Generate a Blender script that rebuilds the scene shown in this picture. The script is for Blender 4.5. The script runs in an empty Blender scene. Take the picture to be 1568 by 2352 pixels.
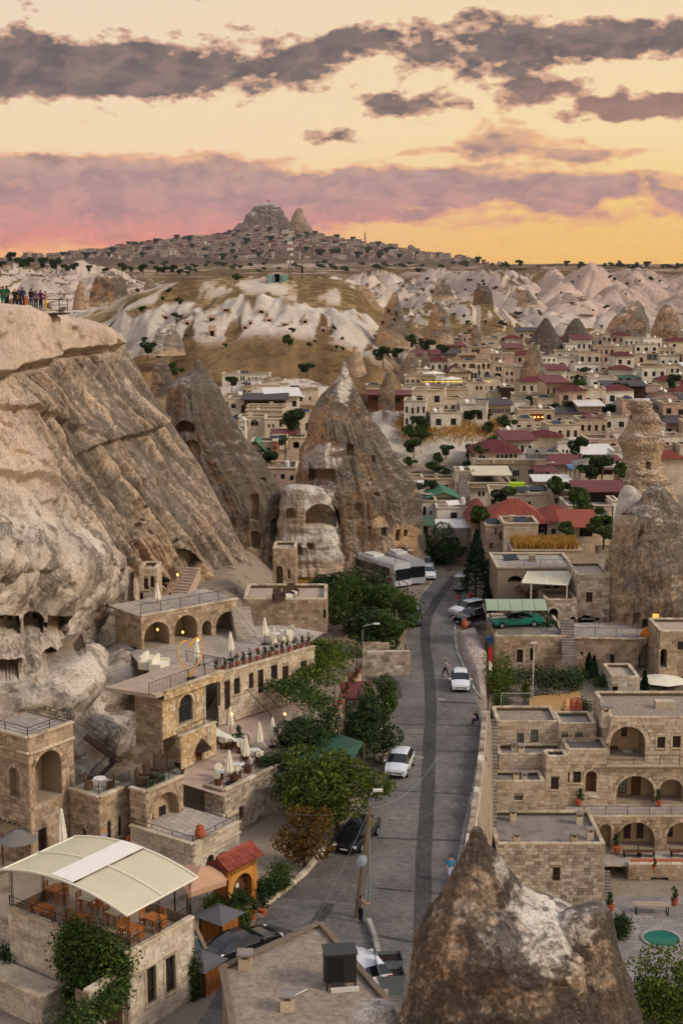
import bpy,bmesh,math,random
import numpy as np
from math import radians,pi,sin,cos,tan,atan,atan2,sqrt
from mathutils import Vector,Matrix
scene=bpy.context.scene
COL=scene.collection
random.seed(7)
RNG=np.random.default_rng(11)
#  camera
F,CX,CY,PITCH,CAMZ=3100.0,784.0,1176.0,radians(9.63),36.0
cam_d=bpy.data.cameras.new('camera')
cam=bpy.data.objects.new('camera',cam_d);COL.objects.link(cam)
cam.location=(0,0,CAMZ);cam.rotation_euler=(pi/2-PITCH,0,0)
cam_d.sensor_fit='VERTICAL';cam_d.sensor_height=36.0;cam_d.lens=F/2352*36.0
cam_d.clip_start=0.5;cam_d.clip_end=30000
scene.camera=cam
CP,SP=cos(PITCH),sin(PITCH)
#  render / exposure
scene.render.engine='CYCLES'
scene.cycles.use_denoising= True
scene.cycles.max_bounces=6;scene.cycles.diffuse_bounces=2;scene.cycles.glossy_bounces=2
scene.cycles.transmission_bounces=4;scene.cycles.transparent_max_bounces=6
scene.cycles.volume_bounces=0
scene.cycles.use_adaptive_sampling= True;scene.cycles.adaptive_threshold=.03;scene.cycles.adaptive_min_samples=10
scene.cycles.caustics_reflective= False;scene.cycles.caustics_refractive= False
vs=scene.view_settings
vs.view_transform='Standard';vs.look='None';vs.exposure=0.0;vs.gamma=1.0;vs.use_curve_mapping= False
#  node helpers
class NT:
 def __init__(s,tree):
  s.t=tree;s.n=tree.nodes;s.l=tree.links
 def node(s,typ,**kw):
  nd=s.n.new(typ)
  for k,v in kw.items():setattr(nd,k,v)
  return nd
 def link(s,a,b):s.l.new(a,b)
 def put(s,sock,v):
  if isinstance(v,bpy.types.NodeSocket):s.l.new(v,sock)
  elif isinstance(v,(int,float)) and hasattr(sock,'default_value') and not isinstance(sock.default_value,float) and sock.type in ('RGBA','VECTOR'):
   sock.default_value=(v,v,v,1) if sock.type=='RGBA' else (v,v,v)
  elif isinstance(v,tuple) and sock.type=='RGBA' and len(v)==3:sock.default_value=(*v,1)
  else:sock.default_value=v
 def math(s,op,a,b=None,c=None,clamp=False):
  nd=s.node('ShaderNodeMath',operation=op,use_clamp=clamp)
  s.put(nd.inputs[0],a)
  if b is not None:s.put(nd.inputs[1],b)
  if c is not None:s.put(nd.inputs[2],c)
  return nd.outputs[0]
 def vmath(s,op,a,b=None):
  nd=s.node('ShaderNodeVectorMath',operation=op)
  s.put(nd.inputs[0],a)
  if b is not None:s.put(nd.inputs[1],b)
  return nd.outputs['Value'] if op in ('DOT_PRODUCT','LENGTH') else nd.outputs[0]
 def mix(s,f,a,b,mode='MIX'):
  nd=s.node('ShaderNodeMix',data_type='RGBA',blend_type=mode,clamp_factor=True)
  s.put(nd.inputs[0],f);s.put(nd.inputs[6],a);s.put(nd.inputs[7],b)
  return nd.outputs[2]
 def sstep(s,x,lo,hi):
  nd=s.node('ShaderNodeMapRange',interpolation_type='SMOOTHSTEP')
  s.put(nd.inputs[0],x);s.put(nd.inputs[1],lo);s.put(nd.inputs[2],hi)
  return nd.outputs[0]
 def noise(s,vec,scale,detail=4,rough=.55,dist=0.0,col=False):
  nd=s.node('ShaderNodeTexNoise')
  if vec is not None:s.put(nd.inputs['Vector'],vec)
  nd.inputs['Scale'].default_value=scale;nd.inputs['Detail'].default_value=detail
  nd.inputs['Roughness'].default_value=rough;nd.inputs['Distortion'].default_value=dist
  return nd.outputs['Color' if col else 'Fac']
 def ramp(s,f,stops,interp='LINEAR'):
  nd=s.node('ShaderNodeValToRGB');e=nd.color_ramp.elements
  nd.color_ramp.interpolation=interp
  while len(e)<len(stops):e.new(0.5)
  for el,(p,c) in zip(e,stops):
   el.position=p;el.color=(c,c,c,1) if isinstance(c,(int,float)) else (*c,1)
  s.put(nd.inputs[0],f)
  return nd.outputs[0]
 def scale(s,v,sc):
  nd=s.node('ShaderNodeMapping');s.put(nd.inputs[0],v);nd.inputs['Scale'].default_value=sc
  return nd.outputs[0]
def lin(r,g,b):
 f= lambda c:((c/255+.055)/1.055)**2.4 if c>10.3 else c/255/12.92
 return (f(r),f(g),f(b))
#  world (dusk sky with cloud banks)
SUN_AZ,SUN_EL=radians(112),radians(34)
world=bpy.data.worlds.new('World');scene.world=world;world.use_nodes= True
def make_world():
 w=NT(world.node_tree);w.n.clear()
 tc=w.node('ShaderNodeTexCoord');sep=w.node('ShaderNodeSeparateXYZ')
 w.link(tc.outputs['Generated'],sep.inputs[0])
 X,Y,Z=sep.outputs
 az=w.math('MULTIPLY',w.math('ARCTAN2',X,Y),180/pi)
 el=w.math('MULTIPLY',w.math('ARCSINE',Z),180/pi)
 elr=w.math('DIVIDE',el,90.0)
 left=w.ramp(elr,[(0.0,lin(255,168,108)),(.012,lin(254,182,126)),(.030,lin(249,206,164)),(.06,lin(250,221,182)),
      (.125,lin(240,218,188)),(.22,lin(212,198,184)),(.45,lin(190,186,190)),(1.0,lin(174,180,200))])
 right=w.ramp(elr,[(0.0,lin(255,192,100)),(.015,lin(255,200,110)),(.035,lin(255,210,128)),(.065,lin(252,224,172)),
                         (.125,lin(245,219,180)),(.22,lin(212,198,184)),(.45,lin(190,186,190)),(1.0,lin(174,180,200))])
 sky=w.mix(w.sstep(az,-10.0,12.0),left,right)
 below=w.math('LESS_THAN',el,0.0)
 sky=w.mix(below,sky,lin(150,120,95))
 cmb=w.node('ShaderNodeCombineXYZ');w.link(az,cmb.inputs[0]);w.link(el,cmb.inputs[1])
 P0=cmb.outputs[0]
 n1=w.noise(w.scale(P0,(.42,.85,1)),1.0,4,.62,0.0,col=True)
 wv=w.vmath('MULTIPLY',w.vmath('SUBTRACT',n1,(.5,.5,.5)),(2.0,1.0,0))
 P=w.vmath('ADD',P0,wv)
 nf=w.noise(w.scale(P0,(1.0,1.75,1)),1.0,7,.60)
 nf1=w.noise(w.scale(P,(.75,1.2,1)),1.0,3,.55);nf2=w.noise(w.scale(w.vmath('ADD',P,(.42,-.34,0)),(.75,1.2,1)),1.0,3,.55)
 lit=w.sstep(w.math('SUBTRACT',nf1,nf2),-.04,.16)
 def deg(px,py):
  dx,dy=(px-CX)/F,(CY-py)/F
  d=Vector((dx,CP+dy*SP,-SP+dy*CP)).normalized()
  return math.degrees(atan2(d.x,d.y)),math.degrees(math.asin(d.z))
 K=180/pi/F
 def bank(items):
  tot= None
  for (px,py,rx,ry,wt) in items:
   a,e=deg(px,py)
   sx,sy=1/(rx*K),1/(ry*K)
   nd=w.node('ShaderNodeVectorMath',operation='MULTIPLY_ADD');w.put(nd.inputs[0],P)
   nd.inputs[1].default_value=(sx,sy,0);nd.inputs[2].default_value=(-a*sx,-e*sy,0)
   d2=w.vmath('DOT_PRODUCT',nd.outputs[0],nd.outputs[0])
   g=w.math('MULTIPLY_ADD',d2,-.42,1.0,clamp=True)
   tot=w.math('MULTIPLY',g,wt) if tot is None else w.math('MULTIPLY_ADD',g,wt,tot)
  return tot
 hi=bank([(20,150,150,60,1),(170,170,170,62,1),(330,150,150,62,1.0),(490,168,140,50,.9),(640,140,110,50,.85),
               (740,105,80,42,.8),(830,92,70,30,.8),(50,82,60,20,.5),(720,190,60,30,.4),
               (930,115,60,48,.8),(1030,105,75,58,1),(1140,105,90,56,.95),(1270,95,105,50,.95),(1400,90,105,42,.9),(1530,85,100,42,.9),
               (1680,100,120,40,.9),(-150,160,140,60,.9),
               (860,252,60,24,.72),(960,238,95,34,.85),(1050,212,50,26,.6),(1205,195,70,32,.75),(1290,225,100,38,.8),(1400,258,95,24,.75),
               (1510,240,110,30,.9),(1640,240,120,28,.8),(760,312,55,22,.9),(760,258,34,15,.65),(862,326,34,10,.65)])
 lo=bank([(1130,305,80,40,.7),(1190,345,140,30,.8),(1400,352,130,15,.75),(970,345,70,9,.6),(1480,408,70,12,.5),
               (90,365,110,24,.8),(260,365,90,26,.75),(430,375,80,30,.7),(570,375,90,30,.8),
               (0,430,300,50,1.1),(300,440,330,55,1.1),(560,450,260,50,1.0),(780,455,200,40,.9),
               (100,520,420,45,1.0),(400,525,300,42,.9),(-300,470,300,70,1.0),(700,505,200,26,.6),
               (890,395,90,34,.8),(1020,420,170,32,.95),(1220,425,190,42,.95),(1400,450,170,36,.8),(1050,490,180,28,.7),(1330,500,120,20,.55),
               (1560,480,70,22,.6),(1700,450,150,40,.7),(1150,522,170,12,.35)])
 nb=w.noise(w.scale(P0,(.045,.13,1)),1.0,3,.55)
 outside=w.math('MULTIPLY',w.sstep(el,13.0,17.0),w.math('MULTIPLY',w.sstep(nb,.54,.68),w.math('SUBTRACT',1.0,w.sstep(el,35.0,60.0))))
 hi=w.math('ADD',hi,w.math('MULTIPLY',outside,.8))
 nm=w.noise(w.scale(P0,(.34,.8,1)),1.0,3,.55)
 edge=w.math('ADD',w.math('MULTIPLY',w.math('SUBTRACT',nf,.5),2.5),w.math('MULTIPLY',w.math('SUBTRACT',nm,.52),2.6))
 dh=w.sstep(w.math('ADD',hi,edge),.44,1.1)
 dl=w.sstep(w.math('ADD',lo,w.math('MULTIPLY',edge,.7)),.40,1.2)
 tone=w.noise(w.scale(P0,(.35,.9,1)),1.3,4,.6)
 lowcol=w.ramp(w.math('DIVIDE',el,12.0),[(0.0,lin(254,164,104)),(.09,lin(250,150,116)),(.17,lin(232,146,138)),(.27,lin(196,146,146)),(.36,lin(186,152,148)),(.48,lin(222,172,140)),(1.0,lin(225,170,140))])
 lowdark=w.ramp(w.math('DIVIDE',el,12.0),[(0.0,lin(236,150,112)),(.13,lin(214,142,132)),(.25,lin(170,132,136)),(.4,lin(160,128,130)),(1.0,lin(150,120,122))])
 lowc=w.mix(w.math('SUBTRACT',w.sstep(tone,.38,.66),w.math('MULTIPLY',lit,.25),clamp=True),lowcol,lowdark)
 lowc=w.mix(w.math('MULTIPLY',lit,.2),lowc,lin(240,176,150))
 c1=w.mix(w.math('MULTIPLY',dl,.93),sky,lowc)
 fr=w.math('MULTIPLY',w.math('MULTIPLY',dl,w.math('SUBTRACT',1.0,dl)),1.5)
 c1=w.mix(fr,c1,lin(255,176,122))
 hicol=w.mix(w.sstep(tone,.36,.64),lin(124,108,106),lin(94,86,90))
 hicol=w.mix(w.math('MULTIPLY',lit,.24),hicol,lin(190,148,134))
 pinkr=w.math('MULTIPLY',w.sstep(el,8.6,6.6),w.sstep(az,0.0,9.0))
 hicol=w.mix(w.math('MULTIPLY',pinkr,.45),hicol,lin(196,140,126))
 c2=w.mix(w.math('MULTIPLY',dh,.95),c1,hicol)
 fh=w.math('MULTIPLY',w.math('MULTIPLY',dh,w.math('SUBTRACT',1.0,dh)),1.7)
 c2=w.mix(fh,c2,lin(226,160,132))
 ns=w.node('ShaderNodeTexSky',sky_type='NISHITA');ns.sun_disc= False
 ns.sun_elevation=SUN_EL;ns.sun_rotation=SUN_AZ;ns.altitude=1100;ns.dust_density=3
 up=w.math('MULTIPLY',w.sstep(el,14.0,50.0),.06)
 sk=w.vmath('MULTIPLY',ns.outputs[0],w.vmath('MULTIPLY',(1,1,1),up))
 fin=w.vmath('ADD',c2,sk)
 bg=w.node('ShaderNodeBackground');w.link(fin,bg.inputs[0]);bg.inputs[1].default_value=1.0
 out=w.node('ShaderNodeOutputWorld');w.link(bg.outputs[0],out.inputs[0])
make_world()
world.cycles.sampling_method='MANUAL';world.cycles.sample_map_resolution=512
#  sun
sun_d=bpy.data.lights.new('sun','SUN');sun=bpy.data.objects.new('sun',sun_d);COL.objects.link(sun)
sun_d.energy=2.1;sun_d.angle=radians(14);sun_d.color=(1.0,.85,.68)
sdir=Vector((sin(SUN_AZ)*cos(SUN_EL),cos(SUN_AZ)*cos(SUN_EL),sin(SUN_EL)))
sun.rotation_euler=sdir.to_track_quat('Z','Y').to_euler()
#  projection helpers (sight line > point in the place)
def ray(px,py):
 dx,dy=(px-CX)/F,(CY-py)/F
 return (dx,CP+dy*SP,-SP+dy*CP)
def atz(px,py,z):
 r=ray(px,py);t=(z-CAMZ)/r[2]
 return Vector((r[0]*t,r[1]*t,z))
def at(px,py,Y):
 r=ray(px,py);t=Y/r[1]
 return Vector((r[0]*t,Y,CAMZ+r[2]*t))
def proj(p):
 x,y,z=p[0],p[1],p[2]-CAMZ
 zc=y*CP-z*SP;yc=y*SP+z*CP
 return CX+F*x/zc,CY-F*yc/zc,zc
def along(P,d,px):
 """distance t along horizontal direction d from P at which the point shows in picture column px"""
 k=(px-CX)/F
 x0,zc0=P[0],P[1]*CP-(P[2]-CAMZ)*SP
 return (k*zc0-x0)/(d[0]-k*d[1]*CP)
#  vectorised noise
_perm=RNG.permutation(256);_perm=np.concatenate([_perm,_perm,_perm])
_grad=RNG.normal(size=(256,3));_grad/=np.linalg.norm(_grad,axis=1)[:, None]
def pnoise(P):
 P=np.asarray(P,float);i=np.floor(P).astype(int);f=P-i;i&=255
 u=f*f*f*(f*(f*6-15)+10)
 def g(dx,dy,dz):
  h=_perm[_perm[_perm[i[...,0]+dx]+i[...,1]+dy]+i[...,2]+dz]
  gr=_grad[h]
  return gr[...,0]*(f[...,0]-dx)+gr[...,1]*(f[...,1]-dy)+gr[...,2]*(f[...,2]-dz)
 L= lambda a,b,t:a+(b-a)*t
 x0=L(L(g(0,0,0),g(1,0,0),u[...,0]),L(g(0,1,0),g(1,1,0),u[...,0]),u[...,1])
 x1=L(L(g(0,0,1),g(1,0,1),u[...,0]),L(g(0,1,1),g(1,1,1),u[...,0]),u[...,1])
 return L(x0,x1,u[...,2])*1.5
def fbm(P,oct=4,gain=.5,ridged=False):
 P=np.asarray(P,float);s=np.zeros(P.shape[:-1]);a=1.0;k=0
 for o in range(oct):
  n=pnoise(P*(2.03**o)+17.3*o)
  s+=a*((1-2*np.abs(n)) if ridged else n);k+=a;a*=gain
 return s/k
def sst(x,a,b):
 t=np.clip((x-a)/(b-a),0,1); return t*t*(3-2*t)
def projv(P):
 x,y,z=P[...,0],P[...,1],P[...,2]-CAMZ
 zc=y*CP-z*SP;yc=y*SP+z*CP
 return CX+F*x/zc,CY-F*yc/zc,zc
def atv(px,py,Y):
 dx,dy=(px-CX)/F,(CY-py)/F
 ry,rz=CP+dy*SP,-SP+dy*CP
 t=Y/ry
 return np.stack([dx*t,Y+0*t,CAMZ+rz*t],-1)
#  objects
def tag(o,label=None,cat=None,group=None,kind=None):
 if label:o['label']=label
 if cat:o['category']=cat
 if group:o['group']=group
 if kind:o['kind']=kind
 return o
def thing(name,label,cat,loc=(0,0,0),yaw=0.0,group=None):
 o=bpy.data.objects.new(name, None);COL.objects.link(o)
 o.location=loc;o.rotation_euler=(0,0,yaw);o.empty_display_size=.3
 return tag(o,label,cat,group)
def link(name,me,parent=None,loc=None,rot=None,scl=None):
 o=bpy.data.objects.new(name,me);COL.objects.link(o)
 if parent is not None:o.parent=parent
 if loc is not None:o.location=loc
 if rot is not None:o.rotation_euler=rot
 if scl is not None:o.scale=scl
 return o
def grid_mesh(name,P,mat,cols=None,smooth=True,closed_u=False,mask=None):
 """P: rows x cols x 3 array of points -> quad sheet"""
 nr,nc=P.shape[:2]
 idx=np.arange(nr*nc).reshape(nr,nc)
 if closed_u:idx=np.concatenate([idx,idx[:,:1]],1)
 q=np.stack([idx[:-1,:-1],idx[:-1,1:],idx[1:,1:],idx[1:,:-1]],-1).reshape(-1,4)
 if mask is not None:q=q[mask.reshape(-1)]
 me=bpy.data.meshes.new(name)
 me.vertices.add(nr*nc);me.vertices.foreach_set('co',np.ascontiguousarray(P,dtype=np.float32).ravel())
 me.loops.add(q.size);me.loops.foreach_set('vertex_index',q.ravel().astype(np.int32))
 me.polygons.add(len(q));me.polygons.foreach_set('loop_start',np.arange(0,q.size,4,dtype=np.int32))
 if smooth:me.polygons.foreach_set('use_smooth',np.ones(len(q),bool))
 me.update(calc_edges=True)
 if cols is not None:
  ca=me.color_attributes.new('tint','FLOAT_COLOR','POINT')
  c4=np.ones((nr*nc,4),np.float32);c4[:,:cols.shape[-1]]=cols.reshape(-1,cols.shape[-1])
  ca.data.foreach_set('color',c4.ravel())
 me.materials.append(mat)
 return me
class MB:
 """collects faces, then builds ONE mesh object"""
 def __init__(s):s.v=[];s.f=[];s.m=[]
 def face(s,pts,m=0):
  k=len(s.v);s.v+=[tuple(p) for p in pts];s.f.append(tuple(range(k,k+len(pts))));s.m.append(m)
 def raw(s,v,f,m=0):
  k=len(s.v);s.v+=[tuple(p) for p in v]
  for q in f:s.f.append(tuple(k+i for i in q));s.m.append(m)
  return s
 def box(s,x0,y0,z0,x1,y1,z1,m=0):
  v=[(x0,y0,z0),(x1,y0,z0),(x1,y1,z0),(x0,y1,z0),(x0,y0,z1),(x1,y0,z1),(x1,y1,z1),(x0,y1,z1)]
  return s.raw(v,[(0,3,2,1),(4,5,6,7),(0,1,5,4),(1,2,6,5),(2,3,7,6),(3,0,4,7)],m)
 def obox(s,c,size,yaw=0,m=0,tilt=None):
  a,b,h=size[0]/2,size[1]/2,size[2]/2
  R=Matrix.Rotation(yaw,3,'Z')
  if tilt:R=R@Matrix.Rotation(tilt[0],3,tilt[1])
  c=Vector(c)
  v=[c+R@Vector(p) for p in [(-a,-b,-h),(a,-b,-h),(a,b,-h),(-a,b,-h),(-a,-b,h),(a,-b,h),(a,b,h),(-a,b,h)]]
  return s.raw(v,[(0,3,2,1),(4,5,6,7),(0,1,5,4),(1,2,6,5),(2,3,7,6),(3,0,4,7)],m)
 def tube(s,pts,r,n=6,m=0,cap=True):
  pts=[Vector(p) for p in pts];rs=r if isinstance(r,(list,tuple)) else [r]*len(pts)
  k=len(s.v)
  for i,p in enumerate(pts):
   d=(pts[min(i+1,len(pts)-1)]-pts[max(i-1,0)])
   if d.length<1e-9:d=Vector((0,0,1))
   d.normalize();a=d.orthogonal().normalized() if abs(d.z)>.95 else d.cross(Vector((0,0,1))).normalized()
   b=d.cross(a)
   for j in range(n):
    t=2*pi*j/n;s.v.append(tuple(p+(a*cos(t)+b*sin(t))*rs[i]))
  for i in range(len(pts)-1):
   for j in range(n):
    s.f.append((k+i*n+j,k+i*n+(j+1)%n,k+(i+1)*n+(j+1)%n,k+(i+1)*n+j));s.m.append(m)
  if cap:
   s.f.append(tuple(k+j for j in range(n))[::-1]);s.m.append(m)
   s.f.append(tuple(k+(len(pts)-1)*n+j for j in range(n)));s.m.append(m)
  return s
 def lathe(s,prof,n=12,c=(0,0,0),m=0,sx=1,sy=1):
  k=len(s.v)
  for (r,z) in prof:
   for j in range(n):
    t=2*pi*j/n;s.v.append((c[0]+r*sx*cos(t),c[1]+r*sy*sin(t),c[2]+z))
  for i in range(len(prof)-1):
   for j in range(n):
    s.f.append((k+i*n+j,k+i*n+(j+1)%n,k+(i+1)*n+(j+1)%n,k+(i+1)*n+j));s.m.append(m)
  s.f.append(tuple(k+j for j in range(n))[::-1]);s.m.append(m)
  s.f.append(tuple(k+(len(prof)-1)*n+j for j in range(n)));s.m.append(m)
  return s
 def prism(s,poly,z0,z1,m=0):
  n=len(poly);k=len(s.v)
  s.v+=[(p[0],p[1],z0) for p in poly]+[(p[0],p[1],z1) for p in poly]
  s.f.append(tuple(k+i for i in range(n))[::-1]);s.f.append(tuple(k+n+i for i in range(n)));s.m+=[m,m]
  for i in range(n):
   j=(i+1)%n;s.f.append((k+i,k+j,k+n+j,k+n+i));s.m.append(m)
  return s
 def mesh(s,name,mats,smooth=False):
  me=bpy.data.meshes.new(name);me.from_pydata(s.v,[],s.f)
  for mt in (mats if isinstance(mats,(list,tuple)) else [mats]):me.materials.append(mt)
  if any(s.m):me.polygons.foreach_set('material_index',np.array(s.m,np.int32))
  if smooth:me.polygons.foreach_set('use_smooth',np.ones(len(s.f),bool))
  me.update(); return me
 def build(s,name,mats,parent=None,smooth=False,loc=None,yaw=None):
  return link(name,s.mesh(name,mats,smooth),parent,loc,(0,0,yaw) if yaw is not None else None)
#  materials
def new_mat(name):
 m=bpy.data.materials.new(name);m.use_nodes= True
 t=NT(m.node_tree);t.n.clear()
 b=t.node('ShaderNodeBsdfPrincipled');o=t.node('ShaderNodeOutputMaterial');t.link(b.outputs[0],o.inputs[0])
 b.inputs['Specular IOR Level'].default_value=.25
 return m,t,b
def bump(t,b,h,strength=.5,dist=.05):
 n=t.node('ShaderNodeBump');n.inputs['Strength'].default_value=strength;n.inputs['Distance'].default_value=dist
 t.put(n.inputs['Height'],h);t.link(n.outputs[0],b.inputs['Normal'])
def gpos(t): return t.node('ShaderNodeNewGeometry').outputs['Position']
def objc(t): return t.node('ShaderNodeTexCoord').outputs['Object']
def plain(name,col,rough=.7,var=.12,sc=3.0,metal=0.0,bmp=0.0,spec=.25):
 m,t,b=new_mat(name)
 n=t.noise(gpos(t),sc,5,.6)
 k=t.ramp(n,[(.25,1-var),(.75,1+var)])
 c=t.mix(1.0,col,k,'MULTIPLY');t.link(c,b.inputs['Base Color'])
 b.inputs['Roughness'].default_value=rough;b.inputs['Metallic'].default_value=metal
 b.inputs['Specular IOR Level'].default_value=spec
 if bmp:bump(t,b,t.noise(gpos(t),sc*4,4,.6),bmp,.03)
 return m
def rock_mat(name,speck=1.0,scale=1.0,bmp=.7,bd=.25):
 m,t,b=new_mat(name)
 at_=t.node('ShaderNodeAttribute');at_.attribute_name='tint'
 p=gpos(t)
 big=t.noise(p,.22*scale,5,.6)
 c=t.mix(1.0,at_.outputs['Color'],t.ramp(big,[(.3,.78),(.7,1.18)]),'MULTIPLY')
 l1=t.noise(p,.9*scale,8,.72)
 l2=t.noise(p,3.2*scale,6,.7)
 am=at_.outputs['Alpha']
 lich=t.math('MULTIPLY',t.sstep(t.math('ADD',t.math('ADD',t.math('MULTIPLY',l1,.6),t.math('MULTIPLY',l2,.5)),t.math('MULTIPLY',am,.30)),.62,.78),speck)
 c=t.mix(t.math('MULTIPLY',lich,.66),c,lin(70,64,57))
 l3=t.noise(p,5.5*scale,4,.7)
 c=t.mix(t.math('MULTIPLY',t.sstep(l3,.62,.74),.55),c,lin(205,188,165))
 st=t.noise(p,.35*scale,4,.6)
 c=t.mix(t.math('MULTIPLY',t.sstep(st,.55,.72),.28),c,lin(180,148,114))
 g=t.noise(p,9.0*scale,3,.7)
 c=t.mix(.8,c,t.mix(1.0,c,t.ramp(g,[(.3,.5),(.7,1.45)]),'MULTIPLY'))
 t.link(c,b.inputs['Base Color']);b.inputs['Roughness'].default_value=.95
 b.inputs['Specular IOR Level'].default_value=.1
 h=t.math('ADD',t.math('MULTIPLY',l1,1.0),t.math('ADD',t.math('MULTIPLY',l2,.5),t.math('MULTIPLY',g,.18)))
 bump(t,b,h,bmp,bd)
 return m
def ground_mat(name):
 m,t,b=new_mat(name)
 at_=t.node('ShaderNodeAttribute');at_.attribute_name='tint'
 p=gpos(t)
 n1=t.noise(p,.03,8,.68);n2=t.noise(p,.35,7,.7);n3=t.noise(p,2.2,4,.7)
 c=t.mix(1.0,at_.outputs['Color'],t.ramp(n1,[(.32,.74),(.68,1.22)]),'MULTIPLY')
 c=t.mix(1.0,c,t.ramp(n2,[(.3,.84),(.7,1.13)]),'MULTIPLY')
 c=t.mix(1.0,c,t.ramp(n3,[(.3,.9),(.7,1.08)]),'MULTIPLY')
 sc=t.math('MULTIPLY',t.sstep(t.math('ADD',n2,t.math('MULTIPLY',at_.outputs['Alpha'],.30)),.66,.78),.75)
 c=t.mix(sc,c,lin(82,68,46))
 t.link(c,b.inputs['Base Color']);b.inputs['Roughness'].default_value=1.0;b.inputs['Specular IOR Level'].default_value=.05
 bump(t,b,t.math('ADD',n2,t.math('MULTIPLY',n3,.2)),.6,.6)
 return m
def stone_mat(name,c0,c1,c2,dirt=.35,bmp=.35,hue=.5):
 """cut stone: a tone of its own for each block (object or loose piece), stains, pitted face"""
 m,t,b=new_mat(name)
 oi=t.node('ShaderNodeObjectInfo');ge=t.node('ShaderNodeNewGeometry')
 r=t.math('FRACT',t.math('ADD',oi.outputs['Random'],t.math('MULTIPLY',ge.outputs['Random Per Island'],7.31)))
 c=t.ramp(r,[(0,c0),(.3,c1),(.55,c2),(.72,c1),(.86,tuple(x*.74 for x in c1)),(1,c2)])
 p=ge.outputs['Position']
 n1=t.noise(p,.9,7,.68);n2=t.noise(p,6.0,5,.7)
 c=t.mix(1.0,c,t.ramp(n1,[(.3,1-dirt),(.7,1+dirt*.55)]),'MULTIPLY')
 c=t.mix(1.0,c,t.ramp(n2,[(.3,.8),(.7,1.16)]),'MULTIPLY')
 n3=t.noise(p,.45,5,.65)
 c=t.mix(t.math('MULTIPLY',t.sstep(n3,.56,.74),.35),c,lin(120,100,78))
 t.link(c,b.inputs['Base Color']);b.inputs['Roughness'].default_value=.92;b.inputs['Specular IOR Level'].default_value=.12
 bump(t,b,t.math('ADD',n2,t.math('MULTIPLY',n1,.5)),bmp,.03)
 return m
def masonry_mat(name,c1,c2,mortar,bw=.55,bh=.3,dirt=.3):
 """distant ashlar where the single block can no longer be told apart"""
 m,t,b=new_mat(name)
 p=objc(t)
 br=t.node('ShaderNodeTexBrick')
 sp=t.node('ShaderNodeSeparateXYZ');t.link(p,sp.inputs[0])
 cb=t.node('ShaderNodeCombineXYZ');t.link(t.math('ADD',sp.outputs[0],sp.outputs[1]),cb.inputs[0]);t.link(sp.outputs[2],cb.inputs[1])
 t.link(cb.outputs[0],br.inputs['Vector'])
 br.inputs['Scale'].default_value=1.0;br.inputs['Brick Width'].default_value=bw;br.inputs['Row Height'].default_value=bh
 br.inputs['Mortar Size'].default_value=.012;br.inputs['Color1'].default_value=(*c1,1);br.inputs['Color2'].default_value=(*c2,1);br.inputs['Mortar'].default_value=(*mortar,1)
 oi=t.node('ShaderNodeObjectInfo')
 w=gpos(t)
 n1=t.noise(w,.5,7,.7);n2=t.noise(w,3.0,5,.7)
 c=t.mix(1.0,br.outputs['Color'],t.ramp(n1,[(.3,1-dirt),(.7,1+dirt*.5)]),'MULTIPLY')
 c=t.mix(1.0,c,t.ramp(n2,[(.3,.82),(.7,1.14)]),'MULTIPLY')
 t.link(c,b.inputs['Base Color']);b.inputs['Roughness'].default_value=.95;b.inputs['Specular IOR Level'].default_value=.1
 bump(t,b,t.math('SUBTRACT',n2,br.outputs['Fac']),.35,.03)
 return m
def leaf_mat(name,dark,mid,light,yellow=None):
 m,t,b=new_mat(name)
 ge=t.node('ShaderNodeNewGeometry');oi=t.node('ShaderNodeObjectInfo')
 n=t.noise(ge.outputs['Position'],.8,3,.6)
 r=t.math('ADD',t.math('MULTIPLY',ge.outputs['Random Per Island'],.55),t.math('MULTIPLY',n,.5))
 st=[(.15,dark),(.5,mid),(.8,light)]
 if yellow:st.append((.97,yellow))
 c=t.ramp(r,st)
 t.link(c,b.inputs['Base Color']);b.inputs['Roughness'].default_value=.6;b.inputs['Specular IOR Level'].default_value=.15
 tr=t.node('ShaderNodeBsdfTranslucent');t.link(c,tr.inputs[0])
 mx=t.node('ShaderNodeMixShader');mx.inputs[0].default_value=.22
 t.link(b.outputs[0],mx.inputs[1]);t.link(tr.outputs[0],mx.inputs[2])
 o=[n_ for n_ in t.n if n_.type=='OUTPUT_MATERIAL'][0];t.link(mx.outputs[0],o.inputs[0])
 return m
def emit_mat(name,col,s):
 m,t,b=new_mat(name);b.inputs['Base Color'].default_value=(*col,1)
 b.inputs['Emission Color'].default_value=(*col,1);b.inputs['Emission Strength'].default_value=s
 return m
def glassy(name,col,rough=.08,spec=.6):
 m,t,b=new_mat(name);b.inputs['Base Color'].default_value=(*col,1);b.inputs['Roughness'].default_value=rough
 b.inputs['Specular IOR Level'].default_value=spec
 return m
def clear_glass(name):
 m,t,b=new_mat(name)
 tr=t.node('ShaderNodeBsdfTransparent');tr.inputs[0].default_value=(.78,.86,.82,1)
 gl=t.node('ShaderNodeBsdfGlossy');gl.inputs['Roughness'].default_value=.06;gl.inputs['Color'].default_value=(.8,.85,.85,1)
 fr=t.node('ShaderNodeFresnel');fr.inputs[0].default_value=1.5
 mx=t.node('ShaderNodeMixShader');t.link(t.math('ADD',fr.outputs[0],.08),mx.inputs[0]);t.link(tr.outputs[0],mx.inputs[1]);t.link(gl.outputs[0],mx.inputs[2])
 o=[n_ for n_ in t.n if n_.type=='OUTPUT_MATERIAL'][0];t.link(mx.outputs[0],o.inputs[0])
 return m
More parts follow.
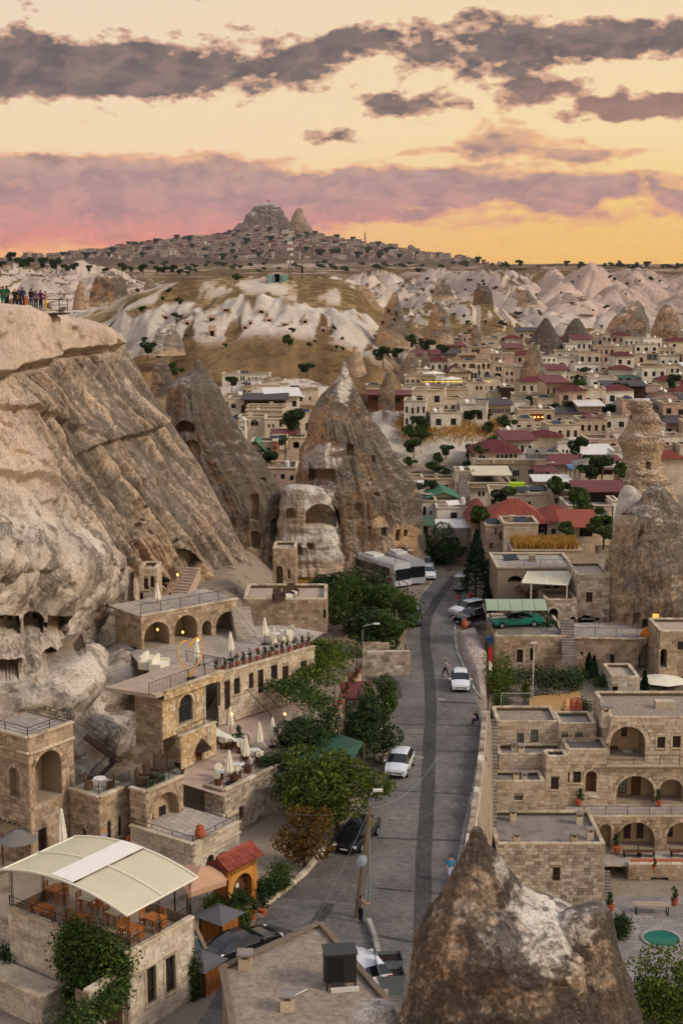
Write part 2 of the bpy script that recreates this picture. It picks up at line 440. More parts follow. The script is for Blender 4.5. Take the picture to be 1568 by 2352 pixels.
def paver_mat(name,c1,c2,mortar,bw,bh,rot=0.0,patch=.3):
 m,t,b=new_mat(name)
 p=gpos(t);mp=t.node('ShaderNodeMapping');t.link(p,mp.inputs[0]);mp.inputs['Rotation'].default_value=(0,0,rot)
 br=t.node('ShaderNodeTexBrick');t.link(mp.outputs[0],br.inputs['Vector'])
 br.inputs['Scale'].default_value=1;br.inputs['Brick Width'].default_value=bw;br.inputs['Row Height'].default_value=bh
 br.inputs['Mortar Size'].default_value=.018;br.inputs['Mortar Smooth'].default_value=.3
 br.inputs['Color1'].default_value=(*c1,1);br.inputs['Color2'].default_value=(*c2,1);br.inputs['Mortar'].default_value=(*mortar,1)
 n1=t.noise(p,.16,6,.62);n2=t.noise(p,1.4,6,.7);n3=t.noise(p,7,3,.6)
 c=t.mix(1.0,br.outputs['Color'],t.ramp(n1,[(.32,1-patch),(.68,1+patch)]),'MULTIPLY')
 c=t.mix(1.0,c,t.ramp(n2,[(.3,.82),(.7,1.18)]),'MULTIPLY')
 c=t.mix(1.0,c,t.ramp(n3,[(.3,.85),(.7,1.15)]),'MULTIPLY')
 t.link(c,b.inputs['Base Color']);b.inputs['Roughness'].default_value=.8;b.inputs['Specular IOR Level'].default_value=.2
 bump(t,b,t.math('SUBTRACT',t.math('MULTIPLY',n3,.4),br.outputs['Fac']),.5,.03)
 return m
def tile_mat(name,c1,c2):
 m,t,b=new_mat(name)
 ge=t.node('ShaderNodeNewGeometry');oi=t.node('ShaderNodeObjectInfo')
 r=t.math('FRACT',t.math('ADD',oi.outputs['Random'],t.math('MULTIPLY',ge.outputs['Random Per Island'],5.1)))
 c=t.mix(r,c1,c2)
 n=t.noise(ge.outputs['Position'],3.5,6,.7)
 c=t.mix(1.0,c,t.ramp(n,[(.3,.65),(.7,1.2)]),'MULTIPLY')
 t.link(c,b.inputs['Base Color']);b.inputs['Roughness'].default_value=.85
 return m
M={}
M['rock']=rock_mat('tuff_rock')
M['rock_far']=rock_mat('tuff_rock_distant',scale=.5,bd=.5)
M['rock_near']=rock_mat('tuff_rock_foreground',speck=1.25,scale=1.1,bd=.24)
M['ground']=ground_mat('ground_soil_and_tuff')
M['stone']=stone_mat('warm_ashlar',lin(208,190,166),lin(194,174,150),lin(216,202,182))
M['stone_mortar']=plain('mortar',lin(154,138,118),.95,.2,2)
M['stone2']=stone_mat('pale_ashlar',lin(210,198,180),lin(198,184,164),lin(218,208,192),dirt=.3)
M['stone_brown']=stone_mat('brown_ashlar',lin(186,164,140),lin(168,146,122),lin(198,178,154),dirt=.4)
M['stone_mix']=stone_mat('mixed_ashlar',lin(200,186,166),lin(164,146,128),lin(212,202,186),dirt=.35)
M['rubble']=stone_mat('cream_rubble',lin(214,192,152),lin(196,166,120),lin(226,210,178),dirt=.25)
M['coping']=stone_mat('coping_stone',lin(206,190,164),lin(190,172,144),lin(216,202,180),dirt=.35)
M['plaster']=plain('niche_plaster',lin(176,154,126),.95,.2,1.2,bmp=.3)
M['house1']=masonry_mat('house_cream',lin(222,209,188),lin(208,192,168),lin(172,154,130))
M['house2']=masonry_mat('house_beige',lin(206,188,164),lin(188,168,144),lin(150,132,110))
M['house3']=masonry_mat('house_pale',lin(228,221,210),lin(218,208,194),lin(190,178,160))
M['house4']=masonry_mat('house_rose',lin(206,180,162),lin(188,160,142),lin(150,128,112))
M['house5']=plain('house_white',lin(228,222,212),.9,.12,1.0)
M['roof_edge']=plain('roof_edge',lin(118,104,90),.95,.3,3)
M['roof_dark']=plain('roof_dark',lin(74,70,70),.8,.2,1.5)
M['green_roof']=plain('green_roof',lin(58,110,84),.7,.2,1.5)
M['brick']=masonry_mat('orange_brick',lin(186,116,84),lin(166,98,70),lin(150,120,98),.3,.1)
M['gravel_roof']=plain('roof_gravel',lin(148,135,120),1,.42,3.5,bmp=.7)
M['roof_grey']=plain('roof_screed',lin(136,128,119),.95,.38,.9,bmp=.25)
M['terrace']=plain('terrace_paving',lin(176,158,140),.9,.2,1.5,bmp=.15)
M['terrace_pale']=paver_mat('terrace_slabs',lin(180,170,157),lin(164,154,142),lin(128,118,106),.62,.42,.9,.2)
M['terrace_rose']=plain('terrace_rose',lin(186,162,144),.85,.22,1.2,bmp=.15)
M['tile']=tile_mat('clay_tile',lin(164,86,68),lin(128,66,54))
M['tile_dark']=tile_mat('maroon_roofing',lin(112,50,46),lin(90,42,42))
M['maroon']=plain('maroon_sheet',lin(104,52,50),.6,.15,2)
M['wood']=plain('wood_brown',lin(96,62,40),.7,.25,4)
M['wood_warm']=plain('wood_honey',lin(176,112,56),.55,.22,5)
M['wood_dark']=plain('wood_dark',lin(58,40,32),.7,.2,4)
M['pole']=plain('pole_wood',lin(110,96,78),.9,.25,4)
M['pane']=glassy('window_pane',lin(42,46,52),.08,.5)
M['pane_blue']=glassy('window_pane_curtain',lin(120,138,140),.25,.5)
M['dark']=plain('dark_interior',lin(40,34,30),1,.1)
M['iron']=plain('black_iron',lin(36,34,34),.55,.1,metal=.3)
M['iron_brown']=plain('brown_iron',lin(66,44,36),.6,.15)
M['steel']=plain('galvanised_steel',lin(150,156,160),.45,.1,metal=.5)
M['white_metal']=plain('white_metal',lin(214,212,206),.5,.06)
M['white_cloth']=plain('cream_canvas',lin(226,220,200),.9,.1,2)
M['awning']=plain('awning_cream',lin(204,197,168),.8,.07,.8)
M['awning_tan']=plain('awning_tan',lin(190,150,120),.85,.1,1)
M['clear']=clear_glass('clear_glass')
M['kerb']=stone_mat('kerb_stone',lin(168,164,158),lin(150,146,140),lin(184,180,172),dirt=.35)
M['terracotta']=plain('terracotta',lin(176,96,66),.8,.15,5)
M['orange']=plain('orange_cloth',lin(226,134,40),.8,.1)
M['red']=plain('red_paint',lin(196,40,40),.6,.1)
M['green_sheet']=plain('green_sheet',lin(52,84,66),.6,.2,1.5)
M['teal']=plain('teal_paint',lin(36,130,118),.25,.08,spec=.6)
M['blue']=plain('blue_plastic',lin(44,110,176),.5,.1)
M['leaf']=leaf_mat('leaf_mid',lin(34,50,24),lin(64,86,38),lin(100,120,54))
M['leaf_dark']=leaf_mat('leaf_dark',lin(28,42,24),lin(50,70,38),lin(80,100,54))
M['leaf_vine']=leaf_mat('leaf_vine',lin(34,46,18),lin(74,92,34),lin(112,126,44),lin(172,158,58))
M['leaf_autumn']=leaf_mat('leaf_autumn',lin(52,44,22),lin(96,76,36),lin(134,98,44))
M['conifer']=leaf_mat('leaf_conifer',lin(16,32,22),lin(28,52,34),lin(48,76,48))
M['scrub']=leaf_mat('leaf_scrub',lin(44,48,30),lin(66,72,44),lin(94,96,58))
M['straw']=leaf_mat('dry_straw',lin(128,94,44),lin(176,134,62),lin(206,168,92))
M['bark']=plain('bark',lin(82,68,54),.95,.25,5,bmp=.5)
M['lamp_warm']=emit_mat('lamp_warm',(1.0,.50,.14),4.0)
M['skin']=plain('skin',lin(186,136,108),.6,.05)
M['hair']=plain('hair',lin(34,26,22),.6,.1)
_pl={}
def paint(r,g,b,rough=.7,key=None,**kw):
 k=(r,g,b,rough)
 if k not in _pl:_pl[k]=plain('paint_%d_%d_%d'%(r,g,b),lin(r,g,b),rough,kw.pop('var',.08),**kw)
 return _pl[k]
#  the ground: one sheet from the street to the horizon
_TPX=np.array([-500,0,120,230,330,450,600,720,800,870,930,1000,1150,1300,1450,1568,2000.])
_TY=np.array([10,60,120,165,200,230,260,300,340,372,420,480,560,700,850,1050,1400,1900,2300,2800,3300,3600,5000,9000.])
_SILH=np.array([600,596,590,577,561,547,528,542,556,566,576,590,611,616,616,612,612.])
def _zat(py,Y): return CAMZ+Y*math.tan(math.atan((CY-py)/F)-PITCH)
_T=np.zeros((len(_TPX),len(_TY)))
for _i,_px in enumerate(_TPX):
 hillw=float(np.interp(_px,[150,230,330,450,600,720,800,870,930],[.2,.42,.72,.92,1.0,.97,.85,.5,0]))
 farleft=float(sst(np.array(_px),330.,100.))
 for _j,_Y in enumerate(_TY):
  town=np.interp(_Y,[0,165,200,230,260,300,340,420,480,560,700,850,1050,1400,1900],[0,0,3,6.5,9,11,13,16,18.5,22,27,33,38,46,58])
  hill=np.interp(_Y,[0,165,200,230,260,300,340,366,378,420,480,560,700,850,1050,1400,1900],[0,0,7,10,14,18.6,23,25.5,31.5,37.5,38.5,37,34,33,38,46,58])
  leftp=np.interp(_Y,[0,165,200,300,420,480,560,700,850,1050,1400,1900],[0,0,4,12,20,22,26,32,40,46,52,60])
  z=town+(hill-town)*hillw;z+=(leftp-z)*farleft
  if _Y>=2300:
   zt=_zat(_SILH[_i],3300.)
   base=np.interp(_Y,[1900,2300],[58,66])
   z=base+(zt-base)*float(sst(np.array(_Y),2150.,3350.)) if _Y<=3300 else (zt if _Y<3500 else min(zt,_zat(619,_Y)))
  _T[_i,_j]=z
def _bilin(px,Y):
 ly=np.log(_TY);q=np.log(np.clip(Y,11,8900));px=np.clip(px,-499,1999)
 i=np.clip(np.searchsorted(_TPX,px)-1,0,len(_TPX)-2);j=np.clip(np.searchsorted(ly,q)-1,0,len(ly)-2)
 a=(px-_TPX[i])/(_TPX[i+1]-_TPX[i]);b=(q-ly[j])/(ly[j+1]-ly[j])
 a=a*a*(3-2*a)
 return (_T[i,j]*(1-a)+_T[i+1,j]*a)*(1-b)+(_T[i,j+1]*(1-a)+_T[i+1,j+1]*a)*b
_RE=[atz(*p,0) for p in [(1030,2352),(1040,2140),(1058,1960),(1080,1850),(1098,1740),(1108,1650),(1098,1610),(1075,1560),(1050,1500),(1042,1440),(1060,1390),(1070,1345),(1075,1310)]]
_REY=np.array([p.y for p in _RE]);_REX=np.array([p.x for p in _RE])
def road_right(Y): return np.interp(Y,_REY,_REX)
PIT=-10.0
def ground_z(x,y,detail=True):
 x=np.asarray(x,float);y=np.asarray(y,float)
 px=CX+F*x/np.maximum(y,5)
 wob=fbm(np.stack([x/38,y/60,0*x],-1),3)
 px=px+sst(y,230.,300.)*sst(y,1800.,900.)*wob*130
 z=_bilin(px,y*(1+sst(y,250.,300.)*sst(y,900.,500.)*.06*wob))
 off=sst(x-road_right(y),.6,2.0)
 pit=off*sst(y,111.5,109.5)
 z=z+(PIT-z)*pit-1.7*off*(1-pit)*sst(y,150.,134.)
 up=sst(-x,6.5,13.)*sst(y,92.,104.)*sst(y,190.,160.)
 z=z+up*4.0
 if detail:
  P=np.stack([x,y,0*x],-1)
  am=sst(y,440.,560.)*(.18+.82*sst(y,1350.,850.))*sst(y,2100.,1500.)*(.35+.65*sst(px,700.,900.))+.55*sst(y,470.,620.)*sst(px,330.,250.)*sst(y,1500.,900.)
  sc=np.clip(y/620,.8,1.7)
  wx=x+14*fbm(P/70,2);wy=y+22*fbm(P/90+4,2)
  b1=np.abs(pnoise(np.stack([wx/34,wy/80+x/200,0*x],-1)))
  b2=np.abs(pnoise(np.stack([wx/13+9,wy/36,0*x],-1)))
  r=1.6*b1+.26*b2*(.2+1.4*b1)-.36
  gl=pnoise(np.stack([wx/8+3,wy/34,0*x],-1));z=z+am*(r*(7.5+y/130.)-2.0*np.exp(-(gl/.13)**2))
  cl=sst(y,338.,362.)*sst(y,392.,372.)*sst(px,200.,330.)*sst(px,900.,840.)
  fl=fbm(np.stack([x/7.5,y/60,0*x],-1),3,.5, True)
  z=z+cl*fl*3.6
  for (kx,ky,Y,rx,ry,h) in KNOLLS:
   c=at(kx,ky,Y);d=((x-c.x)/rx)**2+((y-c.y)/ry)**2
   z=z+h*np.exp(-d**1.6)*(1+.12*fbm(P/9,3))
  z=z+sst(y,175,260)*.6*fbm(P/11,4)+sst(y,255,280)*sst(y,365,345)*sst(px,940.,880.)*1.5*fbm(P/7,3,.5, True)+sst(y,1500,2600)*sst(y,3300,3200)*7*fbm(P/120,4)
 return z
KNOLLS=[(1010,1080,236,15,17,6.0),(1330,1020,262,10,12,4.5),(640,880,262,12,9,3.0),(980,930,288,20,16,2.0)]
def gcol(theta):
 i=int(np.clip(np.searchsorted(G_TH,theta)-1,0,len(G_TH)-2));f=min(max((theta-G_TH[i])/(G_TH[i+1]-G_TH[i]),0),1)
 return G_Z[:,i]*(1-f)+G_Z[:,i+1]*f
def gz(x,y): return float(np.interp(y,G_YS,gcol(x/y)))
def build_ground():
 th=np.concatenate([np.linspace(-.75,-.30,26)[:-1],np.linspace(-.30,.30,420),np.linspace(.30,.75,26)[1:]])
 ys=np.concatenate([np.linspace(12,60,20)[:-1],np.geomspace(60,190,120)[:-1],np.geomspace(190,1000,280)[:-1],np.geomspace(1000,3500,110)[:-1],np.geomspace(3500,5150,14)])
 Y,T=np.meshgrid(ys,th,indexing='ij');X=Y*T
 Z=ground_z(X,Y)
 global G_TH,G_YS,G_Z
 G_TH,G_YS,G_Z=th,ys,Z
 P=np.stack([X,Y,Z],-1)
 dzx=np.gradient(Z,axis=1)/np.maximum(np.gradient(X,axis=1),1e-3);dzy=np.gradient(Z,axis=0)/np.gradient(Y,axis=0)
 slope=np.hypot(dzx,dzy)
 px=CX+F*X/Y+sst(Y,230.,300.)*sst(Y,1800.,900.)*fbm(np.stack([X/38,Y/60,0*X],-1),3)*130
 Q=np.stack([X,Y,0*X],-1)
 n_big=fbm(Q/np.clip(Y/7,20,140)[..., None],4);n_mid=fbm(Q/np.clip(Y/40,6,30)[..., None],4)
 white=np.array(lin(200,189,174));pink=np.array(lin(186,162,146));gold=np.array(lin(172,142,96));brown=np.array(lin(112,88,60));grey=np.array(lin(158,146,130));dk=np.array(lin(92,84,56))
 def mix(a,b,t): return a+(b-a)*t[..., None]
 tuff=mix(np.broadcast_to(white,P.shape),pink,np.clip(.5+n_big+.35*sst(px,900,1400),0,1)*sst(Y,420,700))
 grass=mix(np.broadcast_to(brown,P.shape),gold,np.clip(.2+1.3*n_mid+.6*sst(Y,376,386)*sst(Y,560,500),0,1))
 bare=sst(slope+.45*n_mid+.9*n_big,.20,.34)*sst(Y,430,520)*(.25+.75*sst(Y+300*n_big,1250,950))*sst(Y,2300,1500)
 band=sst(Y+26*n_mid+14*n_big,352.,362.)*sst(Y+8*n_mid,386.,379.)*sst(px,180,240)*sst(px,1000,900)
 fing=sst(fbm(np.stack([X/6.5,Y/45,0*X],-1),3,.5, True)+.5*n_mid+.4*n_big,.22,.40)*sst(Y,318,345)*sst(Y,372,362)*sst(px,220,300)*sst(px,930,860)
 kn=np.zeros_like(X)
 for (kx,ky,KY,rx,ry,h) in KNOLLS[:3]:
  c=at(kx,ky,KY);d=((X-c.x)/rx)**2+((Y-c.y)/ry)**2
  kn=np.maximum(kn,sst(1.35-d+.3*n_mid,.1,.4)*sst(slope+.3*n_mid,.15,.3))
 brk=sst(fbm(np.stack([X/11,Y/75,0*X],-1)+8,4)+.3*n_mid,.06,.20)
 pl=.75*sst(n_big+.5*n_mid,.05,.25)*sst(Y,1150,1350)*sst(Y,2500,2250)
 t=np.clip(np.maximum.reduce([bare,pl,band*(1-.9*brk),fing*.9,kn,.8*brk*sst(Y,385,395)*sst(Y,520,480)]),0,1)
 col=mix(grass,tuff,t)
 near=sst(Y,250,190)
 town_=sst(Y,185,215)*sst(Y,470,430)*sst(px,860,930)
 col=mix(col,np.broadcast_to(np.array(lin(128,112,92)),P.shape),town_*.7*(1-kn))
 col=mix(col,np.broadcast_to(grey,P.shape),near*.8)
 col=mix(col,np.broadcast_to(dk,P.shape),sst(n_mid,.15,.4)*sst(Y,1000,1500)*.7)
 dkh=sst(Y,2050,2300);col=mix(col,np.broadcast_to(np.array(lin(112,98,90)),P.shape),dkh*.8)
 al=np.clip((1-t)*(.55+.45*sst(Y,250,420))-.1,0,1)
 me=grid_mesh('ground',P,M['ground'],np.concatenate([col,al[..., None]],-1))
 tag(link('ground',me),kind='structure')
build_ground()
#  tuff rocks and fairy chimneys
TUFF=dict(grey=lin(140,130,118),dark=lin(112,103,93),tan=lin(186,162,134),pale=lin(216,208,196),orange=lin(192,152,114),beige=lin(202,185,163),pink=lin(192,171,153))
TUFF={k:np.array(v) for k,v in TUFF.items()}
def mixc(a,b,t): return a+(b-a)*np.asarray(t)[..., None]
def in_shape(px,py,n):
 cx,cy,w,h=n[:4];kind=n[5] if len(n)>5 else 'r'
 dx=np.abs(px-cx)/(w/2);top,bot=cy-h/2,cy+h/2
 if kind=='a': 
  spring=top+min(w/2,h*.6)
  arch=np.where(py<spring,((px-cx)/(w/2))**2+((py-spring)/(spring-top+1e-6))**2<1, True)
  return (dx<1)&(py>top)&(py<bot)&arch
 if kind=='o': return dx**2+((py-cy)/(h/2))**2<1
 return (dx<1)&(py>top)&(py<bot)
def grid_normals(P,closed):
 if closed:
  du=np.roll(P,-1,1)-np.roll(P,1,1)
 else:du=np.gradient(P,axis=1)
 dv=np.gradient(P,axis=0)
 n=np.cross(du,dv);n/=np.maximum(np.linalg.norm(n,axis=-1),1e-9)[..., None]
 return n
def cone_rock(name,rows,Y,label=None,cat='rock',mat=None,ny=120,nx=160,kd=.9,facet=0.0,fang=-1.9,strata=.012,lump=.12,flute=.05,grit=.012,base='grey',side='orange',side_amt=.5,side_dir=(-1,-.4),cap=None,
              niches=(),lich=.5,parent=None,seed=0,fn=8,origin=None,group=None,capamt=0,zones=()):
 """a closed, free-standing tuff cone built from its outline: rows of (height in picture, left, right) at distance Y"""
 rows=sorted(rows);py=np.array([r[0] for r in rows],float)
 t=np.linspace(0,1,ny);pyq=py[0]+(py[-1]-py[0])*t
 xl=np.interp(pyq,py,[r[1] for r in rows]);xr=np.interp(pyq,py,[r[2] for r in rows])
 ker=np.ones(5)/5
 sm= lambda a:np.convolve(np.pad(a,2,mode='edge'),ker,'valid')
 xl,xr=sm(xl),sm(xr)
 C=atv((xl+xr)/2,pyq,np.full(ny,float(Y)))
 zc=Y*CP-(C[:,2]-CAMZ)*SP
 R=np.maximum((xr-xl)/2/F*zc,.02)
 ang=np.linspace(0,2*pi,nx,endpoint=False)+pi/2 
 rb=R[-1];H=C[0,2]-C[-1,2]
 A,_=np.meshgrid(ang,pyq);Rr=np.repeat(R[:, None],nx,1)
 fp= lambda a_:(np.abs(np.cos(a_-fang))**1.25+np.abs(np.sin(a_-fang))**1.25)**(-1/1.25)
 fx=np.where(np.cos(A)<0,fp(np.pi),fp(0.0));wf=np.cos(A)**2;Rr=Rr*(1+facet*(fp(A)/(fx*wf+.85*(1-wf))-1))
 dirs=np.stack([np.cos(A),kd*np.sin(A),0*A],-1)
 P=C[:, None,:]+dirs*Rr[..., None]
 S=(P-C[-1])/max(rb,.5)+seed*3.7
 big=fbm(S*1.3,3);mid=fbm(S*4.5,4)
 Zf=(P[...,2]-C[-1,2])/max(H,.1)
 fl=fbm(np.stack([np.cos(A)*fn*.5,np.sin(A)*fn*.5,Zf*1.2+seed],-1),3,.5, True)
 gr=fbm(S*22,3)
 side_w=np.abs(np.cos(A))**4 
 d=Rr*(lump*big*(1-.6*side_w)+flute*fl*(1-.5*side_w)+.05*mid)+rb*grit*gr*2+Rr*strata*fbm(np.stack([P[...,2]/(.09*max(H,1))+.6*big,0*A+seed,0*A],-1),3)*2.2
 n2=np.stack([np.cos(A),np.sin(A),0*A+.15],-1)
 P0=P.copy();P=P+n2*d[..., None]
 P[0]=P[0].mean(0)
 N=grid_normals(P, True)
 out=np.sign((N*dirs).sum(-1)).mean();N*=1 if out>0 else -1
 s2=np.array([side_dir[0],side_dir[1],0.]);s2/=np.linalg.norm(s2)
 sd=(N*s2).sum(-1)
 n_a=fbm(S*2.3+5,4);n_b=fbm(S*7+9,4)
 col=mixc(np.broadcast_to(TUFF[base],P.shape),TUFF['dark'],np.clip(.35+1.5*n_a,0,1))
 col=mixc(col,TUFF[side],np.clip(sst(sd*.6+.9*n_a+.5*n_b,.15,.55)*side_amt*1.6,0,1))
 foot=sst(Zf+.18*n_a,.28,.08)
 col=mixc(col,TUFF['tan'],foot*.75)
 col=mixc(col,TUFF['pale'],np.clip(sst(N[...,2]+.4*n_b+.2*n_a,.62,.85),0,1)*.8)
 if cap is not None:col=mixc(col,TUFF[cap],sst(Zf+.1*n_b,1-capamt,1-capamt*.7))
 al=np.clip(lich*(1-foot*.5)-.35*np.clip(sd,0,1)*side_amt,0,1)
 if zones:
  zx,zy,_=projv(P0)
  for (kx,ky,rx_,ry_,kc,ka) in zones:
   w_=sst(1.25-((zx-kx)/rx_)**2-((zy-ky)/ry_)**2+1.5*n_b+.9*n_a+.5*gr,.0,.8)*(np.sin(A)<.4)
   col=mixc(col,TUFF[kc],w_*ka);al=al*(1-.75*w_*ka)
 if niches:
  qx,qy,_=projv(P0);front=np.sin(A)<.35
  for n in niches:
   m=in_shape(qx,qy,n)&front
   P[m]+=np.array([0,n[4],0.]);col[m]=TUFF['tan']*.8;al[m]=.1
 me=grid_mesh(name,P,mat or M['rock'],np.concatenate([col,al[..., None]],-1),closed_u=True)
 o=link(name,me,parent)
 if label:tag(o,label,cat,group)
 if parent is None:
  c=Vector(C[-1]);me.transform(Matrix.Translation(-c));o.location=c
 return o
def rbf(pts):
 p=np.array(pts,float);c=p[:,:2]/100;n=len(p)
 def k(r): return np.where(r>1e-9,r*r*np.log(np.maximum(r,1e-9)),0)
 A=np.zeros((n+3,n+3));A[:n,:n]=k(np.linalg.norm(c[:, None]-c[None],axis=-1))+np.eye(n)*.02
 A[:n,n]=1;A[:n,n+1:]=c;A[n,:n]=1;A[n+1:,:n]=c.T
 w=np.linalg.solve(A,np.concatenate([p[:,2],[0,0,0]]))
 def f(x,y):
  q=np.stack([x,y],-1)/100;s=w[n]+q[...,0]*w[n+1]+q[...,1]*w[n+2]
  for i in range(n):s=s+w[i]*k(np.hypot(q[...,0]-c[i,0],q[...,1]-c[i,1]))
  return s
 return f
def build_cliff():
 """the long fluted cliff on the left, with its foot, bulges and dwelling caves"""
 xs=np.concatenate([np.linspace(-140,0,30)[:-1],np.linspace(0,585,400)])
 top=np.interp(xs,[-140,-60,0,60,110,150,200,250,275,284,300,321,350,391,430,466,507,545,570,581,586],
     [688,692,700,703,712,726,735,752,768,790,818,850,900,967,1022,1078,1158,1232,1280,1300,1318])
 bot=np.interp(xs,[-140,0,120,200,300,372,392,420,480,520,560,581,586],[1780,1780,1780,1790,1790,1760,1600,1430,1420,1405,1362,1325,1322])
 ny=560
 t=np.linspace(0,1,ny)[:, None]
 PX=np.repeat(xs[None],ny,0);PY=top[None]+(bot-top)[None]*t
 dep=rbf([(-140,690,96),(0,700,104),(60,705,109),(150,727,120),(240,750,136),(284,792,146),(321,850,148),(391,967,152),(466,1078,155),(507,1158,156),(577,1293,157),
               (0,860,100),(120,850,112),(220,830,130),(120,1000,107),(220,1000,118),(320,1000,137),(300,1150,122),(400,1150,141),(400,1250,134),(480,1290,147),(440,1350,139),(520,1350,150),(350,1380,129),(330,1300,124),
               (0,1000,97),(-140,1000,92),(0,1120,94),(120,1130,101),(200,1200,107),(280,1290,113),(300,1380,116),(0,1300,89),(150,1320,98),(-140,1300,84),(240,1440,112),(120,1440,98),(0,1440,91),
               (0,1560,89),(120,1560,92),(-140,1560,84),(200,1560,98),(300,1540,107),(0,1680,87.5),(150,1680,91),(300,1680,100),(380,1620,108),(0,1780,87),(200,1780,92),(370,1760,103),(400,1420,131),(560,1360,153)])
 D=dep(PX,PY)
 P=atv(PX,PY,D)
 S=P/10.0
 n_big=fbm(S*.9,4);n_mid=fbm(S*3.2+7,4);n_f=fbm(S*14+3,4)
 flz=sst(PX*.82-PY*.57+20*n_big,-560,-470)*sst(PX*.82-PY*.57,20000,1000) 
 capy=np.interp(PX,[-140,0,30,110,130,220,281,600],[872,862,842,826,808,798,790,0])
 flz=flz*sst(PY-capy,0,40)*sst(PX+.25*(1250-PY),60,190)
 low=sst(PY-np.interp(PX,[0,110,180,300,340,420,600],[1125,1118,1190,1330,1290,1330,1400])+12*n_mid,-8,8)
 flz=flz*(1-low*sst(PX,330,300))
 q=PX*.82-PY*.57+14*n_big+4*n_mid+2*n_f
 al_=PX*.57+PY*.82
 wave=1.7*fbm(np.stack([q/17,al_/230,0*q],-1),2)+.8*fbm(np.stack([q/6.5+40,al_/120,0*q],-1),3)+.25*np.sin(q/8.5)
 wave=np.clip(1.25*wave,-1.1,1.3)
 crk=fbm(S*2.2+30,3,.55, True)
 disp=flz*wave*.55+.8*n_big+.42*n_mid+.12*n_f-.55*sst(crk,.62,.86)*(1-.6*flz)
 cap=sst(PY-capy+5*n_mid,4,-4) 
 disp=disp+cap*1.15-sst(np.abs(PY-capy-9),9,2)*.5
 led=np.interp(PX,[180,215,345,391,420],[1045,1024,990,970,960]);lw=sst(PX,175,215)
 disp=disp+lw*sst(PY-led+4*n_mid,3,-3)*sst(led-PY,90,0)*.9
 for i in range(11):
  hx=205+i*17+5*math.sin(i*2.1);hy=float(np.interp(hx,[180,215,345,391],[1045,1024,990,970]))+7
  disp=disp-1.1*sst(np.hypot((PX-hx)/5.5,(PY-hy)/5.0),1.0,.75)
 for (lx,ly,sl,hgt) in [([-140,60,160,215,240],[930,940,985,1010,1035],1,.8),([-140,40,90,118,135],[1085,1095,1098,1112,1130],1,.9)]:
  yy=np.interp(PX,lx,ly);wm=sst(PX,lx[-1]+12,lx[-1]-25)
  disp=disp+wm*sst(PY-yy+5*n_mid,5,-5)*sst(yy-PY,130,0)*hgt
 for (bx,by,rx,ry,h) in [(172,1560,60,75,3.2),(270,1550,48,70,3.0),(60,1650,110,60,2.0),(270,1690,90,60,2.2),(345,1680,45,90,2.2),(45,1600,60,40,1.2),(200,1330,90,120,.9),(60,1250,110,80,.6)]:
  disp=disp+.75*h*sst(1-((PX-bx)/rx)**2-((PY-by)/ry)**2+.5*n_mid+.3*n_big,-.15,.9)
 N=grid_normals(P, False)
 if (N[...,1]).mean()>0:N=-N
 edge=sst(PY-top[None],0,25)
 P0=P.copy()
 P=P+N*(disp*(0.25+.75*edge))[..., None]
 N2=grid_normals(P, False);N2*=-1 if N2[...,1].mean()>0 else 1
 b= lambda k:np.broadcast_to(TUFF[k],P.shape)
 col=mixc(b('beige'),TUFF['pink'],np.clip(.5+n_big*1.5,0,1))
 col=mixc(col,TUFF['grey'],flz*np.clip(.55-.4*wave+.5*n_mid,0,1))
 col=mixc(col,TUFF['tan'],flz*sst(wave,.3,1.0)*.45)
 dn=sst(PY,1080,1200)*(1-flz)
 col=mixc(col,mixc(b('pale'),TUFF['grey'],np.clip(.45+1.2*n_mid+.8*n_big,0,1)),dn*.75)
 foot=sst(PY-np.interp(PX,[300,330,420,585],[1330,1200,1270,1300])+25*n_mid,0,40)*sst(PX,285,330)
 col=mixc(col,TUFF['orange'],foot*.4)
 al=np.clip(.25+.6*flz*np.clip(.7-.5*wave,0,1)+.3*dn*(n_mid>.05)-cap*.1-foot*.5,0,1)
 nich=[(22,1437,52,40,2.2,'r'),(78,1430,44,50,2.6,'a'),(130,1438,42,46,2.2,'r'),(120,1515,50,52,4.0,'a'),(18,1534,64,40,3.6,'r'),(420,1300,60,75,2.2,'a'),(316,1180,16,60,1.0,'r'),(330,1215,22,24,1.2,'a'),
   (398,1185,22,22,.8,'a'),(392,1236,24,40,1.0,'a'),(505,1338,18,34,3.0,'r'),(548,1322,40,34,3.5,'o'),(378,1350,22,44,1.4,'a')]
 nich+=[(8+19*i,1434+3*(i%2),9,12,1.0,'a') for i in range(6)]
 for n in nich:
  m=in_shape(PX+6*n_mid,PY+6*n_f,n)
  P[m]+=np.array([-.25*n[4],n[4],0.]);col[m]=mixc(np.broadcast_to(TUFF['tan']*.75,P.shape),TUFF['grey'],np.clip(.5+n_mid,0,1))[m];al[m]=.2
 e=[P[:1]+np.array([-2.5,5.0,-.6]),P[:1]+np.array([-6.0,14.0,-6.0]),P[:1]+np.array([-8.0,20.0,-22.0])]
 P=np.concatenate([e[2],e[1],e[0],P],0);col=np.concatenate([col[:1]]*3+[col],0);al=np.concatenate([al[:1]]*3+[al],0)
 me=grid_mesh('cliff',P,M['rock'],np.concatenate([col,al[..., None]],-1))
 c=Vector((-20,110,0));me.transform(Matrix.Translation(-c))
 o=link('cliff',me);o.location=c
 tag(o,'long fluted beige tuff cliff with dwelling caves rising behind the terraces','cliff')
build_cliff()
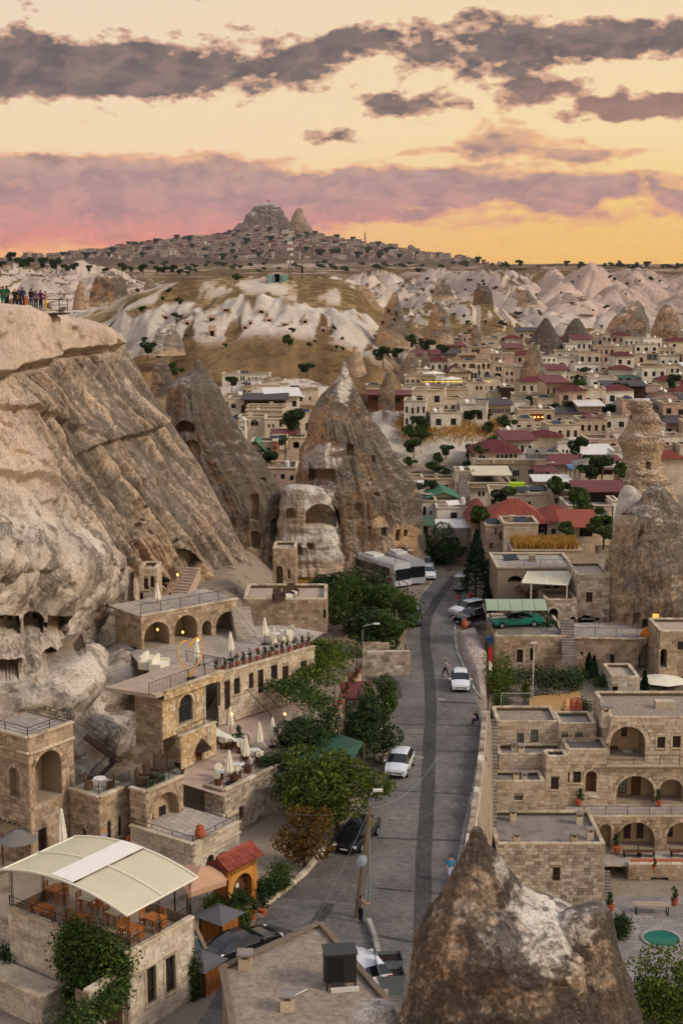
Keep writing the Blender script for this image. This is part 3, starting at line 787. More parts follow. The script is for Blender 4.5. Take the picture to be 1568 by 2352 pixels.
cone_rock('fairy_chimney',[(830,788,793),(850,784,799),(872,776,804),(888,760,810),(905,745,820),(950,720,842),(1014,712,880),(1030,700,890),(1060,698,908),(1100,696,928),(1134,696,946),(1199,698,953),(1250,698,960),(1310,698,968)],171,
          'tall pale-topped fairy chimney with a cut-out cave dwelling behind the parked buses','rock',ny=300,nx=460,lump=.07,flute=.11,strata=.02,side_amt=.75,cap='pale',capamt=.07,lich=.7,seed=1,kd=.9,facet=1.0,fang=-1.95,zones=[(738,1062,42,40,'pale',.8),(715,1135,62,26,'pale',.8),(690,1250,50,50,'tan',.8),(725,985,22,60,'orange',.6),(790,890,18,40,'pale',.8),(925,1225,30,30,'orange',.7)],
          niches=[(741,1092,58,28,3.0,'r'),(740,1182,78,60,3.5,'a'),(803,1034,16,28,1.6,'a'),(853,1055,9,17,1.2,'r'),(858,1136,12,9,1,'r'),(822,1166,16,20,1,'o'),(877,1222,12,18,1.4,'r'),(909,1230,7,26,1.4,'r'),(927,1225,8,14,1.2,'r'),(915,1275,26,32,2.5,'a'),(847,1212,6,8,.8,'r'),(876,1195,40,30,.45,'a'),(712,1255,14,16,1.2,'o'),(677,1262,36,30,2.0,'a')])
_A=[o for o in COL.objects if o.name=='fairy_chimney'][0]
cone_rock('ledge',[(1112,664,700),(1120,650,740),(1150,643,764),(1200,640,772),(1250,634,785),(1315,628,800)],164.5,parent=_A,ny=110,nx=180,base='pale',side='tan',side_amt=.5,lich=.3,seed=71,kd=.6,lump=.10,flute=.05,strata=.05,niches=[(735,1185,70,52,4.0,'a'),(677,1262,34,28,2.0,'a'),(712,1255,14,16,1.2,'o'),(668,1180,20,24,1.2,'a')]).location=-_A.location
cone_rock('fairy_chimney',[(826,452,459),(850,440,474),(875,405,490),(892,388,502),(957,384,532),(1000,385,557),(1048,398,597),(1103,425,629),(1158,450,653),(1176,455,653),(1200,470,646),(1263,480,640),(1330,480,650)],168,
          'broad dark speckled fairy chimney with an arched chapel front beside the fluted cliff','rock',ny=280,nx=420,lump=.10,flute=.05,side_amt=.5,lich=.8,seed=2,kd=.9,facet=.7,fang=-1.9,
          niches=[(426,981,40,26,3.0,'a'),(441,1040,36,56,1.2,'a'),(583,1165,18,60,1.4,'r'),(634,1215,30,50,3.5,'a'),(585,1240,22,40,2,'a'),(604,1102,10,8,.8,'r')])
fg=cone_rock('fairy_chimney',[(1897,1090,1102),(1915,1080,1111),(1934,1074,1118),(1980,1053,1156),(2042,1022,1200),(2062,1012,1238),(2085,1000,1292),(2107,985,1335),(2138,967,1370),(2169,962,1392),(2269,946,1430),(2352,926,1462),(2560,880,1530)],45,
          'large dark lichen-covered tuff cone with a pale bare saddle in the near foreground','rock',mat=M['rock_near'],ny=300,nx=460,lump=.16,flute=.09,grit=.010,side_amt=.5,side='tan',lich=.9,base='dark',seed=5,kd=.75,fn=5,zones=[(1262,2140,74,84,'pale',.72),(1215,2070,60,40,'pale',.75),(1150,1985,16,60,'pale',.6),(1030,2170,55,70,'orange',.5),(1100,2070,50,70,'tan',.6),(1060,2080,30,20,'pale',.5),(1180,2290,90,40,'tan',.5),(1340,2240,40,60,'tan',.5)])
cone_rock('spur',[(2075,1352,1380),(2081,1334,1392),(2095,1300,1401),(2130,1262,1409),(2169,1250,1415),(2269,1240,1449),(2352,1200,1472),(2560,1180,1530)],44.0,mat=M['rock_near'],ny=160,nx=260,lump=.14,flute=.06,side_amt=.4,side='tan',lich=.9,base='dark',seed=6,kd=.7,parent=fg,zones=[(1300,2130,60,50,'pale',.6),(1380,2220,40,60,'tan',.5)])
fg.children[0].location=-fg.location
cone_rock('boulder',[(2301,850,885),(2310,825,902),(2330,808,914),(2360,798,925),(2450,780,950)],47,'pale rounded tuff boulder beside the foreground cone','rock',mat=M['rock_near'],ny=90,nx=130,lump=.12,flute=.02,base='pale',side='pale',lich=.2,seed=8,kd=.8)
cone_rock('fairy_chimney',[(1108,1503,1512),(1125,1485,1530),(1150,1468,1548),(1180,1432,1575),(1200,1420,1590),(1269,1404,1640),(1369,1391,1690),(1450,1390,1700),(1600,1385,1710)],138,
          'massive brown fairy chimney with a small lit window at the frame edge','rock',ny=240,nx=380,lump=.07,flute=.06,side_amt=.7,side='tan',lich=.65,seed=9,kd=.8,facet=.5,fang=-1.75,
          niches=[(1466,1422,14,26,1.2,'a'),(1503,1445,50,46,2.0,'r'),(1446,1420,20,20,.5,'a'),(1442,1183,20,6,.7,'r'),(1472,1226,10,14,1.0,'a')])
cone_rock('rock_shoulder',[(1114,1434,1446),(1128,1424,1466),(1150,1418,1482),(1200,1410,1505),(1300,1400,1520)],141,'pale bare rock shoulder leaning on the massive brown chimney','rock',ny=80,nx=120,base='pale',side='pale',lich=.2,seed=10,kd=.8)
cone_rock('rock_pillar',[(917,1450,1484),(922,1442,1494),(938,1440,1492),(948,1456,1498),(962,1446,1512),(985,1440,1503),(1012,1424,1522),(1055,1436,1512),(1090,1420,1524),(1110,1408,1530),(1170,1398,1548)],200,
          'weathered banded tan rock pillar with carved windows above the right-hand houses','rock',ny=160,nx=200,base='tan',side='tan',side_amt=.9,lich=.35,lump=.3,flute=.08,strata=.08,grit=.04,seed=11,kd=.8,facet=.75,niches=[(1450,960,5,10,.8,'r'),(1487,1070,10,16,1.2,'r'),(1470,1140,8,12,1,'a')])
_FC=[ # rows, Y, label, look
 ([(822,366,374),(845,352,390),(875,348,398),(930,344,404)],186,'small dark rock spire peeping over the fluted cliff edge',dict(lich=.7)),
 ([(670,904,911),(700,888,918),(740,874,930),(770,865,938),(800,858,942)],352,'fairy chimney with carved windows beside the white hill end',dict(side_amt=.9,niches=[(893,714,5,8,1.5),(909,722,5,10,1.5),(880,742,8,10,1.5),(905,735,5,6,1.2)])),
 ([(695,998,1008),(720,988,1028),(745,984,1034),(790,980,1042)],384,'squat brown cone with an orange carved front on the pale slope',dict(side_amt=.9,side='orange',niches=[(1013,741,12,10,.6)])),
 ([(745,1086,1094),(765,1080,1104),(775,1082,1104),(810,1080,1108)],372,'small capped brown pillar standing alone below the pale slope',dict()),
 ([(729,1250,1256),(750,1236,1268),(775,1222,1282),(805,1198,1292),(830,1190,1300)],402,'sharp dark pyramid of rock above the cream houses',dict(lich=1.0,side_amt=.1,base='dark')),
 ([(730,1318,1328),(748,1304,1340),(775,1292,1352),(810,1284,1362)],422,'dark rounded cone with a walled front beside the dark pyramid',dict(lich=.9,side_amt=.3)),
 ([(785,1220,1227),(805,1211,1236),(830,1202,1246),(870,1193,1259),(905,1192,1263),(925,1190,1266)],302,'brown speckled fairy chimney rising among the town houses',dict(side_amt=.5)),
 ([(803,942,948),(820,931,956),(840,921,962),(866,913,966)],322,'small brown cone with a pale tip next to the conifers',dict(side_amt=.5)),
 ([(808,973,978),(825,968,985),(850,963,990)],327,'slim little cone just beside the small brown cone',dict()),
 ([(853,890,895),(870,880,901),(893,873,906),(898,869,906),(950,869,906),(965,866,908)],254,'dark cone on a square-cut pale pedestal by the red-roofed lodge',dict(side_amt=.4,lich=.7)),
 ([(793,812,818),(815,806,830),(850,798,840),(885,792,848)],282,'eroded tan spire directly behind the tall pale-topped chimney',dict(base='tan',side='tan',lich=.15)),
 ([(688,1452,1464),(705,1432,1476),(735,1404,1486),(775,1384,1494),(812,1372,1506)],432,'cluster of brown carved chimneys above the town at the right',dict(side_amt=.6,niches=[(1440,765,5,9,2),(1452,785,5,8,2),(1420,770,5,8,2)])),
 ([(698,1524,1536),(720,1510,1552),(760,1495,1572),(800,1488,1590)],446,'tan pillar rock touching the right frame edge below the plateau',dict(base='tan',side='orange')),
 ([(655,1096,1118),(670,1088,1128),(700,1085,1132),(712,1082,1136)],620,'dark split crag standing in the pale badlands',dict(base='dark',lich=.8)),
 ([(665,1200,1212),(685,1190,1226),(705,1184,1240)],640,'ragged brown crag further right in the pale badlands',dict(base='dark',side_amt=.7)),
 ([(622,236,268),(640,220,284),(670,212,290),(705,206,296)],520,'dark split crag on the slope behind the ridge of people',dict(base='dark',side_amt=.7,lump=.25,flute=.2)),
 ([(645,184,194),(670,174,200),(712,166,206)],500,'tan crag standing left of the dark split crag',dict(base='tan',side='orange',lich=.2)),
 ([(640,340,350),(655,332,360),(672,328,366)],560,'small grey crag right of the dark split crag',dict()),
 ([(640,1010,1020),(655,1000,1032),(690,992,1044)],560,'brown gullied crag behind the squat brown cone',dict(base='dark',side='tan')),
 ([(745,375,392),(765,352,410),(790,330,420),(815,318,425)],300,'rounded grey tuff boulder below the white hill',dict(base='grey',side='pale',lich=.35)),
]
for _k,(_r,_Y,_l,_o) in enumerate(_FC):
 cone_rock('fairy_chimney',_r,_Y,_l,'rock',mat=M['rock_far'],ny=70,nx=90,seed=20+_k,**_o)
castle=cone_rock('castle_rock',[(466,612,622),(469,598,634),(474,584,643),(482,580,644),(486,577,649),(510,573,655),(525,564,660),(540,540,680),(575,480,740)],3330,'big fortress-like castle rock crowning the distant hill town','rock',mat=M['rock_far'],ny=90,nx=140,lump=.14,flute=.10,grit=.02,base='grey',side='tan',side_amt=.3,seed=50,kd=.7,facet=.4)
for _q,_rows in enumerate(([(486,574,584),(492,566,592),(508,560,604),(545,540,620)],[(496,648,656),(510,640,664),(530,636,676),(560,620,690)],[(512,548,560),(522,540,574),(550,520,590)])):
 cone_rock('crag',_rows,3310,mat=M['rock_far'],ny=40,nx=60,lump=.2,flute=.12,base='dark',side='tan',side_amt=.3,seed=60+_q,parent=castle).location=-castle.location
cone_rock('castle_rock',[(477,684,691),(488,676,696),(505,670,703),(520,664,712),(545,655,724),(575,640,735)],3320,'pointed second peak right of the fortress-like castle rock','rock',mat=M['rock_far'],ny=70,nx=90,lump=.18,flute=.12,base='tan',side='orange',side_amt=.4,seed=51,kd=.7)
cone_rock('castle_rock',[(562,938,947),(570,935,954),(590,931,960)],3200,'small lone crag at the right end of the distant hill town','rock',mat=M['rock_far'],ny=30,nx=40,seed=52)
#  building kit
def _unit_block(k):
 r=random.Random(k);j= lambda a:a+r.uniform(-.012,.012)
 c=.06
 v=[(-.5,.5,-.5),(.5,.5,-.5),(.5,.5,.5),(-.5,.5,.5),
         (-.5,-.1,-.5),(.5,-.1,-.5),(.5,-.1,.5),(-.5,-.1,.5),
         (j(-.5+c*.6),-.5+r.uniform(0,.12),j(-.5+c)),(j(.5-c*.6),-.5+r.uniform(0,.12),j(-.5+c)),(j(.5-c*.6),-.5+r.uniform(0,.12),j(.5-c)),(j(-.5+c*.6),-.5+r.uniform(0,.12),j(.5-c))]
 f=[(8,9,10,11),(4,5,9,8),(5,6,10,9),(6,7,11,10),(7,4,8,11),(0,1,5,4),(1,2,6,5),(2,3,7,6),(3,0,4,7)]
 return v,f
_UB=[_unit_block(k) for k in range(6)]
_ubm={}
def ub_mesh(k,mat):
 key=(k,mat.name)
 if key not in _ubm:
  me=bpy.data.meshes.new('stone_block');me.from_pydata(_UB[k][0],[],_UB[k][1]);me.materials.append(mat);me.update();_ubm[key]=me
 return _ubm[key]
_wm={}
def win_mesh(kind,frame,pane):
 """unit window or door leaf: x,z in 0..1 about its centre, y = 0 front"""
 key=(kind,frame.name,pane.name)
 if key in _wm: return _wm[key]
 f,p=MB(),MB()
 e=.09
 if kind=='door':
  f.box(-.5,-.5,-.5,-.42,.5,.5);f.box(.42,-.5,-.5,.5,.5,.5);f.box(-.42,-.5,.45,.42,.5,.5)
  for i in range(2):
   for j in range(3):p.box(-.38+i*.4,-.25,-.46+j*.31,-.02+i*.4,.2,-.19+j*.31)
  p.box(-.42,.2,-.5,.42,.4,.45)
 else:
  f.box(-.5,-.5,-.5,-.5+e,.5,.5);f.box(.5-e,-.5,-.5,.5,.5,.5);f.box(-.5+e,-.5,.5-e*.7,.5-e,.5,.5);f.box(-.5+e,-.5,-.5,.5-e,.5,-.5+e*.7)
  f.box(-.035,-.4,-.44,.035,.4,.44)
  for z in (-.15,.15):f.box(-.41,-.3,z-.018,.41,.3,z+.018)
  p.box(-.45,.1,-.47,.45,.35,.47)
 r=(f.mesh('frame',frame),p.mesh('pane',pane));_wm[key]=r
 return r
_wj={}
def win_joined(frame,pane):
 """window of a farther house: frame and pane in one small mesh"""
 key=(frame.name,pane.name)
 if key not in _wj:
  m=MB();e=.12
  m.box(-.5,-.5,-.5,-.5+e,.5,.5);m.box(.5-e,-.5,-.5,.5,.5,.5);m.box(-.5+e,-.5,.5-e*.6,.5-e,.5,.5);m.box(-.5+e,-.5,-.5,.5-e,.5,-.5+e*.6);m.box(-.04,-.4,-.44,.04,.4,.44)
  m.box(-.44,.1,-.46,.44,.35,.46,1)
  _wj[key]=m.mesh('window',[frame,pane])
 return _wj[key]
class Bldg:
 def __init__(s,name,label,cat,P0,yaw=0.0,mat='stone',mortar='stone_mortar',group=None,frame='wood',detail=True,bh=.30,bw=(.38,.75)):
  s.P0=Vector(P0);s.yaw=yaw;s.root=thing(name,label,cat,P0,yaw,group)
  s.R=Matrix.Rotation(yaw,3,'Z');s.mat=mat;s.mortar=mortar;s.blocks=[];s.frame=frame;s.detail=detail;s.bh=bh;s.bw=bw
  s.rnd=random.Random(hash(label)&0xffff if False else sum(map(ord,label)))
 def world(s,x,y,z=0): return s.P0+s.R@Vector((x,y,z))
 def uz(s,p0,p1,px,py):
  """picture point -> (distance along wall p0-p1, local height)"""
  a=s.world(*p0);d=(s.world(*p1)-a).normalized();n=Vector((d.y,-d.x,0))
  r=Vector(ray(px,py));t=n.dot(a-Vector((0,0,CAMZ)))/n.dot(r)
  q=Vector((0,0,CAMZ))+r*t
  return (q-a).dot(d),q.z-s.P0.z
 def wall(s,p0,p1,z0,z1,ops=(),blocks=True,depth=.22,mat=None,mortar=None,px=True,bh=None,back=None,name='wall',surround=False,voussoir=True):
  a=Vector((p0[0],p0[1],0));b=Vector((p1[0],p1[1],0));L=(b-a).length;d=(b-a)/L;n=Vector((d.y,-d.x,0));rz=atan2(d.y,d.x)
  O=[]
  for o in ops:
   x0,y0,x1,y1,kind=o[:5];opt=o[5] if len(o)>5 else {}
   if px:
    ua,vb=s.uz(p0,p1,x0,y0);ub,va=s.uz(p0,p1,x1,y1)
    um,_=s.uz(p0,p1,(x0+x1)/2,y1);hw=abs(ub-ua)/2;ua,ub=um-hw,um+hw
   else:ua,va,ub,vb=x0,y0,x1,y1
   ua=max(ua,.04);ub=min(ub,L-.04);va=max(va,z0+.001);vb=min(vb,z1-.04)
   if ub-ua<.08 or vb-va<.08: continue
   w=ub-ua
   r=0
   if kind[0]=='a':
    rise=min(w/2,(vb-va)*.75)*opt.get('rise',1.0);r=(w*w/4+rise*rise)/(2*rise)
    O.append(dict(u0=ua,u1=ub,v0=va,v1=vb,r=r,spring=vb-rise,cz=vb-r,kind=kind,opt=opt))
   else:O.append(dict(u0=ua,u1=ub,v0=va,v1=vb,r=0,kind=kind,opt=opt))
  def top(o,u):
   if not o['r']: return o['v1']
   c=(o['u0']+o['u1'])/2
   return max(o['spring'],o['cz']+sqrt(max(o['r']**2-(u-c)**2,0)))
  us={0.0,L}
  for o in O:
   us|={o['u0'],o['u1']}
   if o['r']:us|={o['u0']+(o['u1']-o['u0'])*k/14 for k in range(1,14)}
  us=sorted(us);mb=MB()
  pt= lambda u,v,dep=0.0:tuple(a+d*u-n*dep+Vector((0,0,v)))
  for ua,ub in zip(us,us[1:]):
   if ub-ua<1e-5: continue
   um=(ua+ub)/2
   cov=sorted([o for o in O if o['u0']<um<o['u1']],key=lambda o:o['v0'])
   la=lb=z0
   for o in cov:
    if o['v0']>max(la,lb)+1e-4:mb.face([pt(ua,la),pt(ub,lb),pt(ub,o['v0']),pt(ua,o['v0'])])
    la,lb=top(o,ua),top(o,ub)
   if z1>max(la,lb)+1e-4 or z1>min(la,lb)+1e-4:mb.face([pt(ua,la),pt(ub,lb),pt(ub,z1),pt(ua,z1)])
  for o in O:
   dep=o['opt'].get('depth',1.4 if o['kind'] in ('a','o') else depth)
   k=14 if o['r'] else 1
   prof=[(o['u0'],o['v0'])]+[(o['u0']+(o['u1']-o['u0'])*i/k,top(o,o['u0']+(o['u1']-o['u0'])*i/k)) for i in range(k+1)]+[(o['u1'],o['v0'])]
   for (u_,v_),(u2,v2) in zip(prof,prof[1:]+prof[:1]):
    if abs(u_-u2)+abs(v_-v2)>1e-6:mb.face([pt(u_,v_),pt(u2,v2),pt(u2,v2,dep),pt(u_,v_,dep)])
   o['dep']=dep;o['prof']=prof
  mb.build(name,M[mortar or s.mortar],s.root)
  bm_=back or 'plaster'
  for o in O:
   k=o['kind'];w=o['u1']-o['u0'];h=o['v1']-o['v0'];uc=(o['u0']+o['u1'])/2;vc=(o['v0']+o['v1'])/2;dep=o['dep'];opt=o['opt']
   cpos= lambda u,v,dp:a+d*u-n*dp+Vector((0,0,v))
   if k in ('a','o'): 
    q=MB();q.face([pt(u_,v_,dep-.002) for u_,v_ in o['prof'][::-1]]);q.build('niche',M[opt.get('back',bm_)],s.root)
    for (fx,fz,fw,fh,fk) in opt.get('inner',()): 
     s._leaf(fk,cpos(o['u0']+fx*w,o['v0']+fz*h+fh*h/2,dep-.05),rz,fw*w,fh*h,opt)
   elif k in ('ad','aw'):
    f=MB();f.face([pt(u_,v_,dep-.01) for u_,v_ in o['prof'][::-1]])
    nm='door' if k=='ad' else 'window'
    do=f.build(nm,M[opt.get('leaf',s.frame if k=='ad' else 'pane')],s.root)
    g=MB();hh=o['spring']-o['v0']
    for kk in range(1,4 if k=='ad' else 2):
     uu=o['u0']+w*kk/(4 if k=='ad' else 2);tt=top(o,uu)-.03
     g.raw([pt(uu-.02,o['v0']+.02,dep-.045),pt(uu+.02,o['v0']+.02,dep-.045),pt(uu+.02,tt,dep-.045),pt(uu-.02,tt,dep-.045)],[(0,1,2,3)])
    g.raw([pt(o['u0']+.02,o['spring']-.04,dep-.05),pt(o['u1']-.02,o['spring']-.04,dep-.05),pt(o['u1']-.02,o['spring']+.02,dep-.05),pt(o['u0']+.02,o['spring']+.02,dep-.05)],[(0,1,2,3)])
    g.build('batten',M[s.frame if k=='aw' else 'wood_dark'],do)
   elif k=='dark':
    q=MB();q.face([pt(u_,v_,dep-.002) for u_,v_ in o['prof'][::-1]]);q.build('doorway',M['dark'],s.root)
   else:s._leaf(k,cpos(uc,vc,dep-.06),rz,w,h,opt)
   if o['r'] and voussoir and s.detail and opt.get('ring', True): 
    c=uc;th0=atan2(o['spring']-o['cz'],w/2);nst=max(5,int((pi-2*th0)*o['r']/.32));t=opt.get('rt',.26)
    for i in range(nst):
     ta,tb=pi-th0-(pi-2*th0)*i/nst,pi-th0-(pi-2*th0)*(i+1)/nst;tm=(ta+tb)/2
     ln=(o['r']+t/2)*abs(ta-tb)
     q=a+d*(c+(o['r']+t/2)*cos(tm))+Vector((0,0,o['cz']+(o['r']+t/2)*sin(tm)))+n*.02
     s.blocks.append(('arch_stone',q,rz,(ln-.012,.12,t),s.mat,tm-pi/2))
   elif s.detail and opt.get('sill',k in ('w','wb')):
    s.blocks.append(('sill',a+d*uc+Vector((0,0,o['v0']-.05))+n*.04,rz,(w+.24,.16,.1),'coping',0))
    if opt.get('sur',surround):
     s.blocks.append(('lintel',a+d*uc+Vector((0,0,o['v1']+.09))+n*.03,rz,(w+.3,.14,.18),'coping',0))
     for sg in (o['u0']-.075,o['u1']+.075):s.blocks.append(('jamb',a+d*sg+Vector((0,0,vc))+n*.028,rz,(.15,.14,h-.01),'coping',0))
  if blocks and s.detail:
   bh=bh or s.bh;v=z0;row=0
   nrow=max(1,round((z1-z0)/bh));bh=(z1-z0)/nrow
   for row in range(nrow):
    va,vb=z0+row*bh,z0+(row+1)*bh
    u=-s.rnd.uniform(0,.4)
    cuts=[]
    for o in O:
     if vb<=o['v0']+.02 or va>=o['v1']-.01: continue
     if o['r'] and va>o['spring']-.01:
      R_=o['r']+(o['opt'].get('rt',.26) if voussoir else 0);hw=sqrt(max(R_**2-(va-o['cz'])**2,0));c=(o['u0']+o['u1'])/2;cuts.append((c-hw,c+hw))
     else:cuts.append((o['u0'],o['u1']))
    while u<L:
     w=s.rnd.uniform(*s.bw);segs=[(max(u,0),min(u+w,L))]
     for c0,c1 in cuts:
      ns=[]
      for x0,x1 in segs:
       if c1<=x0 or c0>=x1:ns.append((x0,x1)); continue
       if x0<c0:ns.append((x0,c0))
       if c1<x1:ns.append((c1,x1))
      segs=ns
     for x0,x1 in segs:
      if x1-x0>.09:
       s.blocks.append(('stone_block',a+d*((x0+x1)/2)+n*(.012+s.rnd.uniform(-.006,.012))+Vector((0,0,(va+vb)/2)),rz,(x1-x0-.014,.07,bh-.014),mat or s.mat,0))
     u+=w
  return O
 def _leaf(s,k,pos,rz,w,h,opt):
  fr=M[opt.get('frame',s.frame)]
  if k=='d':
   f,p=win_mesh('door',fr,M[opt.get('leaf',s.frame)])
   o=link('door',f,s.root,pos,(0,0,rz),(w,.1,h));link('panel',p,o)
  else:
   pn=M['pane_blue'] if k=='wb' else M['pane']
   if s.detail:
    f,p=win_mesh('window',fr,pn)
    o=link('window',f,s.root,pos,(0,0,rz),(w,.1,h));link('pane',p,o)
   else:link('window',win_joined(fr,pn),s.root,pos,(0,0,rz),(w,.1,h))
 def plain(s,p0,p1,z0,z1,mat=None,name='wall'):
  m=MB();m.face([(*p0,z0),(*p1,z0),(*p1,z1),(*p0,z1)]);m.build(name,M[mat or s.mortar],s.root)
 def slab(s,poly,z,mat='gravel_roof',t=.15,name='roof'):
  MB().prism(poly,z-t,z).build(name,M[mat],s.root)
 def coping(s,pts,z,w=.34,h=.14,mat='coping',ln=.8,closed=False,name='coping_stone'):
  """row of coping stones along a polyline (its top face at z+h)"""
  P=list(pts)+([pts[0]] if closed else [])
  for (x0,y0),(x1,y1) in zip(P,P[1:]):
   L=math.hypot(x1-x0,y1-y0);nst=max(1,round(L/ln));rz=atan2(y1-y0,x1-x0)
   for i in range(nst):
    f=(i+.5)/nst
    s.blocks.append((name,Vector((x0+(x1-x0)*f,y0+(y1-y0)*f,z+h/2)),rz,(L/nst-.01,w+s.rnd.uniform(-.01,.01),h+s.rnd.uniform(-.008,.008)),mat,0, True))
 def parapet(s,poly,z0,z1,t=.25,mat=None,cope=True,ch=.12):
  """solid parapet on the given polyline with a coping on top"""
  m=MB()
  for (x0,y0),(x1,y1) in zip(poly,poly[1:]):
   L=math.hypot(x1-x0,y1-y0);m.obox(((x0+x1)/2,(y0+y1)/2,(z0+z1)/2),(L,t,z1-z0),atan2(y1-y0,x1-x0))
  m.build('parapet',M[mat or s.mortar],s.root)
  if cope:s.coping(poly,z1,t+.1,ch)
 def chimney(s,x,y,z,w=.5,h=.9):
  m=MB();m.box(x-w/2,y-w/2,z,x+w/2,y+w/2,z+h*.7)
  for sx in (-1,1):
   m.box(x+sx*w*.36-w*.13,y-w/2,z+h*.7,x+sx*w*.36+w*.13,y+w/2,z+h*.9)
  o=m.build('chimney',M['coping'],s.root)
  MB().box(x-w*.62,y-w*.62,z+h*.9,x+w*.62,y+w*.62,z+h).build('cap',M['roof_grey'],o)
 def finish(s,limit=300):
  def size(b):
   q=s.P0+s.R@b[1]; return -(b[3][0]*b[3][2])/max((q-Vector((0,0,CAMZ))).length,1)**2
  bl=sorted(s.blocks,key=size)
  rest=MB();rest_m=[]
  mats=[]
  for i,b in enumerate(bl):
   nm,pos,rz,sz,mk,tilt=b[:6];full=len(b)>6
   if i<limit:
    me=ub_mesh(s.rnd.randrange(6),M[mk])
    o=link(nm,me,s.root,pos, None,sz)
    o.rotation_euler=(0,-tilt,rz)
    if full:o.rotation_euler=(-pi/2,0,rz);o.scale=(sz[0],sz[2],sz[1])
   else:
    if mk not in mats:mats.append(mk)
    R=Matrix.Rotation(rz,3,'Z')@Matrix.Rotation(-tilt,3,'Y')
    sc=Vector(sz)
    if full:R=Matrix.Rotation(rz,3,'Z')@Matrix.Rotation(-pi/2,3,'X');sc=Vector((sz[0],sz[2],sz[1]))
    v,f=_UB[s.rnd.randrange(6)]
    rest.raw([pos+R@Vector((p[0]*sc.x,p[1]*sc.y,p[2]*sc.z)) for p in v],f,mats.index(mk))
  if rest.v:tag(rest.build('masonry',[M[k] for k in mats],s.root),kind='stuff')
  s.blocks=[]
  return s
_tmp= None
def realise(data,mods=None):
 """mesh of a datablock with its modifiers applied, evaluated in a scratch scene of its own"""
 global _tmp
 if _tmp is None:_tmp=bpy.data.scenes.new('scratch')
 o=bpy.data.objects.new('scratch',data);_tmp.collection.objects.link(o)
 if mods:mods(o)
 vl=_tmp.view_layers[0];vl.update()
 me=bpy.data.meshes.new_from_object(o.evaluated_get(vl.depsgraph));bpy.data.objects.remove(o);me.materials.clear(); return me
def railing(parent,pts,z,h=.95,gap=.14,mat='iron',r=.012,name='railing',post=1.6,mid=False):
 """iron railing along a polyline (local to parent)"""
 m=MB()
 P=[Vector((p[0],p[1],p[2] if len(p)>2 else z)) for p in pts]
 up=Vector((0,0,h))
 for a,b in zip(P,P[1:]):
  m.tube([a+up,b+up],r*1.6,4);m.tube([a+up*.12,b+up*.12],r,4)
  if mid:m.tube([a+up*.55,b+up*.55],r,4)
  n=max(1,int((b-a).length/gap))
  for i in range(n+1):
   q=a+(b-a)*(i/n)
   if not mid:m.tube([q+up*.12,q+up],r*.7,3,cap=False)
  k=max(1,int((b-a).length/post))
  for i in range(k+1):
   q=a+(b-a)*(i/k);m.tube([q,q+up*1.04],r*2,4)
 return m.build(name,M[mat],parent)
def stairs(name,label,P,d,n,w,rise=.17,run=.3,mat='roof_grey',side=None):
 """flight that climbs along direction d from P; each step is its own piece"""
 yaw=atan2(d[1],d[0]);t=thing(name,label,'stairs',P,yaw)
 m=MB().box(0,-w/2,-.9,run+.02,w/2,rise).mesh('step',M[mat])
 for i in range(n):link('step',m,t,(i*run,0,i*rise))
 return t
#  street
def px_poly(pts,z): return [tuple(atz(px,py,0)[:2])+(z,) for px,py in pts]
M['road']=paver_mat('road_pavers',lin(128,123,118),lin(108,104,100),lin(76,72,68),.30,.15,.06,.36)
M['cobble']=paver_mat('road_basalt_cobbles',lin(92,88,86),lin(68,65,66),lin(52,48,46),.17,.15,.3,.25)
M['cobble_warm']=paver_mat('lane_cobbles',lin(116,108,104),lin(94,88,86),lin(72,66,60),.16,.14,.8,.3)
ROAD_L=[(380,2440),(470,2330),(590,2110),(612,2068),(650,2040),(700,1998),(745,1940),(775,1900),(830,1850),(880,1800),(905,1740),(900,1690),(880,1640),(858,1600),(833,1552),(940,1545),(932,1490),(934,1450),(950,1410),(958,1375),(985,1340),(1015,1308),(1050,1285)]
ROAD_R=[(1085,1285),(1075,1310),(1070,1345),(1058,1390),(1040,1440),(1048,1500),(1072,1560),(1096,1610),(1106,1650),(1096,1740),(1078,1850),(1056,1960),(1038,2140),(1020,2440)]
m=MB();m.face(px_poly(ROAD_L+ROAD_R,.012));tag(m.build('road',M['road']),kind='structure')
def ribbon(name,pts,w,z,mat,taper=None):
 C=[atz(px,py,0) for px,py in pts];Q=[]
 for i in range(len(C)-1):
  for k in range(6):Q.append(C[i].lerp(C[i+1],k/6))
 Q.append(C[-1]);L,R=[],[]
 for i,p in enumerate(Q):
  d=(Q[min(i+1,len(Q)-1)]-Q[max(i-1,0)]).normalized();nrm=Vector((-d.y,d.x,0));j=random.uniform(-.03,.03)
  L.append((p+nrm*(w/2+j))[:2]+(z,));R.append((p-nrm*(w/2-j))[:2]+(z,))
 mb=MB()
 for i in range(len(L)-1):mb.face([L[i],R[i],R[i+1],L[i+1]])
 return tag(mb.build(name,M[mat]),kind='structure')
ribbon('road_centre_strip',[(962,2440),(966,2250),(970,2100),(973,1960),(981,1830),(985,1720),(989,1620),(984,1540),(976,1480),(976,1440),(985,1408),(1004,1376),(1024,1350),(1046,1322)],1.02,.016,'cobble')
for (a,b,w) in [((860,2040),(1046,2056),.22),((862,1925),(1062,1932),.22),((880,1815),(1082,1826),.22),((906,1722),(1099,1728),.2),((905,1664),(1106,1668),.18),((902,1686),(1104,1690),.14),((1010,1612),(1094,1616),.5),((870,2150),(1036,2180),.3)]:
 ribbon('road_cross_band',[a,b],w,.020,'cobble')
ribbon('lane_strip',[(590,2290),(690,2180),(755,2075)],.75,.016,'cobble')
ribbon('lane_strip',[(612,2128),(690,2150),(770,2185),(850,2205)],.6,.020,'cobble')
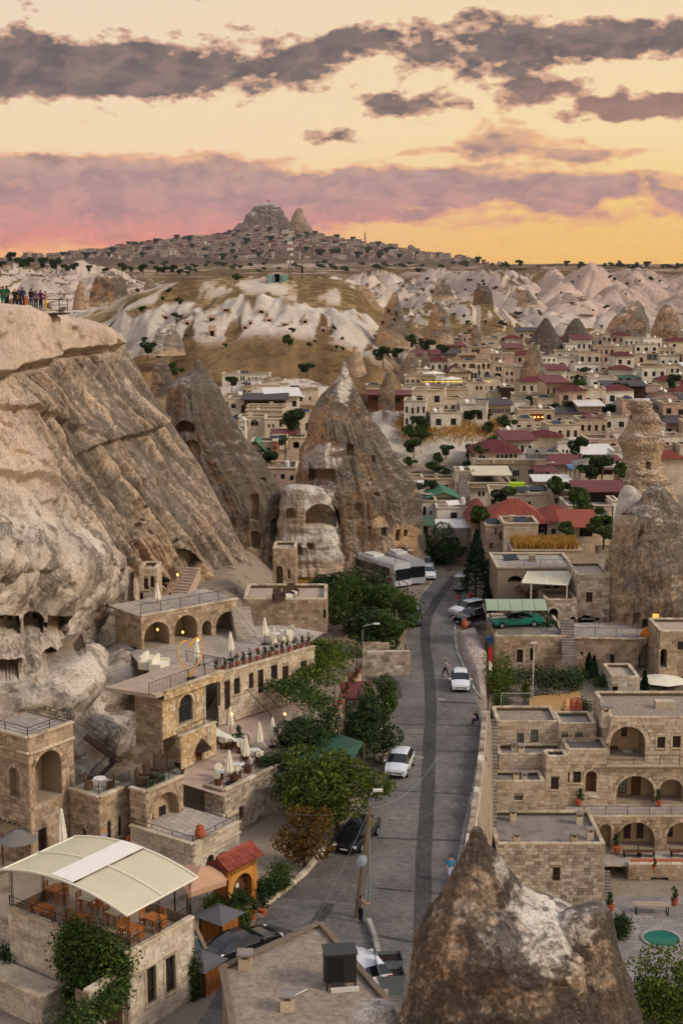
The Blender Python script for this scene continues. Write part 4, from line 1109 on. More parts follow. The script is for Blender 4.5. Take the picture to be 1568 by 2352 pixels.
m=MB();m.face(px_poly([(655,2062),(835,2078),(848,1975),(846,1880),(800,1880),(745,1945),(700,2005),(655,2042)],.016));tag(m.build('lane_cobble_paving',M['cobble_warm']),kind='structure')
m=MB();m.face(px_poly([(842,1556),(915,1562),(925,1605),(868,1602)],.016));tag(m.build('cobble_apron',M['cobble']),kind='structure')
for px,py,lb in ((1014,1607,'upper'),(962,1740,'middle'),(905,1880,'lower')):tag(MB().lathe([(.36,0),(.36,.03)],20).build('manhole_cover',M['roof_grey'],loc=atz(px,py,.012)),'round '+lb+' manhole cover set into the street pavers','manhole')
def kerb(pts,w=.24,h=.12,ln=.8,z=0.0,mat='kerb'):
 r=bpy.data.objects.new('kerb', None);COL.objects.link(r);r['kind']='structure'
 C=[atz(px,py,z) for px,py in pts];r.location=C[0]
 for a,b in zip(C,C[1:]):
  L=(b-a).length;n=max(1,round(L/ln));rz=atan2(b.y-a.y,b.x-a.x)
  for i in range(n):
   p=a.lerp(b,(i+.5)/n)-C[0]
   o=link('kerb_stone',ub_mesh(random.randrange(6),M[mat]),r,(p.x,p.y,h/2),(-pi/2,0,rz+random.uniform(-.02,.02)),(L/n-.015,h+random.uniform(-.01,.01),w))
 return r
kerb([(1052,1990),(1062,1930),(1072,1880),(1084,1822)],.26)
kerb([(1085,1816),(1098,1740),(1107,1655)],.18)
kerb([(1107,1607),(1092,1590),(1074,1552),(1050,1500),(1043,1462),(1044,1442)],.22)
kerb([(1044,1440),(1056,1395),(1070,1350)],.2)
kerb([(596,2108),(612,2078),(652,2048),(700,2008),(748,1948)],.34,.28,.7,mat='stone2')
kerb([(846,2122),(860,2160),(872,2210),(880,2250),(886,2292)],.28,.42,.7)
kerb([(905,1700),(890,1780),(884,1800)],.2)
kerb([(960,1412),(962,1374),(990,1338)],.2)
def bank(name,pts,h,mat):
 C=[atz(px,py,0) for px,py in pts];xs=[c.x for c in C];ys=[c.y for c in C]
 c0=Vector((sum(xs)/len(xs),sum(ys)/len(ys),0));n=40
 P=[]
 for i in range(n):
  f=i/(n-1);row=[]
  for j in range(n*2):
   t=2*pi*j/(n*2);k=t/(2*pi)*len(C);a,b=C[int(k)%len(C)],C[(int(k)+1)%len(C)]
   e=a.lerp(b,k-int(k));q=c0.lerp(e,f);row.append((q.x,q.y,h*(1-f**3)+.01))
  P.append(row)
 P=np.array(P);nn=fbm(P/.5,4);P[...,2]+=nn*.16*(P[...,2]>.05)-(np.linspace(0,1,n)[:, None]>.97)*.15
 col=mixc(np.broadcast_to(np.array(lin(196,180,170)),P.shape),np.array(lin(160,140,128)),np.clip(.5+nn,0,1))
 me=grid_mesh(name,P,M['rock_near'],np.concatenate([col,np.full(P.shape[:2]+(1,),.1)],-1),closed_u=True)
 return tag(link(name,me),kind='structure')
bank('rubble_bank',[(1052,1448),(1090,1440),(1118,1500),(1116,1595),(1104,1600),(1080,1550),(1056,1498)],.8,'rock_near')
#  stepped hotel below the street (right)
def fr(px0,px1,pyt,pyb,Y):
 a=at(px0,pyb,Y);b=at(px1,pyb,Y);t=at(px0,pyt,Y)
 return a,b.x-a.x,t.z-a.z
def front_block(name,label,px0,px1,pyt,pyb,Y,depth,ops=(),mat='stone',roof='gravel_roof',par=.25,group=None,copw=.34,detail=True,bw=(.38,.75),bh=.30,frame='wood',drop=0.0,mortar='stone_mortar',cat='building',surround=False,finish=True,side=True,back=None):
 P,W,H=fr(px0,px1,pyt,pyb,Y);P=P-Vector((0,0,drop));H+=drop
 b=Bldg(name,label,cat,P,0,mat,mortar,group,frame,detail,bh,bw)
 b.W,b.H,b.D=W,H,depth
 b.wall((0,0),(W,0),0,H,ops,surround=surround,back=back)
 b.wall((0,depth),(0,0),0,H,(),blocks=side);b.wall((W,0),(W,depth),0,H,(),blocks=side);b.plain((W,depth),(0,depth),0,H)
 b.slab([(.05,.05),(W-.05,.05),(W-.05,depth-.05),(.05,depth-.05)],H-par,roof)
 b.coping([(.12,.12),(W-.12,.12),(W-.12,depth-.12),(.12,depth-.12)],H,copw,closed=True)
 if finish:b.finish()
 return b
b=front_block('hotel_wing','upper hotel wing with two windows and a flat gravel roof right by the street wall',1140,1280,1660,1722,108,4.2,
 [(1186,1685,1202,1706,'wb'),(1218,1676,1234,1705,'wb')],roof='gravel_roof',drop=.3,finish=False)
b.chimney(1.3,-.9,-.1,.45,1.4);b.finish()
b=front_block('hotel_wing','low hotel wing with two small square windows and dry grass on its roof',1282,1366,1664,1712,107.4,3.2,
 [(1288,1686,1303,1697,'wb'),(1320,1684,1337,1695,'wb')],roof='gravel_roof',drop=.3)
b=front_block('hotel_wing','hotel wing with a bare grey roof in the middle of the stepped hotel',1144,1300,1735,1775,105.2,2.6,[],roof='roof_grey',drop=.5,finish=False)
b.chimney(1.9,.5,b.H-.25,.45,1.0);b.chimney(1.9,-1.4,.1,.45,1.0);b.finish()
b=front_block('hotel_wing','hotel wing with an arched wooden door and tall windows above the railing',1298,1394,1724,1846,104.6,3.0,
 [(1300,1774,1306,1798,'w'),(1315,1772,1332,1798,'w'),(1344,1771,1367,1819,'ad')],roof='roof_grey',drop=.2)
b=front_block('hotel_wing','small hotel wing with a single tiny window and a worn grey roof',1130,1248,1797,1862,102.4,2.4,[(1180,1827,1199,1838,'wb')],roof='roof_grey',drop=.6,finish=False)
b.chimney(1.9,.6,b.H-.25,.45,1.0);b.finish()
b=front_block('hotel_wing','narrow hotel wing with one brown casement between two roofs',1250,1300,1740,1858,103.4,1.6,[(1264,1785,1281,1813,'w')],roof='roof_grey',drop=.3)
b=front_block('hotel_wing','lowest hotel wing with patchwork stone front and three roof chimneys',1136,1383,1940,2082,95.4,6.4,
 [(1268,1992,1284,2023,'w')],mat='stone_mix',roof='roof_grey',bw=(.28,.5),bh=.27,finish=False,drop=.4)
for (cx_,cy_) in ((1.6,.7),(5.9,.7),(7.3,1.6)):b.chimney(cx_,cy_,b.H-.3,.52,.95)
for (cx_,cy_) in ((1.9,5.2),(7.0,4.6)):b.chimney(cx_,cy_,b.H-.3,.5,.95)
b.finish()
MB().box(0,0,0,2.6,1.5,.7).build('low_wall',M['stone_mortar'],b.root,loc=(5.6,-1.6,0))
b=front_block('arched_house','tall hotel house with a large arched balcony and a door arch beneath',1394,1640,1650,1850,104.6,7.0,
 [(1396,1669,1478,1742,'a',dict(depth=2.2,rt=.34,inner=[(.16,.42,.13,.28,'w'),(.55,.42,.15,.30,'w')])),
     (1508,1692,1525,1718,'w',dict(sur=True)),(1543,1690,1560,1717,'w',dict(sur=True)),
     (1415,1782,1500,1842,'a',dict(depth=1.6,rt=.3,rise=.9,inner=[(.27,.06,.20,.55,'wb'),(.62,.0,.25,.70,'d')])),
     (1513,1790,1565,1842,'a',dict(depth=1.6,rt=.28,rise=.9))],roof='gravel_roof',drop=.2,finish=False)
z=b.uz((0,0),(1,0),1440,1752)[1]
MB().box(-.3,-.55,z-.16,b.W,-.001,z).build('balcony_slab',M['coping'],b.root)
railing(b.root,[(-.2,-.45),(4.0,-.45),(5.6,-.45),(7.8,-.45,z-1.6)],z,.8,.3,mid=True,r=.014)
b.chimney(-.25,.9,b.H-1.0,.75,1.9);b.finish()
MB().box(4.4,3.2,b.H-.25,6.0,4.0,b.H+.35).build('skylight',M['coping'],b.root)
def terrace(name,label,px0,px1,py_front,z,depth,h,mat='stone_brown',floor='terrace_pale',ops=(),rail=True):
 P=atz(px0,py_front,z);Q=atz(px1,py_front,z);W=Q.x-P.x
 b=Bldg(name,label,'terrace',P-Vector((0,0,h)),0,mat);b.W,b.H=W,h
 b.wall((0,0),(W,0),0,h,ops);b.plain((0,depth),(0,0),0,h);b.plain((W,0),(W,depth),0,h)
 b.slab([(.0,.0),(W,.0),(W,depth),(.0,depth)],h+.004,floor,.1,'floor')
 b.coping([(0,.12),(W,.12)],h,.3,.1)
 if rail:railing(b.root,[(.1,.12),(W,.12)],h+.1,.75,.5,mid=True,r=.013)
 return b
t1=terrace('hotel_terrace','narrow paved terrace with black railing under the arched house',1288,1640,1876,-6.0,3.6,3.0,
 ops=[(1376,1893,1400,1950,'a',dict(depth=1.0)),(1416,1889,1500,1948,'a',dict(depth=1.3,rt=.3,inner=[(.06,.12,.1,.5,'w'),(.36,.14,.18,.62,'w'),(.70,.14,.18,.58,'w')])),(1530,1889,1600,1948,'a',dict(depth=1.3,rt=.3,inner=[(.2,.2,.22,.6,'w')]))])
t1.finish()
m=MB();c=[atz(1000,2120,PIT),atz(1640,2120,PIT)]
zc_=-8.9
P=atz(1380,1992,zc_);Q=atz(1640,1992,zc_)
b=Bldg('court_terrace','lower paved court terrace with planter and two dark garage openings','terrace',P-Vector((0,0,1.75)),0,'stone_brown')
W=Q.x-P.x;x0=2.1
b.wall((x0,0),(W,0),0,1.95,[(1424,2020,1464,2062,'dark',dict(depth=1.2)),(1492,2016,1530,2062,'dark',dict(depth=1.2))])
b.plain((x0,4),(x0,0),0,1.75);b.slab([(0,.3),(W,.3),(W,4.5),(0,4.5)],1.752,'terrace_pale',.1,'floor')
b.coping([(x0,.15),(W,.15)],1.95,.4,.12);b.finish()
MB().box(x0+.3,.35,1.76,W-.2,.7,2.15).build('planter',M['terracotta'],b.root)
m=MB();m.face([tuple(atz(px,py,PIT+.012)) for px,py in [(1380,2060),(1700,2060),(1740,2360),(1380,2360)]]);M['court']=paver_mat('court_slabs',lin(156,150,144),lin(138,132,128),lin(112,106,102),.8,.5,.1,.25);tag(m.build('court_paving',M['court']),kind='structure')
st=stairs('court_stairs','curved little stone stairs between the court and the lower wing',atz(1392,2068,PIT+.02),(0.08,1),9,1.0,.13,.3)
A=atz(1122,1928,-5.9);Bp=atz(1128,1652,-.1)
d_=Vector((Bp.x-A.x,Bp.y-A.y,0));n_=32
stairs('street_stairs','long straight stone stairs climbing beside the street wall',A,d_.normalized(),n_,1.15,(Bp.z-A.z)/n_,d_.length/n_)
wl=[(1112,1650),(1107,1720),(1100,1790),(1092,1850),(1084,1900),(1074,1960),(1060,2060)]
C=[atz(px,py,0) for px,py in wl]
b=Bldg('street_wall','rough stone retaining wall with stepped coping between street and stairs','wall',C[0]+Vector((0,0,-7)),0,'stone2',bh=.34)
for i in range(len(C)-1):
 p,q=C[i]-C[0],C[i+1]-C[0];L=(q-p).length
 nrm=Vector((-(q-p).y,(q-p).x,0)).normalized()
 if nrm.x<0:nrm=-nrm
 a2,b2=p+nrm*.2,q+nrm*.2
 b.wall((b2.x,b2.y),(a2.x,a2.y),3.0 if i<2 else 1.0,7.35,(),blocks=True)
 a3,b3=p-nrm*.2,q-nrm*.2
 b.wall((a3.x,a3.y),(b3.x,b3.y),6.95,7.35,(),blocks=True,mat='stone_brown')
 k=max(1,int(L/1.25));rz=atan2((q-p).y,(q-p).x)
 for j in range(k):
  c=p.lerp(q,(j+.5)/k);h=.55+.2*(j%2)
  b.blocks.append(('coping_stone',Vector((c.x,c.y,7.35+h/2-.1)),rz,(L/k-.05-.12*(j%3==0),.42,h),'stone_mix',0, True))
b.finish()
#  hotels under the cliff (left); their walls run parallel
YAW=radians(55.0);U=Vector((cos(YAW),sin(YAW),0));V=Vector((-sin(YAW),cos(YAW),0))
def corner_block(name,label,cpx,cpy,zt,rpx,lpx,zb,ops_r=(),ops_l=(),mat='stone',roof='terrace_pale',cat='building',par=0.0,cop=True,bh=.30,bw=(.38,.75),detail=True,back=None,yaw=None,finish=True,frame='wood_dark',mortar='stone_mortar',name_roof='roof'):
 """block seen on its corner: right face runs away to picture column rpx, left face to lpx"""
 yw=YAW if yaw is None else yaw;u=Vector((cos(yw),sin(yw),0));v=Vector((-sin(yw),cos(yw),0))
 C=atz(cpx,cpy,zt);Lr=along(C,u,rpx);Ll=along(C,v,lpx) if lpx is not None else 3.0
 b=Bldg(name,label,cat,(C.x,C.y,zb),yw,mat,mortar, None,frame,detail,bh,bw);H=zt-zb
 b.W,b.D,b.H=Lr,Ll,H
 b.wall((0,0),(Lr,0),0,H,ops_r,back=back);b.wall((0,Ll),(0,0),0,H,ops_l,back=back)
 b.plain((Lr,0),(Lr,Ll),0,H);b.plain((Lr,Ll),(0,Ll),0,H)
 b.slab([(.05,.05),(Lr-.05,.05),(Lr-.05,Ll-.05),(.05,Ll-.05)],H-par,roof,name=name_roof)
 if cop:b.coping([(0,Ll),(0,0),(Lr,0)],H,.36,.13)
 if finish:b.finish()
 return b
b=corner_block('restaurant','corner restaurant with open roof terrace under a cream awning',295,2190,4.4,441,20,-.6,
 ops_r=[(336,2225,359,2296,'w',dict(sur=True)),(379,2202,403,2271,'w',dict(sur=True))],mat='stone2',roof='terrace',par=.55,name_roof='floor',finish=False)
PAV=b;PW,PD=b.W,b.D
for sg,z_ in ((1,4.15),):
 b.coping([(0,PD),(0,-.06),(PW,-.06)],3.85,.2,.12,mat='coping',ln=1.2,name='string_course')
b.finish()
PORTAL=Bldg('entrance_portal','stone entrance portal with arched door and oval sign below the restaurant','portal',(PAV.P0.x,PAV.P0.y,-1.2),YAW,'stone2')
Lp=-along(PAV.P0+Vector((0,0,3.4)),U,216)
PORTAL.wall((-Lp,.35),(0,.35),0,4.5,[(243,2296,285,2400,'ad',dict(leaf='wood_dark',rt=.2))]);PORTAL.coping([(-Lp,.45),(0,.45)],4.5,.45,.16);PORTAL.plain((-Lp,1.2),(-Lp,.35),0,4.5);PORTAL.finish()
u_,v_=PORTAL.uz((-Lp,.35),(0,.35),265,2257)
m=MB();m.lathe([(.36,0),(.36,.05)],20,sx=1,sy=.62);o=m.build('sign',M['wood_dark'],PORTAL.root);o.location=(-Lp+u_,.33,v_);o.rotation_euler=(pi/2,0,0)
m=MB();m.lathe([(.33,.05),(.33,.056),(.29,.056),(.29,.05)],20,sx=1,sy=.60);r=m.build('ring',paint(214,160,60),o)
def awning():
 t=thing('terrace_awning','large arched cream awning on slim lattice posts over the restaurant terrace','awning',PAV.P0+Vector((0,0,5.55)),YAW)
 L,W=PD+.35,PW+.5
 z= lambda s:1.55+.62*(1-(2*s-1)**2) 
 def sheet(name,x0,x1,s0,s1,mat,dz=0,corr=0,n=14):
  m=MB()
  for i in range(n):
   sa,sb=s0+(s1-s0)*i/n,s0+(s1-s0)*(i+1)/n
   m.face([(x0,-.2+sa*L,z(sa)+dz+corr*(i%2)),(x1,-.2+sa*L,z(sa)+dz+corr*(i%2)),(x1,-.2+sb*L,z(sb)+dz+corr*((i+1)%2)),(x0,-.2+sb*L,z(sb)+dz+corr*((i+1)%2))])
  return m.build(name,M[mat],t)
 for x0,x1 in ((-.25,W/2-.35),(W/2-.25,W-.3)):
  for s0,s1 in ((0,.41),(.59,1)):sheet('fabric',x0,x1,s0,s1,'awning')
 sheet('ridge_sheet',-.25,W-.3,.41,.59,'white_metal',.10,.05,24)
 for x in (-.28,W/2-.3,W-.28):
  m=MB();pts=[(x,-.22+s*L,z(s)+.03) for s in np.linspace(0,1,17)];m.tube(pts,.07,5);m.build('beam',M['white_cloth'],t)
 for s in (0,1):
  m=MB();m.tube([(-.28,-.22+s*L,z(s)),(W-.28,-.22+s*L,z(s))],.07,5);m.build('gutter',M['white_cloth'],t)
 for x in (.12,W/2-.3,W-.55):
  for y in (.12,L*.5,L-.5):
   if x==W/2-.3 and y==L*.5: continue
   m=MB()
   for q in ((-.06,-.06),(.06,-.06),(.06,.06),(-.06,.06)):m.tube([(x+q[0],y+q[1],-1.1),(x+q[0],y+q[1],z((y+.2)/L)-.02)],.014,3)
   for k in range(14):
    zz=-1.0+k*.17;m.tube([(x-.06,y-.06,zz),(x+.06,y-.06,zz+.15)],.008,3);m.tube([(x+.06,y-.06,zz),(x+.06,y+.06,zz+.15)],.008,3)
   m.build('post',M['iron'],t)
awning()
railing(PAV.root,[(.1,PD),(.1,.1),(PW,.1)],4.6+.5,.5,.9,mid=True,r=.014)
def table_mesh():
 m=MB();m.box(-.4,-.4,.68,.4,.4,.74)
 return m.mesh('table_top',M['wood_warm']),MB().box(-.03,-.03,0,.03,.03,.68).mesh('leg',M['wood_warm'])
_tt,_tl=table_mesh()
_cs=[MB().box(-.2,-.2,.40,.2,.2,.45).mesh('seat',M['wood_warm']),MB().box(-.02,-.02,0,.02,.02,.42).mesh('leg',M['wood_warm'])]
m=MB()
for z_ in (.58,.70,.83):m.box(-.18,.165,z_,.18,.19,z_+.07)
for sx in (-.19,.19):m.box(sx-.02,.16,.42,sx+.02,.2,.93)
_cs.append(m.mesh('backrest',M['wood_warm']))
_wt=MB().box(-.42,-.42,.74,.42,.42,.765).mesh('table_pad',M['white_cloth'])
def dining(x,y,z,yaw,label,sc=1.0,chairs=4,cloth=False,lc=None,grp='dining chairs on the restaurant terrace'):
 t=thing('dining_table',label,'table',(x,y,z),yaw);t.scale=(sc,)*3
 link('table_top',_tt,t)
 for a in (-.34,.34):
  for c in (-.34,.34):link('leg',_tl,t,(a,c,0))
 if cloth:link('place_mat',_wt,t)
 for k in range(chairs):
  an=yaw+[pi/2,-pi/2,0,pi][k]
  p=Vector((x,y,z))+Vector((cos(an),sin(an),0))*.55*sc
  c=thing('dining_chair','ladder-back chair at the '+label,'chair',p,an-pi/2,'chairs at the '+label);c.scale=(sc,)*3
  link('seat',_cs[0],c);link('backrest',_cs[2],c)
  for a in (-.18,.18):
   for d in (-.18,.18):link('leg',_cs[1],c,(a,d,0))
for k,(px,py,lab,cl,n) in enumerate([(97,2085,'plain wooden table beside the left rail of the restaurant terrace', False,2),(128,2040,'wooden dining table at the far corner of the restaurant terrace', False,3),(206,2062,'table with two white place mats mid terrace under the awning', True,3),
  (268,2095,'table with a white mat behind the central lattice post', True,3),(352,2106,'broad wooden table nearest the right rail of the restaurant terrace', False,3),(182,2105,'wooden table partly hidden by the ivy on the terrace', False,2),(300,2130,'wooden table right behind the near lattice post', False,2)]):
 p=atz(px,py,4.55);dining(p.x,p.y,3.86,YAW+.05*(k%3),lab,1.0,n,cl)
T=corner_block('hotel_tower','left hotel tower with a wide arched loggia and railed roof',64,1696,8.3,167,-40,-.5,
 ops_r=[(81,1735,145,1822,'a',dict(depth=1.8,inner=[(.62,.45,.3,.4,'w')])),(88,1907,111,1964,'d')],ops_l=[(24,1760,50,1836,'a',dict(depth=1.0)),(-20,1760,4,1836,'a',dict(depth=1.0))],mat='stone_brown',par=.1,bh=.28,finish=False)
T.coping([(0,T.D),(0,-.08),(T.W,-.08)],7.75,.26,.16,ln=1.0,name='cornice');T.finish()
railing(T.root,[(.12,T.D),(.12,.12),(T.W,.12),(T.W,2.5)],T.H+.13,.5,.7,mid=True,r=.014)
Mb=corner_block('hotel_room','small hotel room block with two narrow windows beneath a glass-railed terrace',228,1832,4.1,300,160,.2,
 ops_r=[(247,1887,256,1928,'w'),(272,1876,281,1918,'w')],ops_l=[(190,1900,200,1922,'aw')],mat='stone_brown',par=.02,bh=.28)
Rb=corner_block('hotel_room','hotel room block with a recessed arch door below two wicker armchairs',335,1820,4.3,420,299,.2,
 ops_r=[(350,1834,413,1936,'a',dict(depth=.7,rt=.26,inner=[(.2,0,.24,.62,'d'),(.68,.3,.22,.36,'w')]))],mat='stone_brown',par=.02,bh=.28)
m=MB()
def glass_rail(parent,pts,z,h=.75):
 pts=[Vector((p[0],p[1],z)) for p in pts]
 for a,b in zip(pts,pts[1:]):
  k=max(1,round((b-a).length/1.1))
  for i in range(k):
   p,q=a.lerp(b,i/k+.02),a.lerp(b,(i+1)/k-.02)
   m=MB();m.face([p+Vector((0,0,.06)),q+Vector((0,0,.06)),q+Vector((0,0,h)),p+Vector((0,0,h))]);m.build('glass_panel',M['clear'],parent)
  for i in range(k+1):
   p=a.lerp(b,i/k);MB().tube([p,p+Vector((0,0,h+.06))],.025,5).build('post',M['iron'],parent)
glass_rail(Mb.root,[(.1,Mb.D),(.1,.1),(Mb.W,.1)],Mb.H+.13);glass_rail(Rb.root,[(.1,.1),(Rb.W-.1,.1),(Rb.W-.1,2.4)],Rb.H+.13)
u_,v_=Mb.uz((0,0),(1,0),238.5,1904)
MB().box(u_-.13,-.05,v_-.2,u_+.13,-.03,v_+.2).build('wall_sign',M['orange'],Mb.root)
u_,v_=Mb.uz((0,0),(1,0),238.5,1922);MB().box(u_-.13,-.05,v_-.2,u_+.13,-.03,v_+.2).build('wall_sign',paint(150,170,210),Mb.root)
Pb=corner_block('patio_wall','low ashlar patio wall with dark doorways behind the tan awning',444,1941,1.9,549,300,-1.0,
 ops_r=[(473,1968,491,2000,'ad',dict(leaf='wood_dark')),(503,1961,516,2000,'d')],mat='stone2',roof='terrace_pale',cat='wall',name_roof='floor',finish=False)
Pb.coping([(0,Pb.D),(0,-.08),(Pb.W,-.08)],2.2,.2,.14,name='string_course');Pb.finish()
railing(Pb.root,[(.15,Pb.D),(.15,.15),(Pb.W,.15)],Pb.H+.13,.32,1.2,mid=False,r=.014)
Rh=corner_block('terrace_house','stone terrace house whose roof terrace holds cream umbrellas and round chairs',515,1816,3.2,668,470,-2.2,
 ops_r=[(549,1855,560,1880,'dark'),(590,1880,606,1940,'d')],ops_l=[],mat='stone_mix',roof='terrace_rose',par=.1,bw=(.22,.45),bh=.2,name_roof='floor',finish=False)
Rh.coping([(0,1.0),(0,-.06),(1.1,-.06)],3.6,.4,.2,name='string_course');Rh.finish()
Z0=3.2
m=MB();m.face([tuple(atz(px,py,Z0-.09)) for px,py in [(418,1800),(515,1830),(668,1735),(775,1700),(790,1640),(700,1560),(520,1560),(440,1690)]]);tag(m.build('patio_paving',M['terrace_rose']),kind='structure')
railing(Rh.root,[(.15,.15),(Rh.W,.15)],Rh.H+.1,.7,.16,r=.011)
def crazy_wall(b,p0,p1,z0,z1,holes=(),sz=.34,depth=.03):
 a=Vector((p0[0],p0[1],0));d=Vector((p1[0]-p0[0],p1[1]-p0[1],0));L=d.length;d/=L;n=Vector((d.y,-d.x,0))
 nu,nv=max(2,int(L/sz)),max(2,int((z1-z0)/(sz*.8)))
 rnd=random.Random(5);G=[[(L*i/nu+(rnd.uniform(-.4,.4)*L/nu if 0<i<nu else 0),z0+(z1-z0)*j/nv+(rnd.uniform(-.4,.4)*(z1-z0)/nv if 0<j<nv else 0)) for i in range(nu+1)] for j in range(nv+1)]
 for j in range(nv):
  for i in range(nu):
   q=[G[j][i],G[j][i+1],G[j+1][i+1],G[j+1][i]]
   cu,cv=sum(x for x,_ in q)/4,sum(y for _,y in q)/4
   if any(h[0]-.1<cu<h[2]+.1 and h[1]-.1<cv<h[3]+.12 for h in holes): continue
   if rnd.random()<.22:tri=[[q[0],q[1],q[2]],[q[0],q[2],q[3]]]
   else:tri=[q]
   for pl in tri:
    cu,cv=sum(x for x,_ in pl)/len(pl),sum(y for _,y in pl)/len(pl)
    m=MB();k=len(pl);o_=a+d*cu+Vector((0,0,cv))
    back=[(d*((x-cu)*.93)+Vector((0,0,(y-cv)*.93))) for x,y in pl];fro=[(d*((x-cu)*.84)+Vector((0,0,(y-cv)*.84)))+n*(depth+rnd.uniform(0,.02)) for x,y in pl]
    m.raw(back+fro,[tuple(range(k,2*k))]+[(i2,(i2+1)%k,k+(i2+1)%k,k+i2) for i2 in range(k)])
    m.build('rubble_stone',M['rubble'],b.root,loc=o_)
C=atz(416,1768,Z0)
Tw=Bldg('stone_tower','white rubble-stone tower with an arched window and a small door under a conical hood','building',C,YAW,'rubble','stone_mortar', None,'wood')
W=along(C+Vector((0,0,2)),U,496)
ops=[(450,1719,466,1776,'d')]
h1=Tw.uz((0,0),(1,0),418,1690)[1]
O=Tw.wall((0,0),(W,0),0,h1,ops,blocks=False);crazy_wall(Tw,(0,0),(W,0),0,h1,[(o['u0'],o['v0'],o['u1'],o['v1']) for o in O],.30)
Tw.wall((0,2.6),(0,0),-1,h1,(),mat='stone_brown');Tw.plain((W,0),(W,3),0,h1);Tw.slab([(0,0),(W,0),(W,3),(0,3)],h1,'terrace',.1,'ledge');Tw.coping([(0,2.5),(0,0),(W,0)],h1,.3,.1)
x0=Tw.uz((0,.5),(1,.5),374,1680)[0];x1=Tw.uz((0,.5),(1,.5),472,1660)[0];h2=Tw.uz((0,.5),(1,.5),430,1586)[1]
O=Tw.wall((x0,.5),(x1,.5),h1,h2,[(411,1601,444,1652,'aw',dict(rt=.2))],blocks=False);crazy_wall(Tw,(x0,.5),(x1,.5),h1,h2,[(o['u0']-.2,o['v0']-.05,o['u1']+.2,o['v1']+.2) for o in O],.30)
Tw.plain((x1,.5),(x1,3),h1,h2);Tw.wall((x0,3),(x0,.5),h1-1,h2,(),mat='stone_brown')
x2=Tw.uz((0,.2),(1,.2),512,1570)[0];h3=h2+.62
Tw.wall((x0-.1,.2),(x2,.2),h2,h3,(),blocks=False,name='balcony');crazy_wall(Tw,(x0-.1,.2),(x2,.2),h2,h3,(),.26)
Tw.slab([(x0-.9,.2),(x2,.2),(x2,4.2),(x0-1.6,4.2)],h3,'terrace',.25,'deck');Tw.coping([(x0-.1,.2),(x2,.2)],h3,.34,.1)
Tw.finish()
railing(Tw.root,[(x0-1.5,.25),(x0+.6,.25),(x2-.1,.25),(x2-.1,3.5)],h3+.1,.85,.13)
railing(Tw.root,[(x0+1.0,.1),(W,.1)],h1+.1,.45,.16)
o=MB().lathe([(.75,0),(.72,.05),(.05,.75),(.01,.78)],10,sx=1,sy=.8).build('hood',M['iron_brown'],Tw.root);u_,v_=Tw.uz((0,0),(1,0),462,1720);o.location=(u_,-.1,v_)
MB().tube([(W-.9,-.06,0),(W-.9,-.06,h1),(x1-.1,.42,h1+.3),(x1-.1,.42,h2)],.05,6).build('drain_pipe',M['white_metal'],Tw.root)
HEART=Tw.root,(x2+x0)/2+.7,h3+.1
t=thing('heart_frame','large yellow heart-shaped photo frame standing on the balcony deck','frame',Tw.world(*((Tw.uz((0,.6),(1,.6),440,1560)[0]),.6,h3+.12)),YAW+radians(-8))
hp=[(1.02*(.0625*16*sin(a)**3),0,1.62+.0625*1.35*(13*cos(a)-5*cos(2*a)-2*cos(3*a)-cos(4*a))) for a in np.linspace(0,2*pi,41)]
zmin=min(p[2] for p in hp);hp=[(p[0]*1.15,p[1],(p[2]-zmin)*1.12+.02) for p in hp]
m=MB();m.tube(hp,.045,6);m.build('heart',paint(232,170,44),t)
MB().box(-.3,-.2,-.02,.3,.2,.03).build('foot',M['iron'],t)
ZT=7.2
C=atz(326,1492,ZT)
Ar=Bldg('arcade','vaulted stone arcade with four lit arches at the cliff foot','arcade',C,radians(40),'stone_brown','stone_mortar')
ua=Vector((cos(radians(40)),sin(radians(40)),0));W=along(C,ua,548)
hA=Ar.uz((0,0),(1,0),330,1415)[1]
Ar.wall((0,0),(W,0),0,hA,[(331,1434,390,1492,'a',dict(depth=2.2,rt=.3)),(401,1418,454,1480,'a',dict(depth=2.2,rt=.3)),(464,1428,486,1476,'a',dict(depth=1.6,rt=.22)),(496,1410,548,1470,'a',dict(depth=2.2,rt=.3))])
Ar.slab([(0,0),(W,0),(W,5),(0,5)],hA,'terrace_pale',.2);Ar.coping([(0,0),(W,0)],hA,.3,.12);Ar.wall((0,4),(0,0),0,hA,());Ar.finish()
railing(Ar.root,[(.1,.2),(W,.2)],hA+.12,.8,.16)
m=MB();m.face([tuple(atz(px,py,ZT)) for px,py in [(300,1500),(330,1540),(512,1548),(716,1472),(745,1452),(640,1435),(560,1440),(330,1480)]]);tag(m.build('terrace_paving',M['terrace_pale']),kind='structure')
C=atz(500,1549,ZT);yF=radians(48);uF=Vector((cos(yF),sin(yF),0));W=along(C,uF,722)
Gf=Bldg('garden_house','rose-coloured garden facade with dark windows under the flower terrace','building',C-Vector((0,0,4.0)),yF,'stone','stone_mortar', None,'wood_dark')
Gf.wall((0,0),(W,0),0,4.0,[(493,1570,506,1620,'w'),(515,1566,529,1628,'d'),(537,1560,551,1592,'w'),(571,1548,582,1580,'d'),(592,1540,605,1590,'d'),(622,1530,637,1560,'w'),(648,1532,662,1580,'d'),(690,1520,704,1548,'w')])
Gf.slab([(0,0),(W,0),(W,2),(0,2)],4.0+.004,'terrace_pale',.2,'floor');Gf.coping([(-.2,0),(W,0)],4.0,.36,.12);Gf.finish()
railing(Gf.root,[(0,.2),(W,.2)],4.14,.72,.14,r=.011)
FRONT=Gf
A,B_=atz(830,1543,3.6),atz(764,1655,3.6);A_W=A
d=Vector((A.x-B_.x,A.y-B_.y,0));yw=atan2(d.y,d.x)
